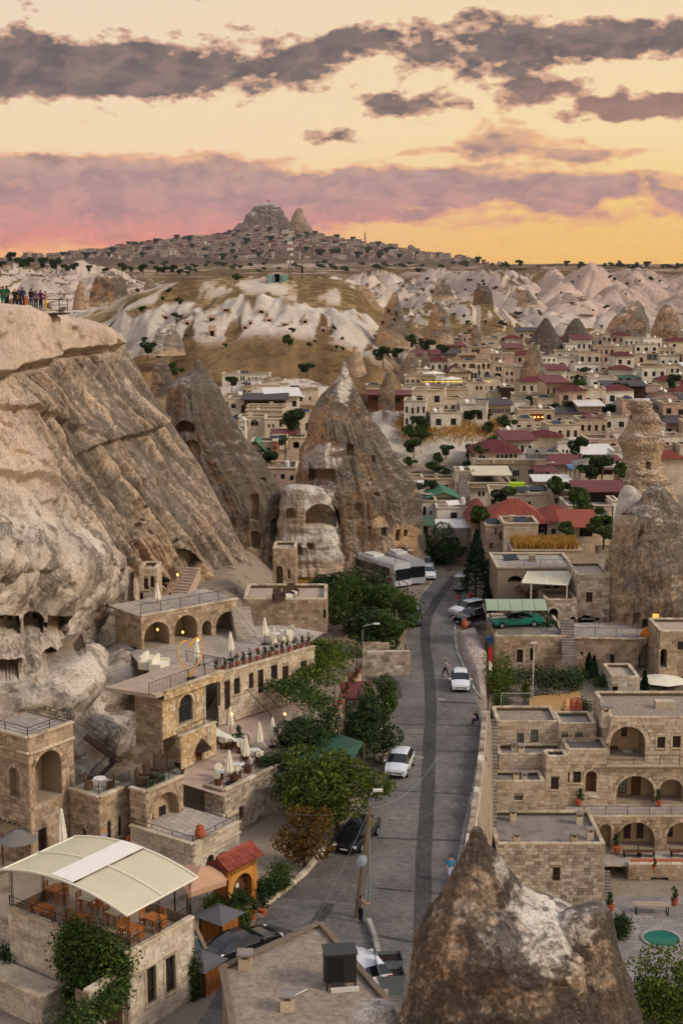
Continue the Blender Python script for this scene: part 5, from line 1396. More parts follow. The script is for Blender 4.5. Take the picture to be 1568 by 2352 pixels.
Lw=Bldg('garden_wall','tall plastered garden wall topped with red geraniums along the street','wall',(B_.x,B_.y,0),yw,'stone','plaster')
Lw.wall((-2.5,0),(d.length,0),0,3.6,(),blocks=False);Lw.wall((d.length,0),(d.length,1.2),0,3.6,(),blocks=False);Lw.coping([(-2.5,.1),(d.length,.1)],3.6,.3,.1);Lw.finish()
P=atz(795,1706,0);Po=Bldg('porch','street porch with an arched entrance and a maroon sheet roof','porch',P,radians(8),'stone','stone_mortar')
W=2.2;hP=Po.uz((0,0),(1,0),800,1606)[1]
Po.wall((0,0),(W,0),0,hP,[(798,1634,842,1704,'a',dict(depth=1.2,rt=.24,back='wood_dark'))]);Po.plain((W,0),(W,2.4),0,hP);Po.plain((0,2.4),(0,0),0,hP);Po.finish()
MB().raw([(-.25,-.2,hP),(W+.3,-.2,hP),(W+.3,2.6,hP+.55),(-.25,2.6,hP+.55),(-.25,-.2,hP+.1),(W+.3,-.2,hP+.1),(W+.3,2.6,hP+.65),(-.25,2.6,hP+.65)],[(0,3,2,1),(4,5,6,7),(0,1,5,4),(1,2,6,5),(2,3,7,6),(3,0,4,7)]).build('roof',M['maroon'],Po.root)
MB().obox((W+.2,.2,hP+.2),(.14,2.6,.5),0).build('fascia',M['coping'],Po.root)
P,W,H=fr(833,941,1498,1553,121)
Ru=Bldg('ruined_wall','stepped ruined stone wall standing at the street corner','wall',P,radians(4),'stone_mix','stone_mortar',bw=(.35,.7),bh=.34)
Ru.wall((0,0),(W,0),0,H,());Ru.wall((W,0),(W,4.2),0,H*.9,());Ru.wall((0,1.2),(W*.4,1.2),0,H+.65,());Ru.wall((W*.3,2.2),(W*.62,2.2),0,H+.3,());Ru.slab([(0,0),(W,0),(W,.5),(0,.5)],H,'coping',.2,'top');Ru.finish()
b=front_block('stone_house','brown stone house wall above the upper terrace steps',560,750,1378,1456,116,6,[(742,1400,748,1420,'dark')],mat='stone_brown',roof='terrace',bw=(.3,.6))
b=front_block('stone_house','narrow stone tower house with an arch below the dark chimney',628,680,1262,1384,138,4,[(634,1300,650,1352,'a',dict(depth=1.4)),(661,1308,666,1330,'w')],mat='stone_brown',roof='terrace',bw=(.3,.6))
b=front_block('cave_room','walled cave room front with two lit windows at the cliff foot',322,362,1308,1398,114,3,[(331,1328,341,1354,'w'),(346,1324,355,1350,'w'),(322,1362,330,1392,'d')],mat='stone',roof='terrace',bw=(.3,.6))
stairs('terrace_stairs','pale stone steps rising from the umbrella terrace to the house wall',atz(568,1472,ZT),(-.25,1),12,1.6,.17,.28,'terrace_pale')
stairs('cliff_stairs','stone stair flight climbing to the cliff rooms above the arcade',atz(405,1385,9.2),(.35,1),12,1.4,.2,.28,'terrace')
t=thing('iron_staircase','brown iron staircase descending from the hotel tower to the armchair terrace','staircase',T.P0,0)
p1,p2,p3=at(196,1692,86.5),at(268,1745,85.5),at(206,1806,84.6)
for (a,b_) in ((p1,p2),(p2,p3)):
 a,b_=a-T.P0,b_-T.P0;n=12;w=Vector((.1,-.75,0))
 for i in range(n):
  q=a.lerp(b_,(i+.5)/n);MB().obox(q,(.3,.8,.05),0).build('tread',M['iron_brown'],t)
 for s in (-1,1):
  e=Vector((0,.4*s,0));m=MB();m.tube([a+e,b_+e],.05,4);m.tube([a+e+Vector((0,0,.9)),b_+e+Vector((0,0,.9))],.022,4)
  for i in range(2*n+1):q=a.lerp(b_,i/(2*n))+e;m.tube([q,q+Vector((0,0,.9))],.01,3)
  m.build('balustrade',M['iron'],t)
MB().obox(p2-T.P0,(.9,1.0,.06)).build('landing',M['iron_brown'],t)
A=[atz(px,py,2.6) for px,py in [(650,1790),(800,1760),(835,1732),(740,1700)]]
t=thing('green_shed','shed with a dark green sheet roof half hidden by the street trees','shed',(A[0].x,A[0].y,0))
m=MB();q=[a-Vector((A[0].x,A[0].y,0)) for a in A];q[2].z+=.9;q[3].z+=.9
m.face(q);m.face([p-Vector((0,0,.06)) for p in q][::-1])
for i in range(4):m.face([q[i],q[(i+1)%4],q[(i+1)%4]-Vector((0,0,.06)),q[i]-Vector((0,0,.06))])
m.build('roof',M['green_sheet'],t)
for p in q:MB().tube([(p.x,p.y,0),(p.x,p.y,p.z-.05)],.06,6).build('post',M['pole'],t)
MB().box(.3,.6,0,q[1].x-.3,.8,2.4).build('wall',M['wood_dark'],t)
g=thing('tiled_gate','carved wooden gate house with a red clay-tile roof','gate',atz(522,2112,0),radians(52))
GW=2.6;GH=3.05
m=MB();m.box(0,0,0,.5,1.1,GH);m.box(GW-.45,0,0,GW,1.1,GH);m.box(.5,0,2.35,GW-.45,1.1,GH);m.build('frame',M['wood_warm'],g)
m=MB();k=12;cxg,rg=GW/2+.02,.82
for i in range(k):
 a,c=pi*i/k,pi*(i+1)/k
 m.face([(cxg+rg*cos(a),-.03,1.5+rg*sin(a)),(cxg+(rg+.5)*cos(a),-.03,min(1.5+(rg+.5)*sin(a),2.95)),(cxg+(rg+.5)*cos(c),-.03,min(1.5+(rg+.5)*sin(c),2.95)),(cxg+rg*cos(c),-.03,1.5+rg*sin(c))])
m.build('carved_arch',paint(196,138,66),g)
for i in range(9):
 MB().box(.06+i*.285,-.06,2.55,.06+i*.285+.2,-.01,2.95).build('carving',paint(150,96,44),g)
for xx in (.14,GW-.32):
 for i in range(7):MB().box(xx,-.05,.2+i*.32,xx+.18,-.01,.2+i*.32+.24).build('carving',paint(186,130,62),g)
m=MB();m.box(.5,.45,0,GW-.45,.55,2.4);do=m.build('door',M['wood'],g)
MB().box(1.2,.40,1.2,1.45,.44,1.6).build('notice',M['white_metal'],do)
MB().raw([(-.2,-.35,GH),(GW+.2,-.35,GH),(GW+.2,.55,GH+.55),(-.2,.55,GH+.55),(-.2,1.45,GH),(GW+.2,1.45,GH)],[(0,1,2,3),(3,2,5,4),(0,3,4),(1,5,2),(0,4,5,1)]).build('roof',M['tile_dark'],g)
tl=MB();tl.tube([(0,0,0),(0,.31,.19)],.085,6);tme=tl.mesh('roof_tile',M['tile'])
for i in range(16):
 for j in range(3):link('roof_tile',tme,g,(-.14+i*.19,-.38+j*.3,GH+.02+j*.185), None,(1,1,1))
for i in range(8):MB().tube([(-.2+i*.375,.55,GH+.6),(.19+i*.375,.55,GH+.6)],.11,6).build('ridge_tile',M['tile'],g)
def kiosk(px,py,z,yaw,label,s=1.0,lit=False):
 k=thing('kiosk',label,'kiosk',atz(px,py,z),yaw);w,h=1.5*s,1.55*s
 m=MB();m.box(-w/2,-w/2,0,w/2,w/2,h*.9);m.build('body',M['wood_warm'],k)
 for sx in (-1,1):
  for sy in (-1,1):MB().box(sx*w*.5-.05,sy*w*.5-.05,0,sx*w*.5+.05,sy*w*.5+.05,h).build('post',M['wood_dark'],k)
 for i in range(3):MB().box(-w*.42+i*w*.29,-w/2-.03,.15,-w*.42+i*w*.29+w*.24,-w/2-.004,h*.85).build('panel',paint(150,96,44),k)
 for i in range(3):MB().box(-w/2-.03,-w*.42+i*w*.29,.15,-w/2-.004,-w*.42+i*w*.29+w*.24,h*.85).build('panel',M['lamp_kiosk'] if lit and i==1 else paint(150,96,44),k)
 MB().raw([(-w*.68,-w*.68,h),(w*.68,-w*.68,h),(w*.68,w*.68,h),(-w*.68,w*.68,h),(0,0,h+.5*s)],[(0,1,4),(1,2,4),(2,3,4),(3,0,4),(0,3,2,1)]).build('roof',paint(92,92,96),k)
M['lamp_kiosk']=emit_mat('kiosk_glow',(1.0,.42,.08),.9)
kiosk(505,2160,0,YAW,'carved wooden kiosk with grey hipped roof beside the skylight')
kiosk(466,2268,0,YAW,'glowing orange kiosk at the foot of the ivy wall',.95, True)
t=thing('canvas_awning','tan canvas awning stretched beside the tiled gate','awning',atz(440,2100,0),YAW)
q=[atz(px,py,2.9)-t.location for px,py in [(430,2052),(522,2022),(500,1990),(400,1985)]];iR=Matrix.Rotation(-YAW,3,'Z');q=[iR@p for p in q];c=sum(q,Vector())/4+Vector((0,0,.55))
m=MB()
for i in range(4):m.face([q[i],q[(i+1)%4],c])
for i in range(4):m.face([q[i],q[(i+1)%4],q[(i+1)%4]-Vector((0,0,.3)),q[i]-Vector((0,0,.3))])
m.build('canvas',M['awning_tan'],t)
for p in q:MB().tube([(p.x,p.y,-.2),(p.x,p.y,p.z)],.05,6).build('post',M['iron'],t)
t=thing('skylight','sloping glazed basement skylight between restaurant and kiosk','skylight',atz(446,2200,0),YAW)
q=[iR@(atz(px,py,z)-t.location) for px,py,z in [(441,2108,3.4),(478,2190,.6),(441,2205,.6)]]
m=MB();m.face(q);m.build('pane',glassy('skylight_glass',lin(96,116,124),.1),t)
m=MB();m.tube([q[0],q[1]],.14,4);m.tube([q[1],q[2]],.14,4);m.tube([q[0],q[2]],.12,4);m.build('frame',M['coping'],t)
R_=[atz(px,py,3.6) for px,py in [(510,2228),(735,2126),(930,2352),(700,2520),(548,2440)]]
b=Bldg('gravel_roof_house','near house with a flat gravel roof and concrete parapet at the bottom edge','house',(R_[0].x,R_[0].y,0),0,'stone_brown','stone_mortar',bh=.34)
L_=[p-R_[0] for p in R_];pl=[(p.x,p.y) for p in L_]
b.slab(pl[::-1],3.6,'gravel_roof',.2)
b.wall(pl[4],pl[0],0,3.75,());b.wall(pl[0],pl[1],0,3.75,(),blocks=False);b.wall(pl[1],pl[2],0,3.75,(),blocks=False);b.wall(pl[2],pl[3],0,3.75,(),blocks=False);b.wall(pl[3],pl[4],0,3.75,(),blocks=False)
b.wall(pl[0],pl[4],3.3,3.75,(),blocks=False)
b.coping(pl,3.75,.34,.08,mat='roof_edge' if 'roof_edge' in M else 'coping',closed=True,ln=1.4)
for px,py in ((563,2222),(660,2318)):
 q=atz(px,py,3.6)-R_[0];b.chimney(q.x,q.y,3.55,.62,.85)
b.finish();NEAR=R_
q=atz(780,2262,3.6)
t=thing('cooler_unit','black boxy air cooler on an iron stand on the gravel roof','machine',q,radians(8))
MB().box(-.72,-.5,.35,.72,.5,1.75).build('case',paint(46,44,44),t);MB().box(-.78,-.55,1.75,.78,.55,1.83).build('lid',paint(64,66,66),t)
for k in range(9):MB().box(-.62,-.54,.5+k*.13,.1,-.5,.56+k*.13).build('louvre',paint(30,29,29),t)
for sx in (-.66,.66):
 for sy in (-.45,.45):MB().box(sx-.04,sy-.04,0,sx+.04,sy+.04,.4).build('leg',M['iron'],t)
MB().box(-.5,-.75,.02,.8,-.6,.22).build('kerb_board',M['white_metal'],t)
tag(MB().tube([atz(670,2290,3.66),atz(705,2272,3.66)],.03,5).build('roof_pipe',M['white_metal']),'short white pipe lying beside the cooler on the gravel roof','pipe')
stairs('side_stairs','grey stone stairs climbing past the restaurant at the left frame edge',atz(18,2300,0),(-V.x*-1,V.y),16,1.7,.17,.32)
b=corner_block('low_wall','low pale stone wall at the bottom left corner',96,2292,1.6,150,-60,-.5,mat='stone2',cat='wall',roof='coping')
t=thing('thatched_parasol','round grey thatched parasol behind the restaurant awning','parasol',atz(42,1985,.2));MB().tube([(0,0,0),(0,0,2.1)],.05,6).build('pole',M['pole'],t);MB().lathe([(1.25,1.65),(1.2,1.72),(.5,2.1),(.03,2.3)],18).build('thatch',plain('thatch',lin(120,116,112),1,.3,9,bmp=.8),t)
t=thing('wood_pergola','slatted timber pergola at the far left of the hotel patio','pergola',atz(20,1960,.2),YAW)
for i in range(7):MB().box(-1.6,-1.3+i*.42,2.2,1.4,-1.2+i*.42,2.3).build('slat',M['pole'],t)
for x in (-1.4,1.2):
 for y in (-1.1,1.1):MB().tube([(x,y,0),(x,y,2.2)],.06,5).build('post',M['wood'],t)
for px,py,z,lb in [(298,1946,.25,'large clay jar against the patio room'),(325,1952,.25,'flower pot beside the arched patio door'),(460,1925,1.95,'small clay jar on the patio wall')]:tag(MB().lathe([(.1,0),(.3,.12),(.36,.4),(.22,.7),(.26,.78)],12).build('clay_jar',M['terracotta'],loc=atz(px,py,z),smooth=True),lb,'jar')
#  town houses
_TR=dict(T1=(816.7,768.3,.2315),T2=(1179.7,768.3,.2477),T3=(907.5,992.2,.2315),T4=(1205.2,992.2,.2315),T5=(484.0,834.9,.1736),T6=(937.7,1137.4,.3087),T7=(1114.4,1300.7,.2894),D=(0,0,1))
def tr(k,x,y):a=_TR[k]; return a[0]+a[2]*x,a[1]+a[2]*y
def hit(px,py,y0=110):
 """distance at which the sight line meets the ground"""
 r=ray(px,py);k=G_YS>y0;Y=G_YS[k];d=CAMZ+r[2]/r[1]*Y-gcol(r[0]/r[1])[k]
 n=np.nonzero(d<=0)[0]
 if not len(n): return 3300.
 i=n[0]
 return float(Y[i] if i==0 else Y[i-1]+(Y[i]-Y[i-1])*d[i-1]/(d[i-1]-d[i]))
RECTS=[]
def town(k,x0,x1,y0,y1,label,mat='house1',roof='flat',win=(3,1),depth=7,yaw=0.0,Y=None,frame='wood_dark',name='house',cat='house',rmat=None,drop=3.0,ops=None,par=.5,wk='w',over=.5,rh=1.6,arch=None,grp=None):
 px0,py0=tr(k,x0,y0);px1,py1=tr(k,x1,y1)
 Y=Y or hit((px0+px1)/2,py1);RECTS.append((px0,py0,px1,py1))
 P,W,H=fr(px0,px1,py0,py1,Y)
 b=Bldg(name,label,cat,P-Vector((0,0,drop)),radians(yaw),mat,mat,grp,frame, False);H+=drop
 if ops is not None:
  o=[]
  for q in ops:
   ax,ay=tr(k,q[0],q[1]);bx,by=tr(k,q[2],q[3]);o.append((ax,ay,bx,by)+tuple(q[4:]))
  b.wall((0,0),(W,0),0,H,o,blocks=False,depth=.25)
 else:
  nc,nr=win;o=[]
  ww=min(.95,W/max(nc,1)*.42);sh=(H-drop-par)/max(nr,1)
  for r in range(nr):
   for c in range(nc):
    u=W*(c+.5)/nc+b.rnd.uniform(-.06,.06)*W/nc;wh=min(1.35,sh*.55);v=drop+r*sh+sh*.25+(.0 if b.rnd.random()<.85 else -.2)
    kd=arch if arch and r==0 else wk
    o.append((u-ww/2,v,u+ww/2,v+wh,kd))
  b.wall((0,0),(W,0),0,H,o,blocks=False,px=False,depth=.25)
 nw=2 if W>4 and win[0] else 1
 sd=[(depth*(i+.5)/2-.4,drop+.9,depth*(i+.5)/2+.4,drop+2.0,wk) for i in range(2)] if H-drop>2.6 else []
 b.wall((0,depth),(0,0),0,H,sd,blocks=False,px=False,depth=.2);b.wall((W,0),(W,depth),0,H,sd,blocks=False,px=False,depth=.2);b.plain((W,depth),(0,depth),0,H)
 m=MB()
 if roof=='flat':
  b.slab([(.02,.02),(W-.02,.02),(W-.02,depth-.02),(.02,depth-.02)],H-par,rmat or 'roof_grey',.1)
  for (ax,ay,bx,by) in ((-.12,-.12,W+.12,.22),(-.12,depth-.22,W+.12,depth+.12),(-.12,.22,.22,depth-.22),(W-.22,.22,W+.12,depth-.22)):m.box(ax,ay,H,bx,by,H+.16)
  m.build('coping',M['coping'],b.root)
  if W>4 and b.rnd.random()<.7:
   q=b.rnd.uniform(.2,.7)*W;MB().box(q,depth*.5,H-par,q+.7,depth*.5+.7,H+.6).build('chimney',M[mat],b.root)
  q=b.rnd.random();X_,Y_=W*b.rnd.uniform(.2,.8),depth*b.rnd.uniform(.25,.7)
  if q<.3:MB().lathe([(.38,0),(.38,.95),(.1,1.1)],9).build('water_tank',M['white_metal'],b.root,loc=(X_,Y_,H-par))
  elif q<.55:MB().obox((X_,Y_,H+.2),(1.7,1.0,.06),.3,tilt=(.6,'X')).build('solar_panel',M['pane'],b.root)
  elif q<.8:MB().lathe([(.03,.1),(.3,.05),(.45,0),(.3,.08)],10).build('dish',M['white_metal'],b.root,loc=(X_,Y_,H+.3)).rotation_euler=(1.1,0,.5)
 elif roof=='hip':
  e=over;d=depth;rr=min(W,d)*.42
  v=[(-e,-e,H),(W+e,-e,H),(W+e,d+e,H),(-e,d+e,H),(rr,d/2,H+rh),(W-rr,d/2,H+rh)]
  m.raw(v,[(0,1,5,4),(1,2,5),(2,3,4,5),(3,0,4),(0,3,2,1)]);m.build('roof',M[rmat or 'tile'],b.root)
  t=MB();nn=int((W+2*e)/.32)
  for i in range(nn): 
   x=-e+(i+.5)*(W+2*e)/nn;f=1.0 if rr<x<W-rr else max(.05,min((x+e)/(rr+e),(W+e-x)/(rr+e)))
   t.tube([(x,-e,H+.03),(x,-e+(d/2+e)*f,H+rh*f+.03)],.07,4,cap=False)
  if rmat in (None,'tile'):tag(t.build('roof_tiles',M['tile'],b.root),kind='stuff')
 elif roof=='gable':
  e=over;d=depth
  m.raw([(-e,-e,H-.1),(W+e,-e,H-.1),(W+e,d+e,H-.1),(-e,d+e,H-.1),(W/2,-e,H+rh),(W/2,d+e,H+rh)],[(0,4,5,3),(1,2,5,4),(0,3,2,1)]);m.build('roof',M[rmat or 'tile_dark'],b.root)
  g=MB();g.face([(0,.0,H-.1),(W,.0,H-.1),(W/2,.0,H+rh*.85)]);g.build('gable',M[mat],b.root)
 elif roof=='shed':
  e=over;m.raw([(-e,-e-.4,H),(W+e,-e-.4,H),(W+e,depth,H+rh),(-e,depth,H+rh),(-e,-e-.4,H+.12),(W+e,-e-.4,H+.12),(W+e,depth,H+rh+.12),(-e,depth,H+rh+.12)],[(0,3,2,1),(4,5,6,7),(0,1,5,4),(1,2,6,5),(2,3,7,6),(3,0,4,7)]);m.build('roof',M[rmat or 'maroon'],b.root)
 b.W,b.H,b.D=W,H,depth
 return b
def lamp_glow(parent,p,r=.16):MB().lathe([(.02,-r),(r*.8,-r*.5),(r,0),(r*.8,r*.5),(.02,r)],8).build('lamp',M['lamp_warm'],parent,loc=p)
def canopy(k,x0,x1,y0,label,mat,depth=4,h=2.4,Y=None,tilt=.3,n=3,name='canopy',y1=None):
 px0,py0=tr(k,x0,y0);px1,_=tr(k,x1,y0)
 Y=Y or hit((px0+px1)/2,py0+30)
 P=at(px0,py0,Y);W=at(px1,py0,Y).x-P.x
 t=thing(name,label,'canopy',P-Vector((0,0,h)))
 MB().raw([(0,0,h),(W,0,h),(W,depth,h+tilt),(0,depth,h+tilt),(0,0,h+.08),(W,0,h+.08),(W,depth,h+tilt+.08),(0,depth,h+tilt+.08)],[(0,3,2,1),(4,5,6,7),(0,1,5,4),(1,2,6,5),(2,3,7,6),(3,0,4,7)]).build('sheet',M[mat] if isinstance(mat,str) else mat,t)
 for i in range(n):
  for y in (.1,depth-.1):MB().tube([(.1+(W-.2)*i/max(n-1,1),y,-2),(.1+(W-.2)*i/max(n-1,1),y,h)],.06,5).build('post',M['iron_brown'],t)
 return t
town('T5',150,775,145,262,'long pale hotel with paired arched windows below the white slope','house3',ops=[(205,180,230,230,'w'),(250,185,278,255,'ad'),(303,180,325,228,'w'),(338,180,358,228,'w'),(393,165,418,228,'aw'),(426,165,450,228,'aw'),(497,182,520,228,'w'),(545,182,568,228,'w'),(590,182,612,228,'w'),(657,180,673,245,'d')],depth=6,Y=268)
town('T5',545,920,285,440,'two-storey pale hotel with orange door below the long hotel','house1',ops=[(580,318,610,378,'d',dict(leaf='wood_warm')),(678,312,703,356,'w'),(722,312,747,356,'w'),(810,308,835,354,'w'),(862,305,885,352,'w'),(820,418,840,440,'w'),(856,418,874,440,'w'),(605,405,630,436,'w')],depth=6,Y=258)
town('T5',920,1020,265,420,'rose stone annex with a small arched door beside the pale hotel','house2',ops=[(930,345,952,400,'ad'),(975,348,990,372,'w')],depth=5,Y=259)
town('T5',1020,1420,345,510,'low wall house with a dark arch and garage beside the white mound','house1',ops=[(1048,362,1128,420,'a'),(1165,428,1212,500,'dark'),(1045,445,1070,490,'w'),(1300,440,1325,490,'w')],depth=5,Y=252)
town('T5',420,545,300,410,'shaded low house tucked behind the round dark tree','house2',win=(2,1),depth=5,Y=257)
b=town('T5',440,985,478,575,'long dark timber restaurant with a grey sheet roof','wood','shed',ops=[(490,505,540,550,'w'),(555,505,600,550,'w'),(615,505,665,550,'w'),(700,505,750,548,'w'),(765,503,810,548,'w'),(822,500,875,545,'w'),(910,495,955,540,'w')],depth=6,Y=238,rmat='roof_dark' if 'roof_dark' in M else 'green_sheet',rh=.6)
town('T5',478,980,575,715,'stone basement of the timber restaurant with a diagonal stair','house2',ops=[(508,640,528,700,'d'),(555,640,600,695,'aw'),(690,628,708,672,'w'),(1015,655,1055,715,'aw')],depth=5,Y=232)
town('T5',370,720,715,870,'arched stone terrace front with two big arches in the valley','house1',ops=[(420,735,500,830,'a'),(525,738,630,830,'a',dict(inner=[(.25,.1,.2,.4,'w'),(.75,.1,.2,.4,'w')]))],depth=5,Y=222)
town('T5',715,1000,740,900,'plain cream house with a carved door and wooden balcony','house1',ops=[(758,802,784,850,'w'),(812,802,838,850,'w'),(905,785,942,842,'aw')],depth=6,Y=220)
town('T5',380,458,770,890,'small lit corner house beside the dark chimney','house3',ops=[(420,825,440,890,'d'),(393,825,407,860,'w')],depth=4,Y=205)
town('T5',545,828,1040,1250,'rubble side house with an orange brick corner by the lane','house4',win=(2,1),depth=5,Y=192)
town('T5',825,876,1035,1250,'narrow orange brick front beside the lane','brick' if 'brick' in M else 'tile',ops=[(832,1080,848,1140,'w'),(855,1075,870,1140,'w'),(832,1170,848,1230,'w')],depth=5,Y=191.5)
town('T5',1050,1260,985,1130,'arched stone gateway of the lane behind the dark trees','house2',ops=[(1090,1030,1172,1125,'a',dict(back='dark'))],depth=4,Y=205)
canopy('T5',780,1180,930,'low maroon lean-to roof above the arched lane gateway','maroon',4,2.2,206)
b=town('T5',640,1130,1390,1560,'pink flat-roofed house between the two big chimneys','house4',win=(4,1),depth=7,Y=182)
town('T5',500,690,1150,1330,'small house with a bright green roof in the valley','house4','gable',win=(2,1),depth=6,Y=190,rmat='green_roof',rh=1.4)
town('T1',105,270,510,590,'low house against a pale boulder beside the pedestal chimney','house2',win=(2,1),depth=5,Y=262)
town('T1',120,590,600,700,'long dark lodge with a maroon roof behind the pedestal chimney','wood','shed',ops=[(190,635,225,670,'w'),(400,625,440,670,'w'),(480,625,520,670,'w')],rmat='maroon',depth=5,Y=257,rh=.5)
b=town('T1',460,1110,520,620,'long pale terrace house lit along its open ground floor','house3',ops=[(545,570,800,620,'o',dict(depth=1.6,back='wood')),(478,560,490,585,'w'),(500,560,512,585,'w')],depth=6,Y=268)
for q in (.18,.27,.42):lamp_glow(b.root,(b.W*q,-.1,b.H-1.6),.13)
town('T1',810,1115,548,625,'rough stone terrace wall in front of the pale terrace house','house2',win=(0,0),depth=3,Y=262)
town('T1',490,790,415,490,'grey low house with wide windows under the twin small cones','house1',win=(6,1),depth=5,Y=286)
town('T1',620,735,350,400,'tiny white hut beside the twin small cones','house3',win=(2,1),depth=4,Y=296)
b=town('T1',900,1130,375,470,'gabled house with a red roof among the terraces','house1','gable',ops=[(1090,420,1108,460,'w'),(1060,420,1075,455,'w')],depth=6,Y=284,rmat='tile_dark')
town('T1',1085,1290,478,620,'cream house with two square windows and a stone base','house1',ops=[(1188,512,1212,550,'w'),(1230,512,1252,550,'w')],depth=6,Y=268)
town('T1',930,1340,265,470,'two-storey hotel with arched upper loggias and closed parasols','house1',ops=[(960,285,1010,330,'a'),(1055,288,1090,330,'a'),(1120,285,1185,335,'a'),(1205,300,1232,345,'a'),(1250,285,1280,340,'a'),(1300,285,1328,340,'a'),(1140,378,1165,440,'aw'),(1172,378,1198,440,'aw'),(1210,350,1232,430,'a'),(1275,370,1325,425,'a')],depth=7,Y=300)
town('T1',1110,1345,125,200,'pink house with twin arched windows beneath the rock pillar','house4',ops=[(1150,138,1172,175,'aw'),(1178,138,1200,175,'aw'),(1203,140,1225,190,'d')],depth=6,Y=345)
town('T1',1030,1190,205,262,'orange-lit shop below the pink house','house2',ops=[(1035,212,1185,248,'o',dict(depth=.5,back='wood_warm'))],depth=5,Y=330)
town('T1',1360,1568,195,300,'rose house with air conditioner and square windows','house4',ops=[(1385,225,1400,260,'w'),(1410,225,1425,260,'w'),(1460,220,1470,250,'w')],depth=6,Y=326)
town('T1',1335,1465,285,470,'ochre house bridging an arched passage','house2',ops=[(1390,320,1412,362,'w'),(1420,320,1442,362,'w'),(1358,385,1448,470,'a',dict(back='dark',depth=2.0))],depth=6,Y=300)
town('T1',1462,1640,325,480,'pale two-storey house beside the arched passage','house1',ops=[(1488,370,1508,408,'w'),(1535,370,1556,408,'w'),(1490,440,1506,470,'w'),(1538,440,1555,470,'w')],depth=6,Y=302)
b=town('T1',1190,1535,700,790,'glazed restaurant with a dark roof above the golden knoll','house2','shed',ops=[(1250,742,1345,780,'o',dict(depth=.3,back='wood')),(1352,738,1370,780,'wb'),(1375,738,1392,780,'wb'),(1398,738,1416,780,'wb'),(1422,737,1440,778,'wb'),(1448,736,1466,778,'wb'),(1485,735,1502,776,'wb'),(1508,734,1525,775,'wb')],depth=6,Y=252,rmat='roof_dark',rh=.6)
town('T1',1015,1155,785,850,'small cream block with a grey door by the golden knoll','house3',ops=[(1098,785,1138,832,'d')],depth=4,Y=246)
town('T1',1445,1568,525,610,'dark glazed cafe box on the town terrace','wood_dark',win=(6,1),depth=6,Y=276,rmat='roof_dark',par=.1)
town('T1',310,445,905,955,'low grey shelter beside the market stalls','house1',ops=[(318,915,442,950,'dark')],depth=3,Y=235)
town('T1',410,540,790,850,'stone barn front with a wide dark arch','house2',ops=[(415,797,490,848,'a',dict(back='dark'))],depth=4,Y=244)
town('T1',190,330,25,110,'house with blue lattice windows under the carved chimney','house2','shed',ops=[(250,40,310,70,'wb')],depth=5,Y=352,rmat='maroon',rh=.4)
for row in [
 (475,580,92,185,'white cube house with two windows below the dark pyramid','house5',(2,1),395),(735,845,105,190,'ochre cube house with two windows below the carved cluster','house2',(2,1),402),
 (845,945,95,185,'brown windowless house block beside the ochre cube house','house4',(0,0),403),(980,1055,178,280,'tall beige house with two narrow windows right of the terraces','house2',(2,1),385),
 (858,985,182,280,'plain brown wall house left of the tall beige house','house2',(0,0),386),(725,860,200,285,'pale house with four small windows on the upper lane','house1',(4,1),380),
 (440,690,215,305,'white wide house with doors and four windows mid slope','house3',(4,1),372),(255,390,200,260,'white corner house touching the brown town chimney','house5',(3,1),350),
 (300,388,280,420,'white narrow house with one window right of the town chimney','house5',(1,2),328),(388,470,300,425,'shaded house with balconies right of the white narrow house','house1',(3,2),340),
 (695,785,310,362,'cream cube with two windows in the mid terrace row','house3',(2,1),345),(785,1030,280,345,'long stone terrace wall house in the mid row','house2',(3,1),356),
 (460,700,355,430,'long terrace house with five dark windows','house1',(5,1),332),(700,830,362,430,'house with three arched windows in the lower row','house1',(3,1),328),
 (1085,1200,298,360,'ochre house with an arched gable window','house2',(1,1),362),(1105,1215,338,455,'white square house with a roof terrace and flag','house5',(2,1),334),
 (1165,1370,240,330,'hotel base with a lit dark arch under the glass restaurant','house1',(4,1),372),(1370,1600,285,440,'large hotel block with a glazed bay at the right edge','house1',(4,2),340),
 (725,830,450,560,'cream house with a single window above the dark arch','house1',(1,1),300),(435,640,445,545,'ruined ochre house front behind the yellow tree','house2',(1,1),304),
 (870,1215,545,610,'stone base of the dark veranda restaurant','house2',(3,1),282),(1215,1330,470,640,'house with red doors beside the dark veranda','house4',(2,1),286),
 (1330,1480,530,620,'grey house with one small window near the right edge','house1',(1,1),290),(1000,1110,610,790,'tall blank brown wall house behind the rock pillar','house4',(0,0),246),
 (1380,1600,640,760,'patchwork brick-and-stone house at the right edge','house4',(2,1),252),(370,570,680,770,'grey house with white tanks on its roof','house1',(0,0),268),
 (0,250,560,680,'stone hotel with arched window and open loggia','house1',(3,1),268),(600,860,790,920,'iron-framed terrace cafe below the dark trees','house2',(4,1),236),
 (400,690,990,1045,'white garage block below the pink rock dome','house5',(1,1),232)]:
 x0,x1,y0,y1,lab,mt,wn,Yh=row
 town('T2',x0,x1,y0,y1,lab,mt,win=wn,Y=Yh,depth=6,arch='aw' if 'arched' in lab else None)
b=town('T2',40,372,700,830,'restaurant front with orange-lit arches above the stone terrace','house2',ops=[(85,750,130,805,'aw'),(145,735,275,810,'o',dict(depth=1.4,back='wood_warm')),(300,740,345,790,'aw')],depth=6,Y=246)
for q in (.36,.45,.55,.66):lamp_glow(b.root,(b.W*q,-.08,b.H-1.3),.15)
b=town('T2',840,1215,480,550,'dark veranda restaurant with a broad brown roof','wood_dark','shed',ops=[(870,490,1130,545,'o',dict(depth=2.0,back='dark'))],depth=6,Y=278,rmat='roof_dark',rh=.7)
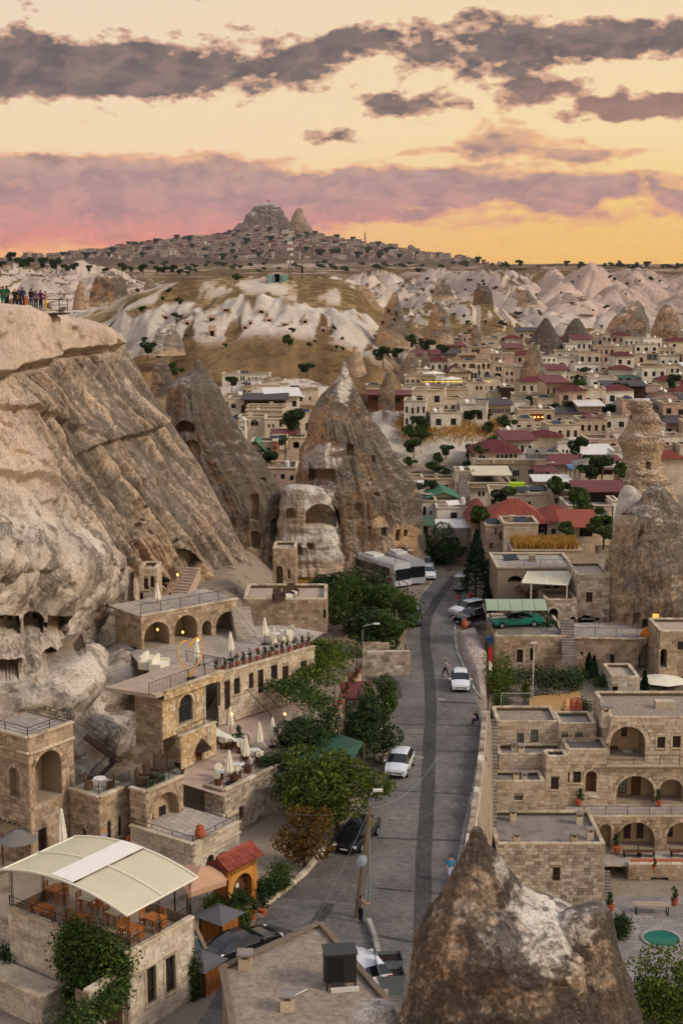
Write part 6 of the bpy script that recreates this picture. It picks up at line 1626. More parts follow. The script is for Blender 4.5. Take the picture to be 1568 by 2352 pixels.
b=town('T2',1150,1420,185,242,'glass-fronted rooftop restaurant with green blinds','wood_dark',ops=[(1210,190,1255,230,'wb'),(1262,190,1308,230,'wb'),(1312,190,1352,230,'wb')],depth=6,Y=374,rmat='roof_dark',par=.1)
for q in (.1,.85,.95):lamp_glow(b.root,(b.W*q,-.2,b.H-1.4),.2)
canopy('T2',820,1170,405,'dark green awning over the mid-town terrace','green_sheet',5,2.2,318)
canopy('T2',670,860,778,'maroon slatted canopy of the terrace cafe','maroon',4,2.4,238)
b=town('T3',790,1215,205,290,'upper storey with arched windows under a wide maroon hipped roof','house1','hip',ops=[(830,225,855,275,'aw'),(866,235,890,290,'d'),(1000,225,1028,272,'aw'),(1043,222,1070,270,'aw'),(1085,218,1113,265,'aw'),(1130,215,1162,262,'aw'),(1178,220,1200,285,'d')],depth=8,Y=212,rmat='tile_dark',over=.8,rh=1.7)
b=town('T3',780,1385,290,470,'cream terraced hotel with balustrades and arched openings','house1',ops=[(860,352,882,390,'w'),(1100,350,1150,405,'a'),(1160,378,1180,440,'aw'),(1183,376,1203,438,'aw'),(1207,374,1226,436,'aw'),(1315,375,1335,432,'w'),(1345,372,1365,430,'w')],depth=9,Y=208,par=.1,rmat='terrace_pale')
def balustrade(k,x0,x1,y,Y,label,h=.8):
 px0,py=tr(k,x0,y);px1,_=tr(k,x1,y);P=at(px0,py,Y);W=at(px1,py,Y).x-P.x
 t=thing('balustrade',label,'balustrade',P)
 MB().box(0,-.15,h-.12,W,.15,h).build('rail',M['coping'],t);MB().box(0,-.15,0,W,.15,.1).build('plinth',M['coping'],t)
 me=MB().lathe([(.05,.1),(.09,.22),(.05,.4),(.05,h-.12)],6).mesh('baluster',M['coping'])
 for i in range(int(W/.3)):link('baluster',me,t,(.15+i*.3,0,0))
 for i in range(int(W/3)+1):MB().box(-.14,-.17,0,.14,.17,h+.12).build('pier',M['coping'],t,loc=(min(i*3,W),0,0))
balustrade('T3',780,1385,312,207.6,'pale stone balustrade round the cream hotel upper storey')
b=town('T3',605,1145,510,680,'lower stone terrace of the cream hotel with flower pots','house1',ops=[(820,590,845,640,'w'),(860,590,885,640,'w'),(940,575,1000,610,'w')],depth=7,Y=199,par=.1,rmat='terrace_pale')
balustrade('T3',720,1145,555,198.6,'white balustrade in front of the awning terrace')
t=canopy('T3',760,1160,432,'broad cream tent awning over the flower terrace','awning',6,2.6,200,.6)
town('T3',605,780,395,520,'small arched pavilion left of the cream awning','house1',ops=[(668,435,735,500,'a')],depth=5,Y=202)
stairs('hotel_steps','dark steps climbing to the flower terrace',at(*tr('T3',685,660),196),(.05,1),16,1.6,.19,.28,'roof_grey')
b=town('T3',935,1550,625,800,'cream boutique hotel with triple arched window and solar panels','house1',yaw=-4,ops=[(945,645,1000,730,'a'),(1235,690,1262,755,'aw'),(1273,690,1300,755,'aw'),(1310,688,1342,755,'aw')],depth=9,Y=186,rmat='terrace_pale')
for i in range(4):
 MB().obox((4.5+i*2.1,3+.7*i,b.H+.45),(2.0,1.0,.05),.2,tilt=(.5,'X')).build('solar_panel',M['pane'],b.root)
MB().box(3.0,5.5,b.H-.3,5.2,6.8,b.H+.9).build('roof_tent',paint(168,206,40),b.root)
town('T4',30,268,610,800,'side wing of the boutique hotel with paired arched windows','house1',ops=[(120,680,135,755,'aw'),(138,680,154,755,'aw'),(207,665,220,720,'w'),(226,662,240,718,'w')],depth=7,Y=187,rmat='terrace_pale')
town('T3',115,270,460,600,'pale house front below the white rock dome','house3',ops=[(148,500,178,545,'w'),(200,500,228,545,'w')],depth=4,Y=201)
b=town('T3',270,600,470,660,'cave dwelling front with a lamp in the white rock','house2',ops=[(265,450,330,530,'dark'),(485,525,522,578,'w')],depth=4,Y=202.5)
lamp_glow(b.root,(b.W*.82,-.15,b.H-2.0),.2)
canopy('T3',230,410,545,'white corrugated lean-to above the garden trees','white_metal',4,2.0,193)
b=town('T3',170,405,690,870,'grey-white house with three arched windows and roof dishes','house3',ops=[(175,738,202,825,'aw'),(222,738,252,825,'aw'),(273,735,303,825,'aw'),(342,785,362,820,'w')],depth=6,Y=180)
town('T3',350,600,650,720,'low green-roofed house behind the white cube','house2','gable',win=(0,0),depth=7,Y=184,rmat='green_roof',rh=.8)
b=town('T3',412,720,760,920,'white block house with one framed window and rooftop solar heater','house5',ops=[(548,795,612,858,'w')],depth=6,Y=176)
t=MB();t.obox((2.2,1.6,b.H+.5),(1.9,.9,.06),.5,tilt=(.6,'X'));t.build('solar_panel',M['white_metal'],b.root);MB().lathe([(.32,0),(.32,1.0),(.05,1.15)],10).build('water_tank',M['white_metal'],b.root,loc=(3.6,2.6,b.H))
canopy('T3',405,760,955,'corrugated white porch roof in front of the white block house','white_metal',3.5,2.2,171,.5)
town('T3',190,345,925,1045,'grey house with a green sheet roof and dark door','house4','shed',ops=[(265,940,325,1045,'dark')],depth=4,Y=170,rmat='green_sheet',rh=.4)
b=town('T3',920,1500,905,1090,'pale pink house with a long red tiled hip roof','house4','hip',ops=[(955,940,975,985,'w'),(985,955,1005,1010,'w'),(1140,950,1190,1010,'w'),(1430,955,1475,1010,'w')],depth=9,Y=166,over=.7,rh=2.4)
b=town('T3',760,940,900,1030,'side house with a red tiled roof left of the pink house','house4','hip',win=(1,1),depth=12,Y=169,over=.6,rh=2.2)
b=town('T6',705,960,215,395,'old rubble-stone house with a broken flat roof','house2',ops=[(745,350,775,395,'aw'),(895,345,918,415,'ad')],depth=5,Y=160)
b=town('T6',570,700,230,420,'pink street house with an iron balcony beside the conifer','house4',ops=[(640,245,655,290,'w'),(605,355,622,398,'w'),(675,270,690,330,'d')],depth=6,Y=162)
railing(b.root,[(.2,-.6),(b.W,-.6)],b.H-3.0,.9,.16);MB().box(.1,-.7,b.H-3.1,b.W,0,b.H-3.0).build('balcony',M['coping'],b.root)
town('T6',960,1260,205,330,'white-walled wing with water tanks right of the rubble house','house3','hip',ops=[(1060,250,1095,292,'w'),(975,240,1010,280,'w')],depth=7,Y=166,over=.5,rh=1.7)
town('T6',1160,1390,235,340,'small shed with a sloping red tile roof','house2','shed',ops=[(1270,245,1365,310,'dark')],depth=5,Y=160,rmat='tile',rh=1.2)
b=town('T6',770,1280,415,500,'long stone garden wall house with dry grass on its roof','house2',win=(0,0),depth=5,Y=152,par=.1)
ROOFGRASS=b
b=town('T6',660,1230,545,690,'flat-roofed hotel with a railed sofa terrace and dark arches','stone_mortar',ops=[(1005,672,1048,722,'w'),(1075,672,1115,722,'w'),(735,600,850,650,'a',dict(back='dark'))],depth=8,Y=143,rmat='terrace_pale',par=.1)
railing(b.root,[(1.2,.3),(b.W-.3,.3)],b.H,.9,.14);SOFA=b
b=town('T4',100,210,285,375,'brown house carrying a rooftop signboard','house2',win=(2,1),depth=5,Y=206)
ux,uz_=b.W,b.H
bd=MB().box(-1.4,.1,uz_+.1,b.W+.1,.25,uz_+1.9+0).build('sign_board',paint(160,158,152),b.root)
def lettering(text,size,mat,parent,loc,rot=(pi/2,0,0)):
 c=bpy.data.curves.new('lettering','FONT');c.body=text;c.size=size;c.align_x='CENTER';c.align_y='CENTER';c.extrude=.01
 me=realise(c);me.materials.append(M[mat])
 return link('lettering',me,parent,loc,rot)
lettering('hidden',1.25,'iron',bd,((b.W-1.3)/2,.08,uz_+.75))
MB().lathe([(.02,0),(.25,.1),(.3,.25),(.02,.5)],8,sy=.1).build('emblem',M['iron'],bd,loc=((b.W-1.3)/2,.08,uz_+1.25))
town('T4',325,620,115,260,'bright white house with an arched green door and square windows','house5',ops=[(365,175,385,215,'w'),(405,175,425,215,'w'),(462,195,490,252,'ad',dict(leaf='green_sheet')),(527,170,545,210,'w'),(565,168,585,208,'w')],depth=7,Y=222)
town('T4',210,370,215,320,'white arched loggia beside the bright white house','house5',ops=[(255,235,360,300,'a')],depth=5,Y=216)
b=town('T4',615,925,75,280,'brown stone hotel with arched windows lit by wall lamps','house4',ops=[(645,100,680,162,'aw'),(688,100,722,162,'aw'),(840,110,902,148,'aw'),(652,198,672,232,'w'),(690,196,712,232,'w'),(765,185,790,232,'d'),(843,205,863,235,'w')],depth=7,Y=226)
for qx,qy in ((620,210),(685,222),(738,150),(800,215),(825,155),(912,155)):
 u_,v_=b.uz((0,0),(1,0),*tr('T4',qx,qy));lamp_glow(b.root,(u_,-.12,v_),.16)
town('T4',895,975,180,275,'narrow grey annex right of the brown lamp-lit hotel','house1',win=(2,1),depth=5,Y=225)
canopy('T4',795,970,288,'maroon cafe roof right of the kiosks','maroon',5,2.6,212)
canopy('T4',100,335,400,'maroon roof of a small bar below the signboard','maroon',5,2.2,200)
canopy('T4',85,480,495,'long white metal roof over a dark bar','white_metal',5,2.4,190)
canopy('T4',445,705,378,'blue and white striped awning',paint(120,160,210),4,2.2,202)
town('T4',555,875,350,540,'grey-hipped pavilion restaurant with arched ground floor','house1','hip',ops=[(770,478,790,535,'aw'),(800,478,825,535,'aw'),(600,370,740,420,'dark'),(760,375,870,425,'dark')],depth=7,Y=196,rmat='roof_grey',rh=1.0)
b=town('T4',420,870,735,900,'ochre house with wide white-framed windows and a roof terrace','house2',ops=[(465,770,600,820,'wb',dict(frame='white_metal')),(615,770,700,815,'wb',dict(frame='white_metal')),(725,778,822,838,'wb',dict(frame='white_metal'))],depth=7,Y=174,rmat='terrace_pale',par=.3)
town('T4',525,975,590,730,'maroon-roofed veranda above the ochre house','wood_dark','shed',ops=[(660,640,950,700,'dark')],depth=5,Y=179,rmat='maroon',rh=.7)
town('T4',860,925,690,800,'white stair block beside the ochre house','house5',win=(0,0),depth=4,Y=174)
town('T4',265,420,600,830,'dark lane house with warm doorway lamps','house4',win=(2,2),depth=6,Y=184)
town('T4',1345,1568,265,500,'pale stone house adjoining the banded pillar','house1','hip',ops=[(1340,355,1358,385,'w')],depth=6,Y=206,rmat='tile',rh=1.0)
b=front_block('stone_house','square stone house with a single tall window beside the brown chimney',*[tr('T7',715,0)[0],tr('T7',975,0)[0],tr('T7',0,70)[1],tr('T7',0,500)[1]],137,6,
 [(*tr('T7',795,205),*tr('T7',845,285),'w',dict(sur=True)),(*tr('T7',730,388),*tr('T7',860,480),'a',dict(depth=1.4,back='dark'))],mat='stone_mix',roof='terrace',drop=.5)
u_,v_=b.uz((0,0),(1,0),*tr('T7',812,412));sg=MB().box(u_-1.1,-.35,v_-.16,u_+1.1,-.3,v_+.16).build('sign',M['iron'],b.root);lettering('RESTAURANT',.24,'white_metal',sg,(u_,-.36,v_))
b=front_block('arched_passage','stone passage house with a round arch under the cream awning',tr('T7',470,0)[0],tr('T7',715,0)[0],tr('T7',0,270)[1],tr('T7',0,520)[1],136,5,
 [(*tr('T7',500,335),*tr('T7',570,500),'a',dict(depth=2.0,back='dark')),(*tr('T7',668,400),*tr('T7',708,500),'a',dict(depth=1.0,back='dark'))],mat='stone_mix',roof='terrace')
t=thing('pergola_awning','cream ribbed awning on white posts above the passage house','awning',at(*tr('T7',290,130),137))
q=[at(*tr('T7',x,y),Y_)-t.location for x,y,Y_ in [(290,130,137),(645,148,137),(695,42,142),(335,45,142)]]
m=MB();m.face(q);m.build('fabric',M['awning'],t)
for f in (0,.5,1):m=MB();m.tube([q[0].lerp(q[1],f),q[3].lerp(q[2],f)],.12,5);m.build('rib',M['white_metal'],t)
m=MB();m.tube([q[0],q[1]],.1,5);m.tube([q[3],q[2]],.1,5);m.build('bar',M['white_metal'],t)
for f in (.2,1):m=MB();p=q[0].lerp(q[1],f);m.tube([p,p-Vector((0,0,4.6))],.07,6);m.build('post',M['white_metal'],t)
b=corner_block('cave_hotel','brown stone cave hotel block with a railed roof terrace and arched porch',*tr('T7',1200,580),1.4,tr('T7',1368,0)[0], None,-4.6,
 ops_r=[(*tr('T7',1215,620),*tr('T7',1335,860),'a',dict(depth=1.0,inner=[(.3,0,.3,.62,'d')]))],mat='stone_brown',roof='terrace_pale',yaw=radians(28),finish=False,cop=False)
Cc=b.P0;vv=Vector((-cos(radians(4)),sin(radians(4)),0))
Lf=along(Cc+Vector((0,0,6)),vv,tr('T7',700,0)[0]);iR2=Matrix.Rotation(-radians(28),3,'Z');p=iR2@(vv*Lf);dq=iR2@Vector((.3,6,0))
b.wall((p.x,p.y),(0,0),0,b.H,[(*tr('T7',985,700),*tr('T7',1018,795),'w'),(*tr('T7',752,680),*tr('T7',772,702),'dark')])
b.slab([(0,0),(b.W,0),(b.W+dq.x,dq.y),(p.x+dq.x,p.y+dq.y),(p.x,p.y)],b.H+.006,'terrace_pale',.1,'terrace')
b.coping([(p.x,p.y),(0,0),(b.W,0)],b.H,.34,.12);b.finish()
railing(b.root,[(p.x,p.y),(0,0),(b.W,0)],b.H+.12,1.0,.13)
CAVET=b
for (x,y,s_) in ((1280,535,'orange'),(1110,838,'orange')):
 q=at(*tr('T7',x,y+30),Cc.y-.3) if y>700 else atz(*tr('T7',x,y+20),1.45)
 t=tag(MB().lathe([(.1,0),(.62,.05),(.66,.3),(.4,.62),(.15,.95),(.03,1.0)],12,sx=1.1,sy=.9).build('bean_bag',M['orange'],smooth=True),'orange bean bag chair '+('on the railed cave terrace' if y<700 else 'on the stone platform below the cave hotel'),'chair');t.location=q
q=tr('T7',1348,402);p=at(q[0],q[1],132.5);o=MB().box(-.3,-.1,-.3,.3,.1,.3).build('lit_window',emit_mat('lit_window',(1.0,.5,.08),1.0));o.location=p;tag(o,'small glowing orange window in the brown chimney cave','window')
P_=front_block('garden_wall','pale block platform wall under the orange bean bag',tr('T7',1000,0)[0],tr('T7',1215,0)[0],tr('T7',0,885)[1],tr('T7',0,1030)[1],121,4.5,[(*tr('T7',1005,955),*tr('T7',1045,1000),'dark')],mat='stone2',cat='wall',roof='terrace')
b=front_block('car_terrace','long stone terrace wall that carries the parked green car',tr('T7',75,0)[0],tr('T7',640,0)[0],tr('T7',0,560)[1],tr('T7',0,780)[1],128,9,[(*tr('T7',245,660),*tr('T7',295,765),'w',dict(sur=True)),(*tr('T7',352,650),*tr('T7',378,750),'dark')],mat='stone_brown',roof='roof_grey',cat='terrace',par=.05,drop=1)
CART=b
b=front_block('cave_facade','carved cave facade with arched doors at the right frame edge',tr('T7',1365,0)[0],1640,tr('T7',0,520)[1],tr('T7',0,1010)[1],125,5,[(*tr('T7',1385,655),*tr('T7',1432,800),'a',dict(depth=1.4,back='dark')),(*tr('T7',1520,598),*tr('T7',1590,665),'w'),(*tr('T7',1535,870),*tr('T7',1600,1000),'ad'),(*tr('T7',1440,860),*tr('T7',1468,905),'w')],mat='stone_brown',roof='terrace',drop=1)
stairs('garden_steps','steep little steps between the car terrace and the cave hotel',at(*tr('T7',660,725),126),(.1,1),14,1.3,.2,.28,'roof_grey')
rr=random.Random(12);n=0;tries=0
while n<150 and tries<9000:
 tries+=1;px,py=rr.uniform(945,1600),rr.uniform(795,1130)
 if rr.random()<.12:px,py=rr.uniform(520,690),rr.uniform(935,1010)
 Yh=hit(px,py)
 if Yh>520 or (930<px<1190 and 985<py<1150) or (1270<px<1400 and 985<py<1030): continue
 w,h=rr.uniform(3.6,6.8)*F/Yh,rr.uniform(2.5,4.8)*F/Yh;R0=(px-w/2,py-h,px+w/2,py)
 if any(max(0,min(R0[2],r[2]+2)-max(R0[0],r[0]-2))*max(0,min(R0[3],r[3]+1)-max(R0[1],r[1]-1))>.3*w*h for r in RECTS): continue
 n+=1;rf=rr.choice(['flat','flat','flat','flat','shed','hip']);mt=rr.choice(['house1','house1','house2','house3','house4','house5']);nw=rr.choice([2,2,3,3,4]);two=h*Yh/F>4.0
 lab='small %s %s house with %s and %s windows a row'%({'house1':'cream','house2':'beige','house3':'pale','house4':'rose','house5':'white'}[mt],'two-storey' if two else 'single-storey',{'flat':'a flat roof','shed':'a sloping sheet roof','hip':'a maroon hipped roof'}[rf],{2:'two',3:'three',4:'four'}[nw])
 town('D',*[R0[0],R0[2],R0[1],R0[3]],lab,mt,rf,(nw,2 if two else 1),rr.uniform(4,7),rr.uniform(-9,9),Yh,rmat={'flat':rr.choice(['roof_grey','terrace_pale','gravel_roof']),'shed':rr.choice(['maroon','roof_dark','white_metal']),'hip':'tile_dark'}[rf],rh=1.0,grp='small houses packed in the town')
#  trees and other greenery
def leaf_sheet(name,P,size,mat,N=None,seed=0,flat=0.0):
 """leaf-sized quads at points P (optional preferred normals N)"""
 r=np.random.default_rng(seed);n=len(P);P=np.asarray(P)
 a=r.normal(size=(n,3));
 if N is not None:a=a*(1-flat)+np.asarray(N)*2*flat
 a/=np.linalg.norm(a,axis=1)[:, None]
 b=np.cross(a,r.normal(size=(n,3)));b/=np.linalg.norm(b,axis=1)[:, None];c=np.cross(a,b)
 s=size*r.uniform(.6,1.25,(n,1));l=s*r.uniform(.55,.8,(n,1))
 V=np.stack([P-b*s*.5,P+c*l*.5+a*s*.12,P+b*s*.5,P-c*l*.5+a*s*.12],1).reshape(-1,3)
 me=bpy.data.meshes.new(name);me.vertices.add(4*n);me.vertices.foreach_set('co',V.astype(np.float32).ravel())
 me.loops.add(4*n);me.loops.foreach_set('vertex_index',np.arange(4*n,dtype=np.int32));me.polygons.add(n);me.polygons.foreach_set('loop_start',np.arange(0,4*n,4,dtype=np.int32))
 me.update(calc_edges=True);me.materials.append(M[mat]); return me
def crown_pts(rx,ry,rz,n,seed,blobs=16,lump=.42):
 r=np.random.default_rng(seed);c=r.normal(size=(blobs,3));c/=np.linalg.norm(c,axis=1)[:, None];c*=r.uniform(.25,.78,(blobs,1))**.7
 k=r.integers(0,blobs,n);d=r.normal(size=(n,3));d/=np.linalg.norm(d,axis=1)[:, None]
 br=r.uniform(.6,1.25,blobs)*lump
 P=c[k]+d*(br[k]*r.uniform(.55,1.08,n)**.5)[:, None]
 return P*np.array([rx,ry,rz])
def make_tree(h,rx,rz,mat,n,leaf,seed,trunk=.12,base=None,parent=None,blobs=16):
 """crown + trunk meshes with the foot at the origin"""
 cz=base if base is not None else h-rz
 P=crown_pts(rx,rx*.95,rz,n,seed,blobs)+np.array([0,0,cz])
 r=random.Random(seed);m=MB()
 m.tube([(0,0,-.4),(r.uniform(-.1,.1),.05,cz*.5),(0,0,cz)],[trunk,trunk*.8,trunk*.55],7)
 for i in range(6):
  a=r.uniform(0,2*pi);q=r.uniform(.4,.75)
  m.tube([(0,0,cz*r.uniform(.45,.9)),(rx*.4*q*cos(a),rx*.4*q*sin(a),cz+rz*.1),(rx*q*cos(a),rx*q*sin(a),cz+rz*r.uniform(-.2,.5))],[trunk*.5,trunk*.35,trunk*.12],5)
 return leaf_sheet('crown',P,leaf,mat,seed=seed),m.mesh('trunk',M['bark'])
def tree(px,py,z,h,w,label,mat='leaf',n=5200,leaf=.24,seed=1,base=None,rz=None,name='tree',cat='tree',group=None,blobs=16):
 p=atz(px,py,z) if z is not None else at(px,py,hit(px,py))
 h*=1.12;w*=1.15;base=base*1.1 if base else None;rz=rz*1.15 if rz else None
 c,t=make_tree(h,w/2,rz or h*.36,mat,n,leaf,seed,base=base,blobs=blobs)
 o=thing(name,label,cat,p,group=group);link('crown',c,o);link('trunk',t,o); return o
tree(775,1905,0,5.2,6.2,'broad yellow-green street tree overhanging the black car','leaf_vine',9000,.24,3,base=3.0,rz=2.1,blobs=22)
tree(700,1990,0,3.6,3.4,'autumn-brown shrub tree beside the low lane kerb','leaf_autumn',3600,.2,4,base=2.0,rz=1.5)
tree(730,1900,0,3.8,4.2,'dark green tree crowded below the yellow-green street tree','leaf',5000,.24,14,base=2.2,rz=1.5)
tree(858,1752,0,4.8,4.3,'dense dark street tree beside the maroon porch','leaf_dark',7500,.22,5,base=2.7,rz=2.1,blobs=20)
tree(868,1722,0,5.4,2.6,'slim taller tree growing behind the dense dark street tree','leaf',4200,.22,15,base=3.6,rz=1.7)
tree(690,1770,1.5,3.6,3.8,'rounded laurel tree against the terrace wall','leaf_dark',6000,.2,6,base=1.9,rz=1.7)
for k,(px,py,h,w,lb) in enumerate([(790,1462,6.0,5.2,'leafy roadside tree nearest the stone house wall'),(848,1452,6.4,5.4,'tall leafy tree in the middle of the roadside grove'),(905,1462,5.6,4.8,'leafy tree leaning over the parked blue car'),(832,1500,4.6,4.4,'lower dark tree at the front of the roadside grove'),(880,1505,4.2,4.0,'bushy tree at the foot of the roadside grove'),(765,1430,5.2,4.4,'tree at the left end of the roadside grove')]):
 tree(px,py,0,h,w,lb,['leaf','leaf_dark','leaf','leaf_dark','leaf','leaf_dark'][k],6500,.26,30+k,base=h*.55,rz=h*.38,blobs=20)
tree(1003,1302,0,5.2,5.6,'round green tree in front of the chimney foot','leaf_dark',7000,.28,40,base=2.6,rz=2.4)
tree(1252,1520,-2.2,4.9,3.9,'dark tree in front of the car terrace wall','leaf_dark',6000,.24,41,base=2.7,rz=2.2)
tree(1205,1392,1,3.2,5.6,'brownish pomegranate tree beside the green canopy','leaf_autumn',5000,.2,42,base=1.7,rz=1.4)
tree(1140,1355,0,4.0,3.0,'light green tree behind the conifer','leaf',4000,.24,43)
tree(1165,1330,1,3.0,3.4,'small garden tree left of the sofa terrace','leaf_dark',3600,.24,44)
o=tree(1530,2350,PIT,4.2,5.4,'bright round clipped bush in the corner of the court','leaf_vine',11000,.2,45,base=2.1,rz=2.1,blobs=34,name='bush',cat='bush')
def conifer(px,py,z,h,w,label,n=7000,name='conifer'):
 r=np.random.default_rng(int(px));t=r.uniform(0,1,n)**.62;lay=np.floor(t*16)/16+.02
 a=r.uniform(0,2*pi,n);rad=w/2*(1-lay)**.85*(.35+.65*r.uniform(0,1,n)**.4)*(1+.18*np.sin(a*5+lay*40))
 P=np.stack([rad*np.cos(a),rad*np.sin(a),h*(.07+.93*(lay+(t-lay)*.7))-rad*.22],-1)
 o=thing(name,label,'tree',atz(px,py,z));link('crown',leaf_sheet('crown',P,.26,'conifer',seed=3),o)
 MB().tube([(0,0,-.3),(0,0,h*.9)],[.16,.03],7).build('trunk',M['bark'],o); return o
conifer(1092,1375,0,8.2,4.2,'tall dark conifer standing at the far bend of the street')
conifer(1118,1398,0,3.2,1.6,'small bright cypress below the tall conifer',2500,'cypress')
for px,py,z,h,w,lb in [(1350,1568,-2.2,3.0,1.3,'slender twin cypress beside the cave hotel wall'),(1362,1566,-2.2,2.6,1.1,'shorter cypress touching the slender twin cypress'),(1478,1602,-2.5,2.6,1.0,'dark cypress left of the white parasol'),(1516,1578,-2.5,1.9,1.7,'round dark yew above the white parasol')]:
 conifer(px,py,z,h,w,lb,3000,'cypress')
def scatter_leaves(name,label,cat,pts,n,spread,size,mat,seed=0,kind=None):
 """greenery that hangs over other things: leaves spread round a chain of world points"""
 r=np.random.default_rng(seed);pts=np.array([tuple(p) for p in pts]);k=r.integers(0,len(pts),n);q=r.normal(size=(n,3))*np.array(spread)
 c=pts.mean(0);o=link(name,leaf_sheet(name,pts[k]+q-c,size,mat,seed=seed));o.location=c
 return tag(o,label,cat,kind=kind)
def fillpoly(poly,n,seed,z):
 """world points spread over a polygon given in the picture at height(s) z"""
 r=np.random.default_rng(seed);P=[atz(px,py,zz if not np.isscalar(z) else z) for (px,py),zz in zip(poly,z if not np.isscalar(z) else [z]*len(poly))]
 out=[]
 while len(out)<n:
  w=r.dirichlet(np.ones(len(P))*.5);out.append(sum((p*float(x) for p,x in zip(P,w)),Vector()))
 return out
scatter_leaves('grape_vine','yellow-green grape vine spread over the long terrace pergola','vine',fillpoly([(590,1520),(640,1480),(740,1462),(826,1470),(822,1520),(770,1600),(690,1570),(700,1500)],260,1,5.6),9000,(.42,.42,.22),.24,'leaf_vine',1)
scatter_leaves('grape_vine','darker vine trailing along the near edge of the pergola','vine',fillpoly([(560,1545),(640,1590),(720,1640),(765,1610),(700,1560)],120,2,5.3),4200,(.38,.38,.22),.22,'leaf',2)
scatter_leaves('climber','leafy climber hanging down the garden wall post','climber',[atz(755,y,z) for y,z in ((1640,4.6),(1665,4.0),(1690,3.4),(1715,2.6),(1740,1.8))],2600,(.45,.4,.35),.2,'leaf_dark',3)
scatter_leaves('ivy','dark ivy cascading over the umbrella terrace corner','ivy',[atz(615,y,z) for y,z in ((1750,3.3),(1770,2.8),(1795,2.0),(1815,1.4))]+[atz(640,1755,3.2),atz(660,1750,3.1)],4200,(.5,.45,.35),.19,'leaf_dark',4)
t=thing('pergola','open iron pergola frame over the hotel patio','pergola',atz(560,1640,3.2))
for i in range(7):
 a,b=atz(545+i*22,1560-i*9,5.4),atz(620+i*24,1640-i*14,5.4);MB().tube([a-t.location,b-t.location],.035,5).build('rafter',M['iron'],t)
for px,py in ((548,1560),(690,1500),(622,1640),(768,1560),(820,1475)):
 a=atz(px,py,5.4)-t.location;MB().tube([(a.x,a.y,0),(a.x,a.y,a.z)],.04,5).build('post',M['iron'],t)
iv=[PAV.world(-.25,y,z+.6) for y,z in ((.2,3.9),(.5,4.4),(1.2,4.6),(2.0,4.7),(2.8,4.4),(3.4,4.6),(4.0,3.9),(.4,3.2),(1.0,3.4),(1.8,3.4),(2.6,3.4),(3.4,3.4),(4.1,3.0),(.6,2.4),(1.2,2.4),(2.2,2.4),(3.0,2.4),(3.8,2.4),(2.0,1.4),(2.8,1.4),(3.5,1.4))]
scatter_leaves('ivy','thick dark ivy mound climbing over the restaurant terrace rail','ivy',iv,12500,(.34,.34,.36),.17,'leaf',5)
iv=[PORTAL.world(-Lp*f,.2,3.6+.9*(1-f)) for f in np.linspace(.35,1.3,6)]+[PORTAL.world(-Lp*f,1.4,z) for f in (1.0,1.4,1.9,2.4) for z in (.5,1.5,2.6)]
scatter_leaves('ivy','ivy curtain falling left of the stone entrance portal','ivy',iv,7500,(.45,.4,.42),.17,'leaf',6)
scatter_leaves('climber','narrow green climber at the right corner of the restaurant','climber',[PAV.world(PW-.1,-.15,z) for z in (.2,.8,1.4,2.0,2.5)],1800,(.18,.15,.3),.14,'leaf_dark',7)
for k,(px,py,lb) in enumerate([(318,2330,'yellow-lit rose bush left of the restaurant windows'),(352,2330,'dark rose bush between the restaurant windows'),(376,2316,'rose bush glowing by the wall lamp')]):
 p=atz(px,py,0);scatter_leaves('rose_bush',lb,'bush',[p+Vector((0,0,z)) for z in (.3,.8,1.3,1.7)],900,(.22,.22,.3),.13,'leaf_dark',8+k)
lp=atz(370,2310,.5)
tag(MB().lathe([(.02,-.09),(.09,0),(.02,.09)],8).build('wall_lamp',M['lamp_warm'],loc=lp),'small warm lamp between the rose bushes','lamp')
for k,(px,py,w,h,mt,lb) in enumerate([(632,2030,.9,.9,'leaf','bright hedge bush right of the tiled gate'),(610,2050,.6,.8,'leaf_dark','dark shrub at the gate corner'),(500,2092,.7,.5,'leaf','low shrub behind the carved kiosk'),(545,2085,.6,.6,'leaf_dark','shrub at the left foot of the tiled gate'),(556,2118,.5,.5,'leaf','flower bush left of the gate pots'),(10,2240,.9,1.5,'leaf_dark','dark shrub on the stairs at the left frame edge')]):
 p=atz(px,py,.5);scatter_leaves('shrub',lb,'shrub',[p+Vector((random.uniform(-w,w)*.6,random.uniform(-w,w)*.6,random.uniform(0,h))) for _ in range(8)],2200,(w*.35,w*.35,.25),.15,mt,20+k)
hp=[atz(px,1552,z) for px,z in ((1135,-.4),(1150,.2),(1170,.1),(1190,-.1),(1215,.1),(1240,.3),(1262,.4),(1284,.4),(1306,.3),(1322,-.3),(1328,-1.2))]
scatter_leaves('hedge_arch','dark clipped hedge swelling over the garden archway','hedge',hp+[h-Vector((0,0,.8)) for h in hp[:3]+hp[5:]],8500,(.45,.45,.42),.19,'leaf_dark',50)
scatter_leaves('grape_vine','bright yellow-green vine by the flagpole','vine',fillpoly([(1118,1515),(1160,1510),(1185,1560),(1130,1585)],40,51,.4),2600,(.4,.4,.5),.2,'leaf_vine',51)
for k,(px,py,z,w,h,mt,lb) in enumerate([(1385,1580,-2.0,1.4,.8,'leaf','rounded shrub right of the twin cypress'),(1330,1630,-1.4,1.0,.7,'leaf_dark','dark bush beside the clay pots'),(1150,1618,-.8,.8,.6,'leaf','small bush inside the garden gate'),(1205,1600,-1.0,.5,1.0,'leaf_vine','climbing rose beside the white gate'),(1160,1470,0,.8,.7,'leaf','bush above the blue crate'),(1430,2150,-9.8,.9,1.2,'leaf_dark','dark plant beside the court wall')]):
 p=atz(px,py,z);scatter_leaves('shrub',lb,'shrub',[p+Vector((random.uniform(-w,w)*.5,random.uniform(-w,w)*.5,random.uniform(0,h))) for _ in range(8)],2000,(w*.3,w*.3,.25),.17,mt,60+k)
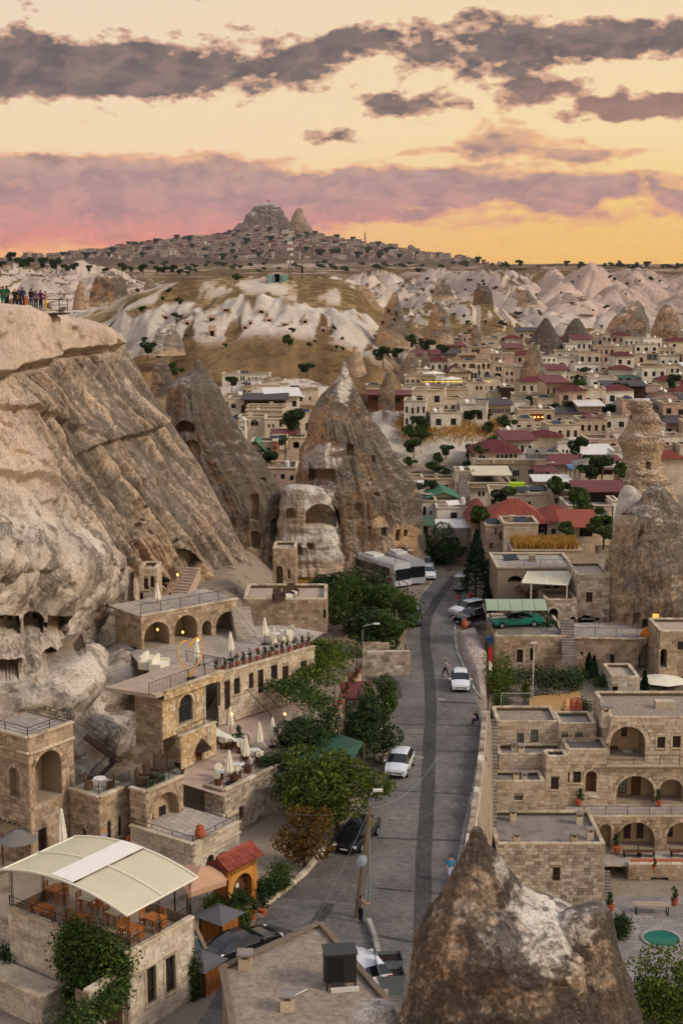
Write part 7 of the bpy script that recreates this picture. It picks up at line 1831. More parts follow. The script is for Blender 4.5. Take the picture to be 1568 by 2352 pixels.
_tp=[make_tree(4.2,2.2,1.6,mt,1900,.4,70+k,base=2.5,blobs=7) for k,mt in enumerate(['leaf_dark','leaf','leaf_dark','scrub','leaf_autumn'])]
def small_tree(px,py,s,k,label,Y=None,group=None,name='tree',cat='tree'):
 Y=Y or hit(px,py);p=at(px,py,Y)
 o=thing(name,label,cat,p,random.uniform(0,6),group);s*=.62;o.scale=(s*random.uniform(.75,1.25),s,s*random.uniform(.7,1.2));link('crown',_tp[k][0],o);link('trunk',_tp[k][1],o); return o
for px,py,s,k,Y,lb in [(532,897,1.3,0,250,'round dark tree in front of the two-storey pale hotel'),(680,1010,1.7,0,208,'dark tree beside the wooden balcony house'),(664,1000,1.3,0,212,'dark tree behind the cream valley house'),(640,1030,1.0,1,196,'tree by the orange brick corner'),(605,1070,1.2,1,184,'bright tree behind the green-roofed house'),(622,1066,.9,0,183,'small tree right of the green-roofed house'),
  (912,830,1.6,0,312,'dark tree left of the small brown cone'),(880,842,1.8,0,300,'large dark tree on the brown slope'),(985,815,1.8,0,330,'dark tree behind the slim little cone'),(1012,820,1.5,0,330,'dark tree right of the slim little cone'),(955,800,1.6,1,345,'light tree above the small cones'),(1010,966,1.4,1,243,'lone green tree on the golden knoll'),
  (1316,905,1.9,1,294,'yellowish tree in front of the ruined ochre house'),(1340,970,1.8,0,262,'dark tree group left of the veranda base'),(1380,955,1.7,0,262,'dark tree below the veranda restaurant'),(1400,975,1.8,0,254,'tall dark tree beside the blank brown wall'),(1420,930,1.5,0,262,'narrow dark tree by the brown wall'),(1545,905,1.6,0,280,'dark tree at the right edge beside the grey house'),
  (1330,1062,1.4,0,205,'dark tree before the white arched loggia'),(1345,1075,1.0,1,203,'small bright tree near the white loggia'),(1350,1118,1.7,0,192,'dark tree under the striped awning'),(1380,1112,1.7,0,192,'dark tree beside the grey pavilion'),(1420,1108,1.2,1,190,'green tree at the pillar foot'),(1330,1165,1.6,1,178,'fan-shaped tree on the ochre roof terrace'),(1285,1150,1.3,1,184,'tree in front of the dark lane house'),(1358,1210,1.5,1,168,'bright garden tree below the ochre house'),
  (1300,1240,1.2,1,158,'thin tree beside the white water tank'),(1385,1255,1.6,1,155,'leafy tree left of the massive brown chimney'),(955,1150,1.2,0,190,'dark garden tree under the white lean-to'),(990,1145,1.0,0,190,'small garden tree under the white lean-to'),(1162,1168,1.5,0,181,'round tree in the boutique hotel courtyard'),(1100,1215,1.2,1,166,'tree beside the street lamp and red roofs'),(1108,1050,.9,1,203,'pot tree near the hotel steps'),
  (340,822,1.8,0,280,'dark tree below the rounded grey boulder'),(408,872,1.0,1,215,'bright shrub between the cliff and the chimney'),(665,800,1.2,1,300,'shrub above the white mound'),(705,865,1.5,0,275,'shrub row beside the white mound')]:
 small_tree(px,py,s,k,lb,Y)
rr=random.Random(31)
for i in range(95):
 px,py=rr.uniform(930,1568),rr.uniform(815,1140);Y=hit(px,py)
 if Y<480:small_tree(px,py,rr.uniform(.6,1.35),rr.choice([0,0,1,1,3]),'dark little tree squeezed between the town houses',Y,'small trees between the town houses')
for px,py,s in [(45,625,2.2),(70,622,2.2),(100,626,2.6),(130,627,2.4),(150,630,2.0),(28,610,2),(5,618,2),(175,628,1.6),(205,630,1.4),(380,634,1.8),(360,632,1.6),(415,634,1.5),(280,630,1.8),(330,632,1.7),(300,630,1.6),(430,635,1.2),(400,633,1.6),(245,632,1.5)]:
 small_tree(px,py,s,0,'dark round tree in the orchard row on the left plateau',560+(px%7)*8,'orchard trees on the left plateau')
small_tree(548,648,1.4,1,'lone small tree on the golden hilltop',415)
for i in range(26):
 px=[1130,1150,1165,1190,1240,1262,1300,1330,1368,1400,1412,1424,1440,1452,1470,1484,1500,1512,1530,1548,1560,1566,1350,1455,1520,1385][i]
 small_tree(px,616+(i%3)*3+(4 if px>1430 else 0),2.6+(i%4)*.7,i%3,'tiny dark tree dotting the right-hand skyline plateau',1900-(i%5)*60,'skyline trees on the right plateau')
rr=random.Random(9)
for i in range(110):
 px,py=rr.uniform(300,1568),rr.uniform(640,830)
 if 430<px<870 and py<760: continue
 Y=hit(px,py);small_tree(px,py,rr.uniform(.3,.75)*(1+Y/900),3 if i%3 else 0,'small scrubby bush scattered over the hillsides',Y,'scrub bushes on the slopes','bush','bush')
def tufts(name,pts,label,n=1,s=.5):
 r=np.random.default_rng(len(pts));P=np.array([tuple(p) for p in pts]);c=P.mean(0);m=len(P)
 a=r.uniform(0,2*pi,m);d=np.stack([np.cos(a),np.sin(a),0*a],-1)*.06*s/.5;t=r.normal(size=(m,3))*.16*s;t[:,2]=s*r.uniform(.6,1.3,m)
 V=np.stack([P-d,P+d,P+t],1).reshape(-1,3)-c
 me=bpy.data.meshes.new(name);me.from_pydata(V.tolist(),[],[(3*i,3*i+1,3*i+2) for i in range(m)]);me.materials.append(M['straw']);me.update()
 o=link(name,me);o.location=c;o['kind']='stuff';o['label']=label; return o
g=ROOFGRASS;r_=np.random.default_rng(4)
tufts('dry_grass',[g.world(r_.uniform(.3,g.W-.3),r_.uniform(.3,g.D-.5),g.H-.1) for _ in range(5000)],'golden dry grass growing on the stone garden roof',s=1.1)
def ground_tufts(pxr,pyr,n,s,label,seed):
 r=np.random.default_rng(seed);Yq=[];pts=[]
 for _ in range(n//10):
  px,py=r.uniform(*pxr),r.uniform(*pyr);p=at(px,py,hit(px,py))
  for _k in range(10):
   x,y=p.x+r.normal()*.9,p.y+r.normal()*1.6;pts.append((x,y))
 a=np.array(pts);z=ground_z(a[:,0],a[:,1]); return tufts('dry_grass',[(x,y,q-.05) for (x,y),q in zip(pts,z)],label,s=s)
ground_tufts((920,1190),(965,1005),5000,.7,'golden grass crowning the white knoll',5)
ground_tufts((690,800),(1290,1360),3500,.6,'dry grass on the slope left of the buses',6)
#  vehicles
def car_paint(name,c,rough=.22):
 m,t,b=new_mat(name);b.inputs['Base Color'].default_value=(*c,1);b.inputs['Roughness'].default_value=rough;b.inputs['Specular IOR Level'].default_value=.5;b.inputs['Coat Weight'].default_value=.4; return m
M['tyre']=plain('tyre',lin(28,28,28),.9,.1);M['auto_glass']=glassy('auto_glass',lin(22,28,32),.05,.7);M['head_lamp']=glassy('head_lamp',lin(214,218,220),.15);M['tail_lamp']=plain('tail_lamp',lin(150,24,24),.3)
PROF=dict( 
 hatch=[(2.0,.36,.56,.58,.62,.5),(1.93,.22,.70,.74,.78,.6),(1.5,.2,.86,.90,.84,.66),(1.02,.2,.94,.98,.85,.66),(.25,.2,.96,1.40,.85,.60),(-.6,.2,.98,1.47,.85,.60),(-1.45,.2,1.0,1.40,.84,.57),(-1.88,.22,1.0,1.04,.82,.6),(-1.98,.3,.62,.66,.74,.55)],
 sedan=[(2.35,.36,.54,.56,.64,.5),(2.25,.22,.68,.72,.82,.62),(1.7,.2,.84,.88,.89,.7),(1.05,.2,.93,.97,.90,.7),(.2,.2,.95,1.36,.90,.62),(-.6,.2,.97,1.42,.90,.62),(-1.3,.2,.98,1.30,.89,.6),(-1.85,.2,1.0,1.03,.88,.68),(-2.25,.24,.96,.99,.84,.64),(-2.35,.34,.6,.64,.74,.56)],
 suv=[(2.15,.4,.62,.64,.68,.55),(2.08,.26,.84,.88,.84,.66),(1.6,.25,1.0,1.05,.90,.72),(1.1,.25,1.06,1.1,.91,.72),(.4,.25,1.08,1.6,.91,.66),(-.6,.25,1.1,1.66,.91,.66),(-1.7,.25,1.12,1.62,.90,.64),(-2.05,.26,1.1,1.16,.88,.66),(-2.15,.36,.66,.7,.8,.6)],
 van=[(2.1,.4,.6,.62,.68,.55),(2.02,.26,.86,.9,.84,.68),(1.55,.25,1.04,1.1,.88,.74),(1.3,.25,1.08,1.14,.88,.74),(.75,.25,1.1,1.76,.89,.72),(-.6,.25,1.1,1.82,.89,.74),(-1.9,.25,1.1,1.80,.88,.73),(-2.1,.26,1.1,1.16,.86,.72),(-2.15,.36,.66,.7,.8,.66)],
 classic=[(2.7,.42,.66,.68,.8,.6),(2.6,.3,.86,.9,.93,.72),(1.6,.28,.92,.96,.95,.76),(1.0,.28,.96,1.0,.95,.76),(.45,.28,.98,1.42,.95,.68),(-.5,.28,.98,1.48,.95,.7),(-1.2,.28,.98,1.36,.95,.66),(-1.6,.28,1.0,1.03,.95,.78),(-2.6,.3,1.02,.98,.92,.7),(-2.75,.4,.7,.72,.82,.6)])
def car(front,rear,kind,mat,label,z=0.0,sc=1.0,plate=True,yaw=None):
 f,r=atz(*front,z),atz(*rear,z);d=f-r;c=(f+r)/2
 t=thing('car' if kind!='van' else 'van',label,'car' if kind!='van' else 'van',c,yaw if yaw is not None else atan2(d.y,d.x));t.scale=(sc,)*3
 S=PROF[kind];ring=[]
 for (x,zl,zb,zr,w,wr) in S:
  h=[(w*.9,zl),(w,zl+(zb-zl)*.35),(w*.985,zb-.04),(w*.95,zb),(wr,max(zr-.03,zb)),(wr*.6,zr+.02)]
  ring.append([(x,-a,b) for a,b in h]+[(x,a,b) for a,b in h[::-1]])
 B,Gs,Gw,Gr=MB(),MB(),MB(),MB()
 for i in range(len(S)-1):
  up0,up1=S[i][3]-S[i][2]>.2,S[i+1][3]-S[i+1][2]>.2
  for j in range(11):
   q=[ring[i][j],ring[i][j+1],ring[i+1][j+1],ring[i+1][j]]
   if j in (3,7) and (up0 or up1):(Gs if not (up0 and up1 and False) else B).face(q)
   elif j in (4,5,6) and up1 and not up0:Gw.face(q)
   elif j in (4,5,6) and up0 and not up1:Gr.face(q)
   else:B.face(q)
 B.face([p for p in ring[0]]);B.face([p for p in ring[-1]][::-1])
 bo=B.build('body',mat,t, True);bo.modifiers.new('edges','EDGE_SPLIT').split_angle=radians(38)
 Gs.build('side_window',M['auto_glass'],t);Gw.build('windscreen',M['auto_glass'],t);Gr.build('rear_window',M['auto_glass'],t)
 x0,x1=S[0][0],S[-1][0];w=S[3][4];wb=(x0-x1)*.31;rw=.31 if kind!='suv' else .36
 for sx in (wb,-wb):
  for sy in (-1,1):
   o=MB().lathe([(rw*.55,-.1),(rw*.95,-.11),(rw,-.06),(rw,.06),(rw*.95,.11),(rw*.55,.1)],16).build('wheel',M['tyre'],t,loc=(sx,sy*(w-.09),rw));o.rotation_euler=(pi/2,0,0)
   MB().lathe([(rw*.62,-.118),(rw*.6,.118)],12).build('rim',M['steel'],o)
   MB().lathe([(rw*1.16,-.006),(rw*1.16,.006)],16).build('wheel_arch',M['tyre'],t,loc=(sx,sy*(w+.0),rw+.02)).rotation_euler=(pi/2,0,0)
 zh=S[1][2]-.06;yh=S[1][4]-.2
 for sy in (-1,1):
  MB().obox((x0-.12,sy*yh,zh),(.16,.34,.14),sy*-.35).build('headlight',M['head_lamp'],t)
  MB().obox((x1+.07,sy*(yh+.02),S[-2][2]-.12),(.12,.26,.16),0).build('tail_light',M['tail_lamp'],t)
  MB().obox((S[3][0]-.25,sy*(w+.1),S[3][2]+.03),(.14,.2,.13)).build('mirror',mat,t)
 MB().obox((x0-.03,0,.5),(.06,1.0,.16)).build('grille',M['iron'],t)
 if plate:
  for x in (x0+.01,x1-.01):MB().obox((x,0,.42),(.02,.5,.11)).build('licence_plate',M['white_metal'],t)
 if kind=='classic':
  for x in (x0+.06,x1-.06):MB().obox((x,0,.52),(.16,1.9,.16)).build('bumper',M['steel'],t)
  MB().obox((0,-.96,.72),(4.6,.03,.05)).build('trim',M['steel'],t)
 return t
W_=car_paint('car_white',lin(214,218,222));K_=car_paint('car_black',lin(18,18,20));SB=car_paint('car_slate_blue',lin(52,66,82));SV=car_paint('car_silver',lin(150,152,154));TG=car_paint('car_teal',lin(24,124,110))
car((1058,1600),(1055,1556),'hatch',W_,'white hatchback parked facing us by the right kerb')
car((902,1799),(932,1742),'hatch',W_,'white hatchback driving down the left side of the street')
car((793,1962),(846,1906),'sedan',K_,'glossy black saloon parked under the street tree')
car((606,2170),(500,2216),'sedan',K_,'black saloon parked beside the gravel roof house')
car((806,2222),(856,2272),'hatch',W_,'white car mostly hidden behind the gravel roof')
car((946,1448),(950,1414),'suv',SB,'dark blue off-roader parked under the roadside grove')
car((1060,1338),(1057,1366),'van',SV,'silver van seen from behind at the far bend')
car((1050,1417),(1098,1408),'suv',W_,'white estate car parked above the black car')
car((1056,1436),(1110,1424),'suv',K_,'black car parked left of the green canopy')
zc=CART.P0.z+CART.H
car((1124,1440),(1240,1434),'classic',TG,'long turquoise vintage car under the arched canopy',zc-.02,plate=False)
car((990,1337),(967,1316),'hatch',W_,'white car parked right of the coaches');car((982,1318),(962,1300),'van',W_,'white van behind the coaches')
for f,r,lb in (((610,1040),(614,1030),'tiny white car in the valley lane'),((1404,1003-84),(1420,919),'tiny red-lit car by the town trees')):
 Yc=200 if f[0]<700 else 262;p=at(*f,Yc);t=car((1058,1600),(1055,1556),'suv' if f[0]<700 else 'hatch',W_,lb);t.location=p-Vector((0,0,.3));t.rotation_euler=(0,0,-1.3)
def bus(front,rear,label,L=9.5,dark=False):
 f,r=atz(*front,0),atz(*rear,0);d=(f-r).normalized();t=thing('coach',label,'coach',f-d*L/2,atan2(d.y,d.x));h=3.1;w=1.22
 m=MB();pr=[(w,.35),(w,2.6),(w*.93,2.95),(w*.7,h),(-w*.7,h),(-w*.93,2.95),(-w,2.6),(-w,.35)]
 for i in range(7):m.face([(-L/2,*pr[i]),(L/2-.25*(pr[i][1]>2),*pr[i]),(L/2-.25*(pr[i+1][1]>2),*pr[i+1]),(-L/2,*pr[i+1])])
 m.face([(-L/2,*p) for p in pr]);m.face([(L/2-.25*(p[1]>2),*p) for p in pr][::-1]);m.face([(-L/2,w,.35),(L/2,w,.35),(L/2,-w,.35),(-L/2,-w,.35)])
 m.build('body',car_paint('coach_white',lin(188,190,192)) if not dark else car_paint('coach_grey',lin(160,164,170)),t)
 for sy in (-1,1):
  for i in range(6):MB().obox((-L/2+.85+i*(L-1.2)/6,sy*(w+.008),1.95),((L-1.2)/6-.06,.02,.95)).build('window',M['auto_glass'],t)
  MB().obox((0,sy*(w+.01),1.05),(L*.9,.02,.22)).build('stripe',paint(120,50,44),t)
  for x in (-L*.3,L*.32):MB().lathe([(.46,-.14),(.5,0),(.46,.14)],16).build('wheel',M['tyre'],t,loc=(x,sy*(w-.1),.5)).rotation_euler=(pi/2,0,0)
 MB().obox((L/2+.0,0,1.75),(.06,2.2,1.3)).build('windscreen',M['auto_glass'],t);MB().obox((-1,0,h+.08),(2.2,1.5,.22)).build('roof_unit',M['white_metal'],t)
bus((926,1352),(818,1318),'long white tour coach parked in front of the chimney',10.5);bus((956,1346),(880,1306),'second tour coach with a dark front behind the first',9.5, True)
#  people
def person(p,yaw,h,label,shirt,pants,pose='stand',group=None,hair=(34,26,22),arms=((.1,0),(-.05,0)),legs=(0.0,0.0),sit=False,shorts=False,lean=0.0):
 J={};kn=.48;s=h/1.75
 J['pel']=(0,0,.96);J['wai']=(0,lean*.3,1.12);J['che']=(0,lean*.7,1.34);J['nec']=(0,lean,1.49);J['hea']=(0,lean-.01,1.60);J['top']=(0,lean,1.70)
 for k,sx in (('l',-1),('r',1)):
  a,b=arms[0 if k=='l' else 1];lg=legs[0 if k=='l' else 1]
  J['sh'+k]=(sx*.17,lean*.85,1.42);J['el'+k]=(sx*.24,lean*.85-.28*sin(a),1.42-.28*cos(a));e=J['el'+k]
  J['ha'+k]=(sx*.22,e[1]-.27*sin(a+b),e[2]-.27*cos(a+b));q=J['ha'+k];J['fi'+k]=(sx*.21,q[1]-.1*sin(a+b),q[2]-.1*cos(a+b))
  J['hi'+k]=(sx*.09,0,.90)
  if sit:J['kn'+k]=(sx*.13,-.42,.9);J['an'+k]=(sx*.12,-.45,.48);J['to'+k]=(sx*.12,-.62,.44)
  else:J['kn'+k]=(sx*.1,-.42*sin(lg),.9-.42*cos(lg));q=J['kn'+k];J['an'+k]=(sx*.1,q[1]-.4*sin(lg*.7-.12*(lg<0)),q[2]-.42*cos(lg*.7));q=J['an'+k];J['to'+k]=(sx*.11,q[1]-.17,q[2]-.03)
 E=['pel-wai','wai-che','che-nec','nec-hea','hea-top'];R=dict(pel=(.15,.11),wai=(.135,.1),che=(.16,.11),nec=(.06,.06),hea=(.085,.105),top=(.06,.075))
 for k in 'lr':E+=['che-sh'+k,'sh%s-el%s'%(k,k),'el%s-ha%s'%(k,k),'ha%s-fi%s'%(k,k),'pel-hi'+k,'hi%s-kn%s'%(k,k),'kn%s-an%s'%(k,k),'an%s-to%s'%(k,k)];R.update({'sh'+k:(.065,.065),'el'+k:(.045,.045),'ha'+k:(.035,.03),'fi'+k:(.03,.018),'hi'+k:(.095,.095),'kn'+k:(.062,.062),'an'+k:(.042,.042),'to'+k:(.045,.03)})
 names=list(J);V=np.array([J[n] for n in names])*s;ed=[tuple(names.index(x) for x in e.split('-')) for e in E]
 me=bpy.data.meshes.new('skel');me.from_pydata(V.tolist(),ed,[])
 def grow(o):
  o.modifiers.new('skin','SKIN');sk=me.skin_vertices[0].data
  for i,n in enumerate(names):sk[i].radius=(R[n][0]*s,R[n][1]*s);sk[i].use_root=n=='pel'
  ss=o.modifiers.new('sub','SUBSURF');ss.levels=1;ss.render_levels=1
 bm=realise(me,grow)
 bm.materials.append(M['skin']);nv=len(bm.vertices);co=np.zeros(nv*3);bm.vertices.foreach_get('co',co);co=co.reshape(-1,3);no=np.array([v.normal[:] for v in bm.vertices])
 A=V[[e[0] for e in ed]];Bv=V[[e[1] for e in ed]];F_=[tuple(f.vertices) for f in bm.polygons];fc=np.array([co[list(f)].mean(0) for f in F_])
 ab=Bv-A;tt=np.clip(((fc[:, None]-A)*ab).sum(-1)/(ab**2).sum(-1),0,1);near=np.linalg.norm(fc[:, None]-A-tt[..., None]*ab,axis=-1).argmin(1)
 rt=thing('person',label,'person',p,yaw,group);link('body',bm,rt)
 def cloth(nm,sel,mat,inf):
  idx=[i for i in range(len(F_)) if sel(E[near[i]],tt[i,near[i]],fc[i])]
  if not idx: return
  m=MB();vs=sorted({v for i in idx for v in F_[i]});mp={v:k for k,v in enumerate(vs)};m.raw([co[v]+no[v]*inf for v in vs],[tuple(mp[v] for v in F_[i]) for i in idx]);m.build(nm,mat,rt, True)
 cloth('shirt', lambda e,t,c:e[:3] in ('wai','che') and 'nec' not in e or e.startswith('sh') or (e.startswith('che-nec') and t<.7) or (e=='pel-wai' and t>.25),paint(*[int(c*.8) for c in shirt],.85),.014*s)
 cloth('shorts' if shorts else 'trousers', lambda e,t,c:e.startswith('pel-hi') or e.startswith('hi') or (e.startswith('kn') and t<.85 and not shorts) or (e=='pel-wai' and t<=.3),paint(*pants,.85),.012*s)
 cloth('hair', lambda e,t,c:e in ('hea-top','nec-hea') and (c[2]>1.645*s or (c[1]>(lean+.02)*s and c[2]>1.54*s)),paint(*hair,.7),.012*s)
 cloth('shoe', lambda e,t,c:e.startswith('an'),paint(40,38,38,.6),.008)
 m=MB();hz=J['hea']
 for sx in (-1,1):m.obox((sx*.03*s,(hz[1]-.098)*s,(hz[2]+.02)*s),(.018*s,.012*s,.012*s))
 m.build('eyes',M['hair'],rt);MB().obox((0,(hz[1]-.105)*s,(hz[2]-.01)*s),(.022*s,.03*s,.04*s)).build('nose',M['skin'],rt);MB().obox((0,(hz[1]-.092)*s,(hz[2]-.045)*s),(.045*s,.012*s,.01*s)).build('mouth',paint(150,80,74),rt)
 return rt
person(atz(1022,1556,0),1.9,1.75,'pedestrian in a white shirt and dark trousers striding across the street',(222,222,222),(34,34,40),legs=(.42,-.42),arms=((.3,1.6),(-.35,.2)))
person(atz(1034,2026,0),0.1,1.75,'man in a light blue shirt and white shorts with a shoulder bag',(90,160,214),(196,206,226),shorts=True,legs=(.15,-.15),arms=((.1,.3),(.0,.2)))
person(atz(828,2120,0),2.3,1.72,'person in a beige top and black leggings holding a paper sheet',(170,148,132),(30,30,36),arms=((.7,.7),(.7,.7)))
p=atz(1097,1672,0);person(p-Vector((0,0,.15)),-1.35,1.72,'man in a black shirt and red shoes sitting on the street wall',(30,30,34),(34,34,40),sit=True,lean=-.16,arms=((.8,.7),(.8,.7)))
person(atz(1081,1392,0),3.0,1.75,'man in a red shirt walking away past the conifer',(196,30,44),(38,40,52),legs=(.2,-.2))
person(atz(785,1325,0),-1.5,1.7,'walker in a pale top and blue trousers left of the coaches',(206,200,204),(70,110,170),legs=(.4,-.4))
person(atz(884,1352,0),-.8,1.72,'passenger in a dark top beside the coach',(60,50,60),(60,80,130));person(atz(894,1354,0),-1.0,1.68,'passenger in a reddish top beside the coach',(150,60,60),(70,90,140))
person(atz(700,1300,1),.5,1.72,'hiker in dark clothes below the chimney caves',(50,46,54),(60,52,48));person(atz(711,1304,1),.3,1.5,'hiker in a blue skirt below the chimney caves',(140,70,70),(50,100,130))
_rg=[(9,1.75,(50,110,70),(40,90,70),'onlooker in a long green coat at the far left of the ridge'),(18,1.8,(46,110,60),(40,40,48),'tall onlooker in a green top with raised arm on the ridge'),(36,1.62,(40,34,40),(40,40,50),'onlooker in black sitting apart on the ridge'),(44,1.55,(70,60,66),(36,36,44),'short onlooker in grey on the ridge'),
       (53,1.78,(44,56,110),(44,44,54),'onlooker in a navy shirt on the ridge'),(61,1.15,(226,120,40),(200,96,40),'child in orange clothes on the ridge'),(74,1.74,(60,50,52),(90,90,110),'onlooker in a dark jacket and jeans on the ridge'),(84,1.6,(130,96,130),(44,40,50),'onlooker in a striped mauve top on the ridge'),(95,1.68,(110,50,100),(50,44,54),'onlooker in a plum dress on the ridge'),(106,1.6,(190,120,150),(222,168,40),'onlooker in pink with yellow trousers at the ridge end')]
for k,(px,h,sh,pa,lb) in enumerate(_rg):person(at(px,707+.06*px,106+px*.05),[3.0,2.6,.4,2.9,3.2,.3,2.8,3.0,2.7,-1.2][k],h,lb,sh,pa,arms=((.2+.2*(k%3),.4),(.1,2.2 if k==1 else .2)))
t=thing('viewpoint_rail','thin metal rail at the end of the lookout ridge','railing',at(112,716,112));railing(t,[(-1.6,0),(.9,0),(1.0,3)],0,1.0,.8,mid=True,r=.02);MB().box(-1.8,-.4,-.25,1.2,3,-.12).build('deck',M['wood_dark'],t)
if _tmp:bpy.data.scenes.remove(_tmp)
#  street furniture and terrace things
def prop(name,label,cat,p,yaw=0.0,group=None): return thing(name,label,cat,p,yaw,group)
def lamp_post(px,py,z,h,reach,label,yaw=0.0,mat='steel'):
 t=prop('street_lamp',label,'lamp',atz(px,py,z),yaw);MB().tube([(0,0,0),(0,0,h*.9),(.1,0,h*.97),(reach,0,h)],[.07,.05,.045,.04],7).build('pole',M[mat],t)
 MB().obox((reach+.2,0,h),(.55,.22,.12)).build('head',M['white_metal'],t); return t
lamp_post(832,1618,0,7.2,1.0,'tall grey street lamp beside the grape vine');lamp_post(847,2075,0,7.0,.3,'tall blue-grey lamp post leaning by the wooden pole')
lamp_post(938-32,1350,0,4.6,1.6,'lamp post in front of the coaches');lamp_post(1240-18,1612,-2.0,5.6,-.2,'slim cream garden lamp post by the clay pots',mat='white_metal')
def pole(name,label,pts,r,mat='pole'): return tag(MB().tube([p-pts[0] for p in pts],r,7).build(name,M[mat],loc=pts[0]),label,'pole')
wp=atz(818,2108,0);pole('utility_pole','leaning wooden utility pole at the lane fork',[wp,wp+Vector((.8,.4,6.6))],[.15,.1])
wp2=atz(910,1498,0);pole('utility_pole','short orange-brown wooden post by the grove',[wp2,wp2+Vector((-.05,0,4.2))],[.12,.1])
t=prop('satellite_dish','white satellite dish fixed to the leaning utility pole','dish',wp+Vector((.3,-.3,3.6)));MB().lathe([(.04,.12),(.24,.06),(.36,0),(.36,.02),(.24,.08),(.04,.14)],18).build('reflector',paint(150,158,164),t).rotation_euler=(radians(50),0,-.8);MB().tube([(0,0,0),(-.1,-.4,.1)],.015,5).build('arm',M['steel'],t)
def wire(a,b,sag,label):
 pts=[a.lerp(b,i/16)-Vector((0,0,sag*4*(i/16)*(1-i/16))) for i in range(17)];tag(MB().tube([q-a for q in pts],.012,3).build('wire',M['steel'],loc=a),label,'wire')
top=wp+Vector((.8,.4,6.5));wire(top,atz(1005,1740,5),.8,'thin cable from the utility pole across the street');wire(top,atz(520,1830,3),.8,'thin cable from the utility pole to the terrace house');wire(top,atz(600,2330,4),.5,'thin cable from the utility pole over the gravel roof')
fp=atz(1120,1640,-.4);t=prop('flagpole','dark flagpole with a furled red and white flag','flag',fp);MB().tube([(0,0,0),(-.12,0,6.4)],.07,7).build('pole',M['wood_dark'],t)
m=MB();n=8
for i in range(n):m.face([(-.1+.06*(i%2),-.02,6.0-i*.25),(.22+.08*((i+1)%2),-.05,5.8-i*.25),(.22+.08*(i%2),-.05,5.55-i*.25),(-.1+.06*((i+1)%2),-.02,5.75-i*.25)],0 if i<5 else 1)
m.build('cloth',[M['red'],M['white_cloth']],t)
for k,(px,py) in enumerate(((893,2240),(897,2275))):
 t=prop('waste_bin',['grey wheeled waste bin behind its open-lidded twin','near grey waste bin with its lid thrown open'][k],'bin',atz(px,py,0),.1);MB().raw([(-.55,-.45,0),(.55,-.45,0),(.55,.45,0),(-.55,.45,0),(-.66,-.55,1.1),(.66,-.55,1.1),(.66,.55,1.1),(-.66,.55,1.1)],[(0,1,5,4),(1,2,6,5),(2,3,7,6),(3,0,4,7),(0,3,2,1)]).build('tub',paint(104,112,118),t)
 MB().obox((-.7,0,1.45),(.06,1.1,.8),0,tilt=(-.25,'Y')).build('lid',paint(120,132,136),t);MB().box(-.6,-.5,.9,.6,.5,.92).build('rubbish',M['dark'],t)
t=tag(MB().lathe([(.22,0),(.2,.05),(.04,.75)],10).build('traffic_cone',paint(220,70,40),loc=atz(1051,1376,0)),'red traffic cone behind the silver van','cone')
tag(MB().lathe([(.05,0),(.3,.1),(.42,.45),(.3,.85),(.15,.95),(.22,1.05)],12).build('clay_jar',M['terracotta'],loc=atz(1066,1444,0),smooth=True),'tall clay jar in front of the black car','jar')
def parasol(p,label,open_=False,h=2.4,r=1.5,grp=None):
 t=prop('parasol',label,'parasol',p,0,grp);MB().tube([(0,0,0),(0,0,h)],.03,6).build('pole',M['iron'],t)
 if open_:
  m=MB();n=8
  for i in range(n):a,b=2*pi*i/n,2*pi*(i+1)/n;m.face([(0,0,h+.1),(r*cos(a),r*sin(a),h-.4),(r*cos(b),r*sin(b),h-.4)])
  m.build('canopy',M['white_cloth'],t)
 else:
  m=MB();n=16;prof=[(.02,h+.08),(.10,h-.1),(.17,h*.72),(.26,h*.42),(.24,h*.36)]
  k=len(m.v)
  for j,(q,z) in enumerate(prof):
   for i in range(n):a=2*pi*i/n;rr_=q*(1+.25*(i%2)*(j>1));m.v.append((rr_*cos(a),rr_*sin(a),z))
  for j in range(len(prof)-1):
   for i in range(n):m.f.append((k+j*n+i,k+j*n+(i+1)%n,k+(j+1)*n+(i+1)%n,k+(j+1)*n+i));m.m.append(0)
  m.build('canopy',M['white_cloth'],t)
 MB().box(-.25,-.25,0,.25,.25,.08).build('base',M['iron'],t); return t
for px,py,z,h,lb in [(527,1800,3.15,2.3,'nearest closed parasol on the umbrella terrace'),(565,1760,3.15,2.2,'closed parasol second along the umbrella terrace'),(596,1728,3.15,2.2,'closed parasol third along the umbrella terrace'),(626,1716,3.15,2.2,'farthest closed parasol on the umbrella terrace'),(529,1690,3.15,2.2,'closed parasol beside the tower sail'),(530,1516,7.2,2.2,'closed parasol in front of the arcade pillars'),(608,1480,7.2,2.2,'closed parasol on the pale upper terrace'),(362,1395,9.6,2.0,'closed parasol before the cave room'),(145,1972,.3,3.3,'tall closed parasol in the hotel patio'),(452,1530,7.2,2.0,'closed parasol behind the heart frame')]:parasol(atz(px,py,z),lb,h=h)
parasol(atz(1520,1608,-3.2),'open white parasol behind the arched house roof', True,2.4,2.2)
parasol(at(*tr('T1',768,470),283),'open white parasol on the pale terrace house roof', True,2.2,2.6);parasol(at(*tr('T1',946,530),268),'open white parasol right of the yellow strip', True,2.2,2.2);parasol(at(*tr('T5',1090,560),246),'open white parasol by the timber restaurant', True,2.2,2.4)
tag(MB().box(0,0,0,14.5,.2,.14).build('light_strip',emit_mat('strip_light',(1,.72,.05),.7),loc=at(*tr('T1',650,472),282)),'yellow light strip along the terrace roof edge','light')
_ch={k:MB().lathe([(.05,0),(.24,.02),(.27,.22),(.25,.4)],10).lathe([(.02,.4),(.25,.41),(.25,.46),(.02,.47)],10).mesh('seat',M[k]) for k in ('white_cloth','wood')}
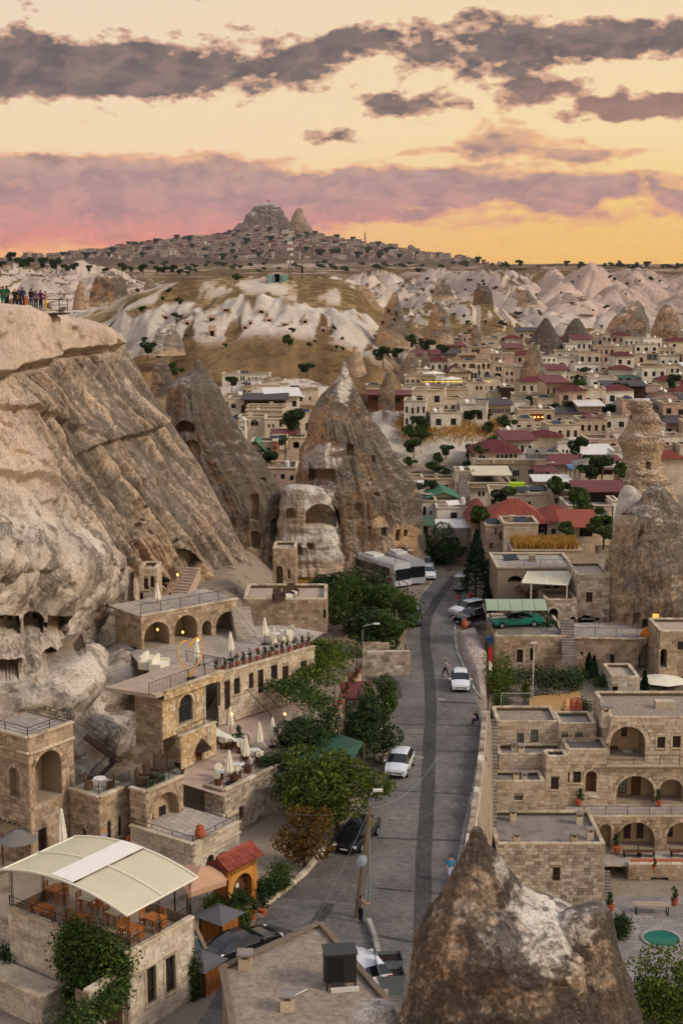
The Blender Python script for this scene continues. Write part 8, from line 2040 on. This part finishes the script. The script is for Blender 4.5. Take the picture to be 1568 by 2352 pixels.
_bk={k:MB().lathe([(.02,-.03),(.27,-.025),(.27,.025),(.02,.03)],14,sy=1.15).mesh('backrest',M[k]) for k in ('white_cloth','wood')}
_tb=MB().lathe([(.42,.7),(.42,.74)],16).lathe([(.04,0),(.04,.7)],6).lathe([(.25,0),(.25,.03)],10).mesh('table',M['white_metal'])
def cafe(px,py,z,lab,n=3,seat='wood',back='white_cloth',rot=0.0):
 p=atz(px,py,z);tag(link('cafe_table',_tb, None,p),'round table '+lab,'table')
 for i in range(n):
  a=rot+2*pi*i/n;c=prop('round_chair','round-backed chair at the table '+lab,'chair',p+Vector((.68*cos(a),.68*sin(a),0)),a,'chairs at the table '+lab);link('seat',_ch[seat],c);link('backrest',_bk[back],c,(.22,0,.75),(0,pi/2,0))
for px,py,lab,s in [(515,1795,'nearest the terrace corner',0),(548,1778,'between the first two parasols',.5),(585,1745,'between the middle parasols',1),(520,1712,'under the tower sail',.3),(548,1722,'at the palm pot',.8),(672,1662,'under the vine',.2),(700,1668,'at the garden wall',.9)]:cafe(px,py,3.12,lab,rot=s)
for px,py,lab,s in [(632,1475,'on the pale upper terrace by the flowers',.4),(655,1468,'at the far end of the pale upper terrace',1.0)]:cafe(px,py,7.22,lab,3,'white_cloth',rot=s)
def armchair(p,yaw,label,mat='green_cloth',s=1.0):
 t=prop('armchair',label,'armchair',p,yaw);t.scale=(s,)*3
 MB().box(-.36,-.36,.18,.36,.34,.42).build('seat',M[mat],t);MB().raw([(-.4,.25,.1),(.4,.25,.1),(.4,.42,.1),(-.4,.42,.1),(-.36,.34,1.05),(.36,.34,1.05),(.36,.48,1.05),(-.36,.48,1.05)],[(0,1,5,4),(1,2,6,5),(2,3,7,6),(3,0,4,7),(4,5,6,7)]).build('backrest',M['wicker'],t)
 for sx in (-1,1):MB().box(sx*.42-.06,-.36,.1,sx*.42+.06,.36,.6).build('armrest',M['wicker'],t)
 for sx in (-.36,.36):
  for sy in (-.3,.3):MB().box(sx-.03,sy-.03,0,sx+.03,sy+.03,.2).build('leg',M['wood_dark'],t)
M['green_cloth']=plain('olive_cushion',lin(74,80,52),.9,.15);M['wicker']=plain('wicker',lin(74,56,44),.85,.25,8)
armchair(Rb.world(.9,1.1,Rb.H),YAW+.6,'left wicker armchair with olive cushions on the glass terrace');armchair(Rb.world(1.9,1.2,Rb.H),YAW+.3,'right wicker armchair with olive cushions on the glass terrace')
for x,lb in ((.9,'left'),(1.9,'right')):tag(MB().box(-.25,-.25,0,.25,.25,.38).build('footstool',M['green_cloth'],loc=Rb.world(x,.45,Rb.H)),lb+' olive footstool before the wicker armchairs','stool')
cafe(230,1812,4.12,'with a terracotta top on the left glass terrace',2,'wood','wood')
for k,(px,py) in enumerate(((662,1375),(640,1380),(672,1368))):armchair(atz(px,py,8.4),.4,['white-cushioned armchair before the stone tower house','dark armchair left of the stone tower house arch','rear armchair by the tower house planter'][k],'white_cloth' if k!=1 else 'wicker')
for k,(px,py) in enumerate(((343,1530),(368,1536))):
 t=prop('sofa',['floral white sofa at the rock end of the upper terrace','floral white sofa next to the heart frame'][k],'sofa',atz(px,py,ZT+.02),YAW+.4);MB().box(-.9,-.4,0,.9,.3,.42).build('seat',M['white_cloth'],t);MB().box(-.9,.3,0,.9,.5,.95).build('backrest',M['white_cloth'],t)
 for sx in (-1,1):MB().box(sx*.95-.1,-.4,0,sx*.95+.1,.5,.6).build('armrest',M['white_cloth'],t)
_pot=MB().lathe([(.11,0),(.17,.26),(.19,.3),(.15,.3)],10).mesh('pot',M['terracotta']);_pl2=[leaf_sheet('plant',crown_pts(.24,.24,.34,150,90+k,6)+np.array([0,0,.6]),.11,mt,seed=k) for k,mt in enumerate(['leaf','leaf_dark','leaf_vine'])]
M['bloom']=leaf_mat('red_bloom',lin(120,14,28),lin(186,26,44),lin(214,50,70));_bl=leaf_sheet('blossom',crown_pts(.26,.26,.2,26,99,5)+np.array([0,0,.8]),.09,'bloom',seed=9)
def pot(p,label,k=0,s=1.0,bloom=False,grp=None):
 o=prop('potted_plant',label,'plant',p,random.uniform(0,6),grp);o.scale=(s,)*3;link('pot',_pot,o);link('plant',_pl2[k%3],o)
 if bloom:link('blossom',_bl,o)
for i in range(15):f=(i+.5)/15;pot(FRONT.world(f*along(FRONT.world(0,0,4),uF,722),.45,4.02),'potted flower in the row along the pale upper terrace railing',i,1.1,i%3==0,'pots along the upper terrace railing')
for i in range(9):f=(i+.5)/9;pot(Vector((B_.x,B_.y,3.7)).lerp(Vector((A_W.x,A_W.y,3.7)),f),'red geranium pot in the row on the street garden wall',i,1.0, True,'geranium pots on the garden wall')
for px,py,z,s,lb in [(580,2110,0,1.5,'topiary pot left of the gate door'),(604,2104,0,1.5,'topiary pot right of the gate door'),(408,1880,-5.9,1,''),(1328,1850,-5.9,1.6,'potted cypress at the left end of the hotel terrace'),(1512,1850,-5.9,1.5,'potted cypress between the door arches'),(1416,1960,-8.85,1.9,'tall potted cypress on the court terrace'),(1402,2092,-9.95,1.6,'potted shrub at the court stairs'),(1548,2078,-9.95,1.6,'potted shrub right of the garage openings'),(1500,1995,-8.7,1.0,'leafy planter shrub on the court edge'),(545,1716,3.15,1.8,'palm in a blue pot on the umbrella terrace')]:
 if lb:pot(atz(px,py,z),lb,1,s)
t=prop('court_table','long wooden table on iron trestles in the lower court','table',atz(1495,2098,PIT),-.04);MB().box(-1.35,-.4,.72,1.35,.4,.78).build('table_top',paint(164,148,132),t)
for sx in (-1.15,1.15):m=MB();m.tube([(sx,-.35,0),(sx,-.35,.72)],.04,4);m.tube([(sx,.35,0),(sx,.35,.72)],.04,4);m.tube([(sx,-.35,.03),(sx,.35,.03)],.04,4);m.build('trestle',M['iron'],t)
for px,lb in ((1448,'left slatted bench under the court arch'),(1484,'right slatted bench under the court arch'),(1556,'slatted bench at the court edge')):
 t=prop('bench',lb,'bench',atz(px,1966,-8.85));
 for i in range(4):MB().box(-.6,-.3+i*.15,.4,.6,-.18+i*.15,.44).build('slat',M['wood'],t)
 m=MB();m.tube([(-.6,.32,.4),(-.6,.36,.85),(.6,.36,.85),(.6,.32,.4)],.03,5);m.build('backrest',M['iron'],t)
 for sx in (-.55,.55):MB().box(sx-.03,-.3,0,sx+.03,.3,.4).build('leg',M['iron'],t)
t=prop('pool','small round green pool in the court','pool',atz(1518,2158,PIT));MB().lathe([(1.45,0),(1.45,.12),(1.25,.12),(1.25,.02)],32).build('rim',M['kerb'],t);MB().lathe([(1.26,.0),(1.26,.05)],32).build('water',glassy('pool_water',lin(28,112,100),.05),t)
for px,py,z,lb in [(1410,1742,-2.7,'chair on the arched balcony'),(1350,1838,-5.95,'chair left of the terrace table'),(1368,1838,-5.95,'chair right of the terrace table')]:
 armchair(atz(px,py,z),0,'pale garden '+lb,'white_cloth',.9)
for px,py,z,lb in [(1438,1744,-2.7,'on the arched balcony'),(1360,1846,-5.95,'between the terrace garden chairs')]:tag(link('cafe_table',_tb, None,atz(px,py,z)),'small table '+lb,'table')
x0,x1=atz(1116,1450,zc).x,atz(1256,1450,zc).x;yc=atz(1180,1440,zc).y
t=prop('car_canopy','arched translucent green canopy over the vintage car','canopy',(x0,yc,zc));m=MB();n=10;prf=[(-1.5+3.4*i/n,1.75+1.05*sin(pi*(i+1.2)/(n+2.2))) for i in range(n+1)]
for i in range(n):m.face([(0,*prf[i]),(x1-x0,*prf[i]),(x1-x0,*prf[i+1]),(0,*prf[i+1])])
m.build('sheet',paint(150,168,146,.4),t)
for k in range(6):MB().tube([((x1-x0)*k/5,*q) for q in prf],.018,4).build('rib',M['iron'],t)
for x in (0,x1-x0):
 for y in (-1.5,1.9):MB().tube([(x,y,0),(x,y,2.0)],.04,5).build('post',M['iron'],t)
MB().box(-.05,-1.4,1.75,-.03,1.8,2.05).build('sign',M['white_metal'],t)
railing(CART.root,[(0,6),(0,.2),(2.5,.2)],CART.H+.1,.9,.13)
t=prop('iron_gate','white-barred iron garden gate below the bright vine','gate',atz(1150,1650-25,-.6));railing(t,[(0,0),(2.6,0)],0,1.3,.16,'white_metal')
m=MB();m.face([tuple(atz(px,py,-1.2)) for px,py in [(1216,1600),(1330,1588),(1340,1640),(1210,1650)]]);tag(m.build('dry_lawn',paint(178,138,88,.95)),kind='structure')
rr=random.Random(3)
for i in range(9):p=atz(1300+i%3*14,1622+(i//3)*8,-.6+.25*(2-i//3));tag(MB().lathe([(.08,0),(.26,.1),(.33,.3),(.24,.52),(.12,.58),(.17,.66)],10).build('clay_pot',M['terracotta'] if i%3 else paint(206,160,110),loc=p,smooth=True),'round clay pot piled on the garden cart','pot','clay pots piled on the garden cart')
t=prop('garden_cart','old wooden cart holding clay pots in the garden','cart',atz(1314,1646,-1.2));MB().box(-.9,-.6,.35,.9,.8,.5).build('bed',M['wood_dark'],t)
for sx in (-.7,.7):MB().lathe([(.3,-.05),(.3,.05)],12).build('wheel',M['wood_dark'],t,loc=(sx,-.65,.3)).rotation_euler=(pi/2,0,0)
t=prop('scooter','blue-green scooter parked behind the low grass roof','scooter',atz(1302,1660,-.9),.1);MB().box(-.5,-.12,.35,.4,.12,.6).build('body',paint(30,110,120,.3),t);MB().tube([(.45,0,.4),(.6,0,1.0)],.04,5).build('fork',M['steel'],t)
for sx in (-.55,.6):MB().lathe([(.24,-.05),(.24,.05)],12).build('wheel',M['tyre'],t,loc=(sx,0,.24)).rotation_euler=(pi/2,0,0)
tag(MB().box(-.45,-.3,0,.45,.3,.5).box(-.5,-.35,.5,.5,.35,.56).build('crate',M['blue'],loc=atz(1128,1476,.8)),'blue crate on the terrace beside the bank','crate')
t=prop('iron_trellis','rusty iron trellis fence beside the coaches','fence',atz(735,1330,0));railing(t,[tuple(atz(px,py,z)-t.location) for px,py,z in ((735,1250,3.0),(800,1290,2.2),(880,1335,1.2),(935,1372,.2))],0,1.6,1.3,'iron_brown',.03,mid=True)
t=prop('shade_sail','small cream shade sail beside the rubble tower','sail',atz(500,1760,3.2));q=[atz(px,py,5.4)-t.location for px,py in ((497,1672),(552,1702),(497,1690))];m=MB();m.face(q);m.build('cloth',M['white_cloth'],t);MB().tube([(q[1].x,q[1].y,0),q[1]],.03,5).build('post',M['iron'],t)
for px,py,z,lb in [(362,1446,8.6,'first arch'),(420,1452,8.3,'second arch'),(455,1470,7.6,'third arch'),(532,1640,5.0,'garden facade'),(654,1640,4.6,'pergola post'),(408,1320,12.5,'cliff stairs')]:
 tag(MB().lathe([(.02,-.12),(.1,0),(.02,.12)],8).build('wall_lamp',M['lamp_warm'],loc=atz(px,py,z)),'warm wall lamp at the '+lb,'lamp')
#  distant hill town, mast, people's lookout
def far_house(k):
 r=random.Random(k);m=MB();w,d,h=r.uniform(9,17),r.uniform(8,12),r.uniform(6,11)
 m.box(0,0,-6,w,d,h);n=max(2,int(w/4));fl=2 if h>7.5 else 1
 for f in range(fl):
  for i in range(n):x=(i+.5)*w/n;m.box(x-.8,-.15,h*(f+.35)/fl-.9,x+.8,.2,h*(f+.35)/fl+1.0,1)
 if r.random()<.25:m.raw([(-.5,-.5,h),(w+.5,-.5,h),(w+.5,d+.5,h),(-.5,d+.5,h),(w/2,d/2,h+2.5)],[(0,1,4),(1,2,4),(2,3,4),(3,0,4)],2)
 else:m.box(-.3,-.3,h,w+.3,d+.3,h+.6,0)
 return m
M['far_b']=plain('far_wall_b',lin(148,132,120),.95,.15,.2);M['far_c']=plain('far_wall_c',lin(172,158,146),.95,.15,.2)
_fm=[far_house(k).mesh('house',[plain('far_wall_%d'%k,lin(*[(178,162,144),(156,140,126),(190,178,164),(146,128,114)][k%4]),.95,.15,.2),M['dark'],M['tile_dark']]) for k in range(8)]
rr=random.Random(21);cnt=0;used=[]
while cnt<290:
 px=rr.gauss(570,260);Y=rr.uniform(2350,3290)
 if not 60<px<1060: continue
 x=(px-CX)/F*Y;z=gz(x,Y);qx,qy,_=proj((x,Y,z))
 if z<70+rr.uniform(0,30) or any(abs(qx-a)<9 and abs(qy-b)<4.0 for a,b in used): continue
 used.append((qx,qy));cnt+=1
 o=link('hill_house',_fm[rr.randrange(8)], None,(x,Y,z),(0,0,rr.uniform(-.35,.35)),(rr.uniform(.8,1.25),)*3)
 tag(o,'tiny stone house among the many on the distant castle hill','house','houses of the distant hill town')
st=MB();n2=0
while n2<420:
 px=rr.gauss(560,250);Y=rr.uniform(2350,3300);x=(px-CX)/F*Y;z=gz(x,Y);qx,qy,_=proj((x,Y,z))
 if z<72+rr.uniform(0,24) or any(abs(qx-a)<5 and abs(qy-b)<2.2 for a,b in used): continue
 used.append((qx,qy));n2+=1;h_=far_house(n2);s_=rr.uniform(.6,1.0);k0=len(st.v)
 st.v+=[(x+v[0]*s_,Y+v[1]*s_,z+v[2]*s_) for v in h_.v];st.f+=[tuple(k0+i for i in f) for f in h_.f];st.m+=[(3 if n2%2 and m_==0 else m_) for m_ in h_.m]
tag(st.build('hill_houses',[M['far_b'],M['dark'],M['tile_dark'],M['far_c']]),'countless further houses filling the distant castle hill',kind='stuff')
for i in range(90):
 px=rr.gauss(600,230);Y=rr.uniform(2300,3250);x=(px-CX)/F*Y;o=thing('tree','tiny dark tree between the distant hill houses','tree',(x,Y,gz(x,Y)),group='trees of the distant hill town');s=rr.uniform(2.4,4.5);o.scale=(s,s,s);link('crown',_tp[0][0],o)
for i in range(60):
 px=rr.uniform(330,1120);Y=rr.uniform(1300,2300);x=(px-CX)/F*Y;o=thing('tree','tiny tree on the bare plain before the castle hill','tree',(x,Y,gz(x,Y)),group='trees on the plain before the castle hill');s=rr.uniform(1.2,2.4);o.scale=(s*1.3,s,s*.8);link('crown',_tp[rr.choice([0,1,3])][0],o)
p=at(838,558,3250)
t=thing('minaret','slim minaret on the distant town skyline','minaret',p-Vector((0,0,12)))
MB().lathe([(2.2,0),(2.0,22),(2.8,23),(2.8,25),(1.7,25.2),(1.6,31)],8).build('shaft',paint(176,160,146),t);MB().lathe([(1.9,31),(.1,41)],8).build('spire',paint(96,92,100),t)
p=at(615,468,3330);t=thing('flag','flag on top of the castle rock','flag',p);MB().tube([(0,0,-2),(0,0,9)],.3,4).build('pole',M['iron'],t);MB().box(0,-.1,5.5,5,.1,9).build('cloth',M['red'],t)
Y=425;p=at(667,645,Y);t=thing('telecom_mast','red and white lattice telecom mast on the golden hilltop','mast',p)
zt=at(667,548,Y).z-p.z
for k in range(8):
 a,b=zt*k/8,zt*(k+1)/8;m=MB()
 for sx,sy in ((-1,-1),(1,-1),(1,1),(-1,1)):
  m.tube([(sx*.45,sy*.45,a),(sx*.45,sy*.45,b)],.05,4)
  m.tube([(sx*.45,sy*.45,a),(-sy*.45,sx*.45,b)],.03,3)
 m.build('section',[M['red'],M['white_metal'],M['iron']][2 if k<6 else k%2],t)
for zz,sx in ((.45,-.6),(.45,.6),(.62,.6),(.75,-.5),(.75,.5),(.9,-.45),(.9,.45)):MB().lathe([(.1,0),(.5,.2),(.5,.25)],10).build('dish',M['white_metal'],t,loc=(sx,-.6,zt*zz)).rotation_euler=(pi/2,0,0)
for x in (-.3,.3):MB().box(x-.1,-.1,zt-.2,x+.1,.1,zt+1.6).build('antenna',M['white_metal'],t)
p=at(694,646,Y+6);t=thing('mast','shorter rusty pole mast beside the telecom mast','mast',p);m=MB();m.tube([(0,0,0),(0,0,6)],.12,5);m.build('pole',M['iron_brown'],t);MB().box(-.35,-.2,2.5,.35,.2,4.6).build('antenna',M['iron_brown'],t)
for px,w,mt,lb in ((629,3.6,'pale_teal','small teal equipment hut by the mast'),(646,4.2,'pale_teal','long pale equipment hut under the mast')):
 p=at(px,646,Y);t=thing('equipment_hut',lb,'hut',p);MB().box(-w/2,-1.2,-.5,w/2,1.2,2.0).build('body',paint(120,160,150),t);MB().box(-w/2-.1,-1.3,2.0,w/2+.1,1.3,2.15).build('roof',M['white_metal'],t);MB().box(-.4,-1.26,-.3,.4,-1.2,1.6).build('door',paint(96,128,120),t)
p=at(1172,628,1500);t=thing('plateau_cafe','long dark cafe with terrace on the far plateau edge','cafe',p)
MB().box(-16,0,-6,16,10,4).build('wall',M['house2'],t);MB().box(-18,-2,4,18,12,5.2).build('roof',M['wood_dark'],t);MB().box(-16,-1,2,16,0,3).build('awning',paint(190,90,80),t)
for k,(px,py,w,h) in enumerate([(487,733,8,6),(563,752,5,5),(487,765,6,12),(575,742,4,5),(618,735,6,4),(430,742,5,5),(700,738,5,4),(655,745,7,3),(380,728,6,4),(742,758,5,5),(520,712,8,3),(600,715,6,3)]):
 Y=hit(px,py+h*.5);p=at(px,py,Y-.8);s=Y/F;t=thing('cave_house',['wide walled cave front','small walled cave','tall carved cave house','dark cave door'][k%4]+' number by the slope '[:0]+[' at the left of the white band',' under the white band centre',' above the brown gully',' below the hilltop',' beside the white fingers',' on the left gully',' near the right fingers',' in the dark gully head',' above the grey boulder',' at the right hill end',' high in the white cliff',' high in the cliff centre'][k],'cave',p)
 W,H=w*s*1.4,h*s*1.4;m=MB();m.box(-W,-.2,-H,-W*.55,2,H);m.box(W*.55,-.2,-H,W,2,H);m.box(-W*.55,-.2,H*.3,W*.55,2,H);m.build('wall',M['house4'],t);MB().box(-W*.55,.4,-H,W*.55,.6,H*.3).build('door',M['dark'],t)
hz=bpy.data.materials.new('evening_air');hz.use_nodes= True;ht=NT(hz.node_tree);ht.n.clear();pv=ht.node('ShaderNodeVolumePrincipled');pv.inputs['Color'].default_value=(.62,.62,.76,1);pv.inputs['Density'].default_value=4.5e-5;pv.inputs['Anisotropy'].default_value=.2
ho=ht.node('ShaderNodeOutputMaterial');ht.link(pv.outputs[0],ho.inputs['Volume'])
tag(MB().box(-4200,-60,-14,4200,5300,275).build('haze',hz),kind='stuff')
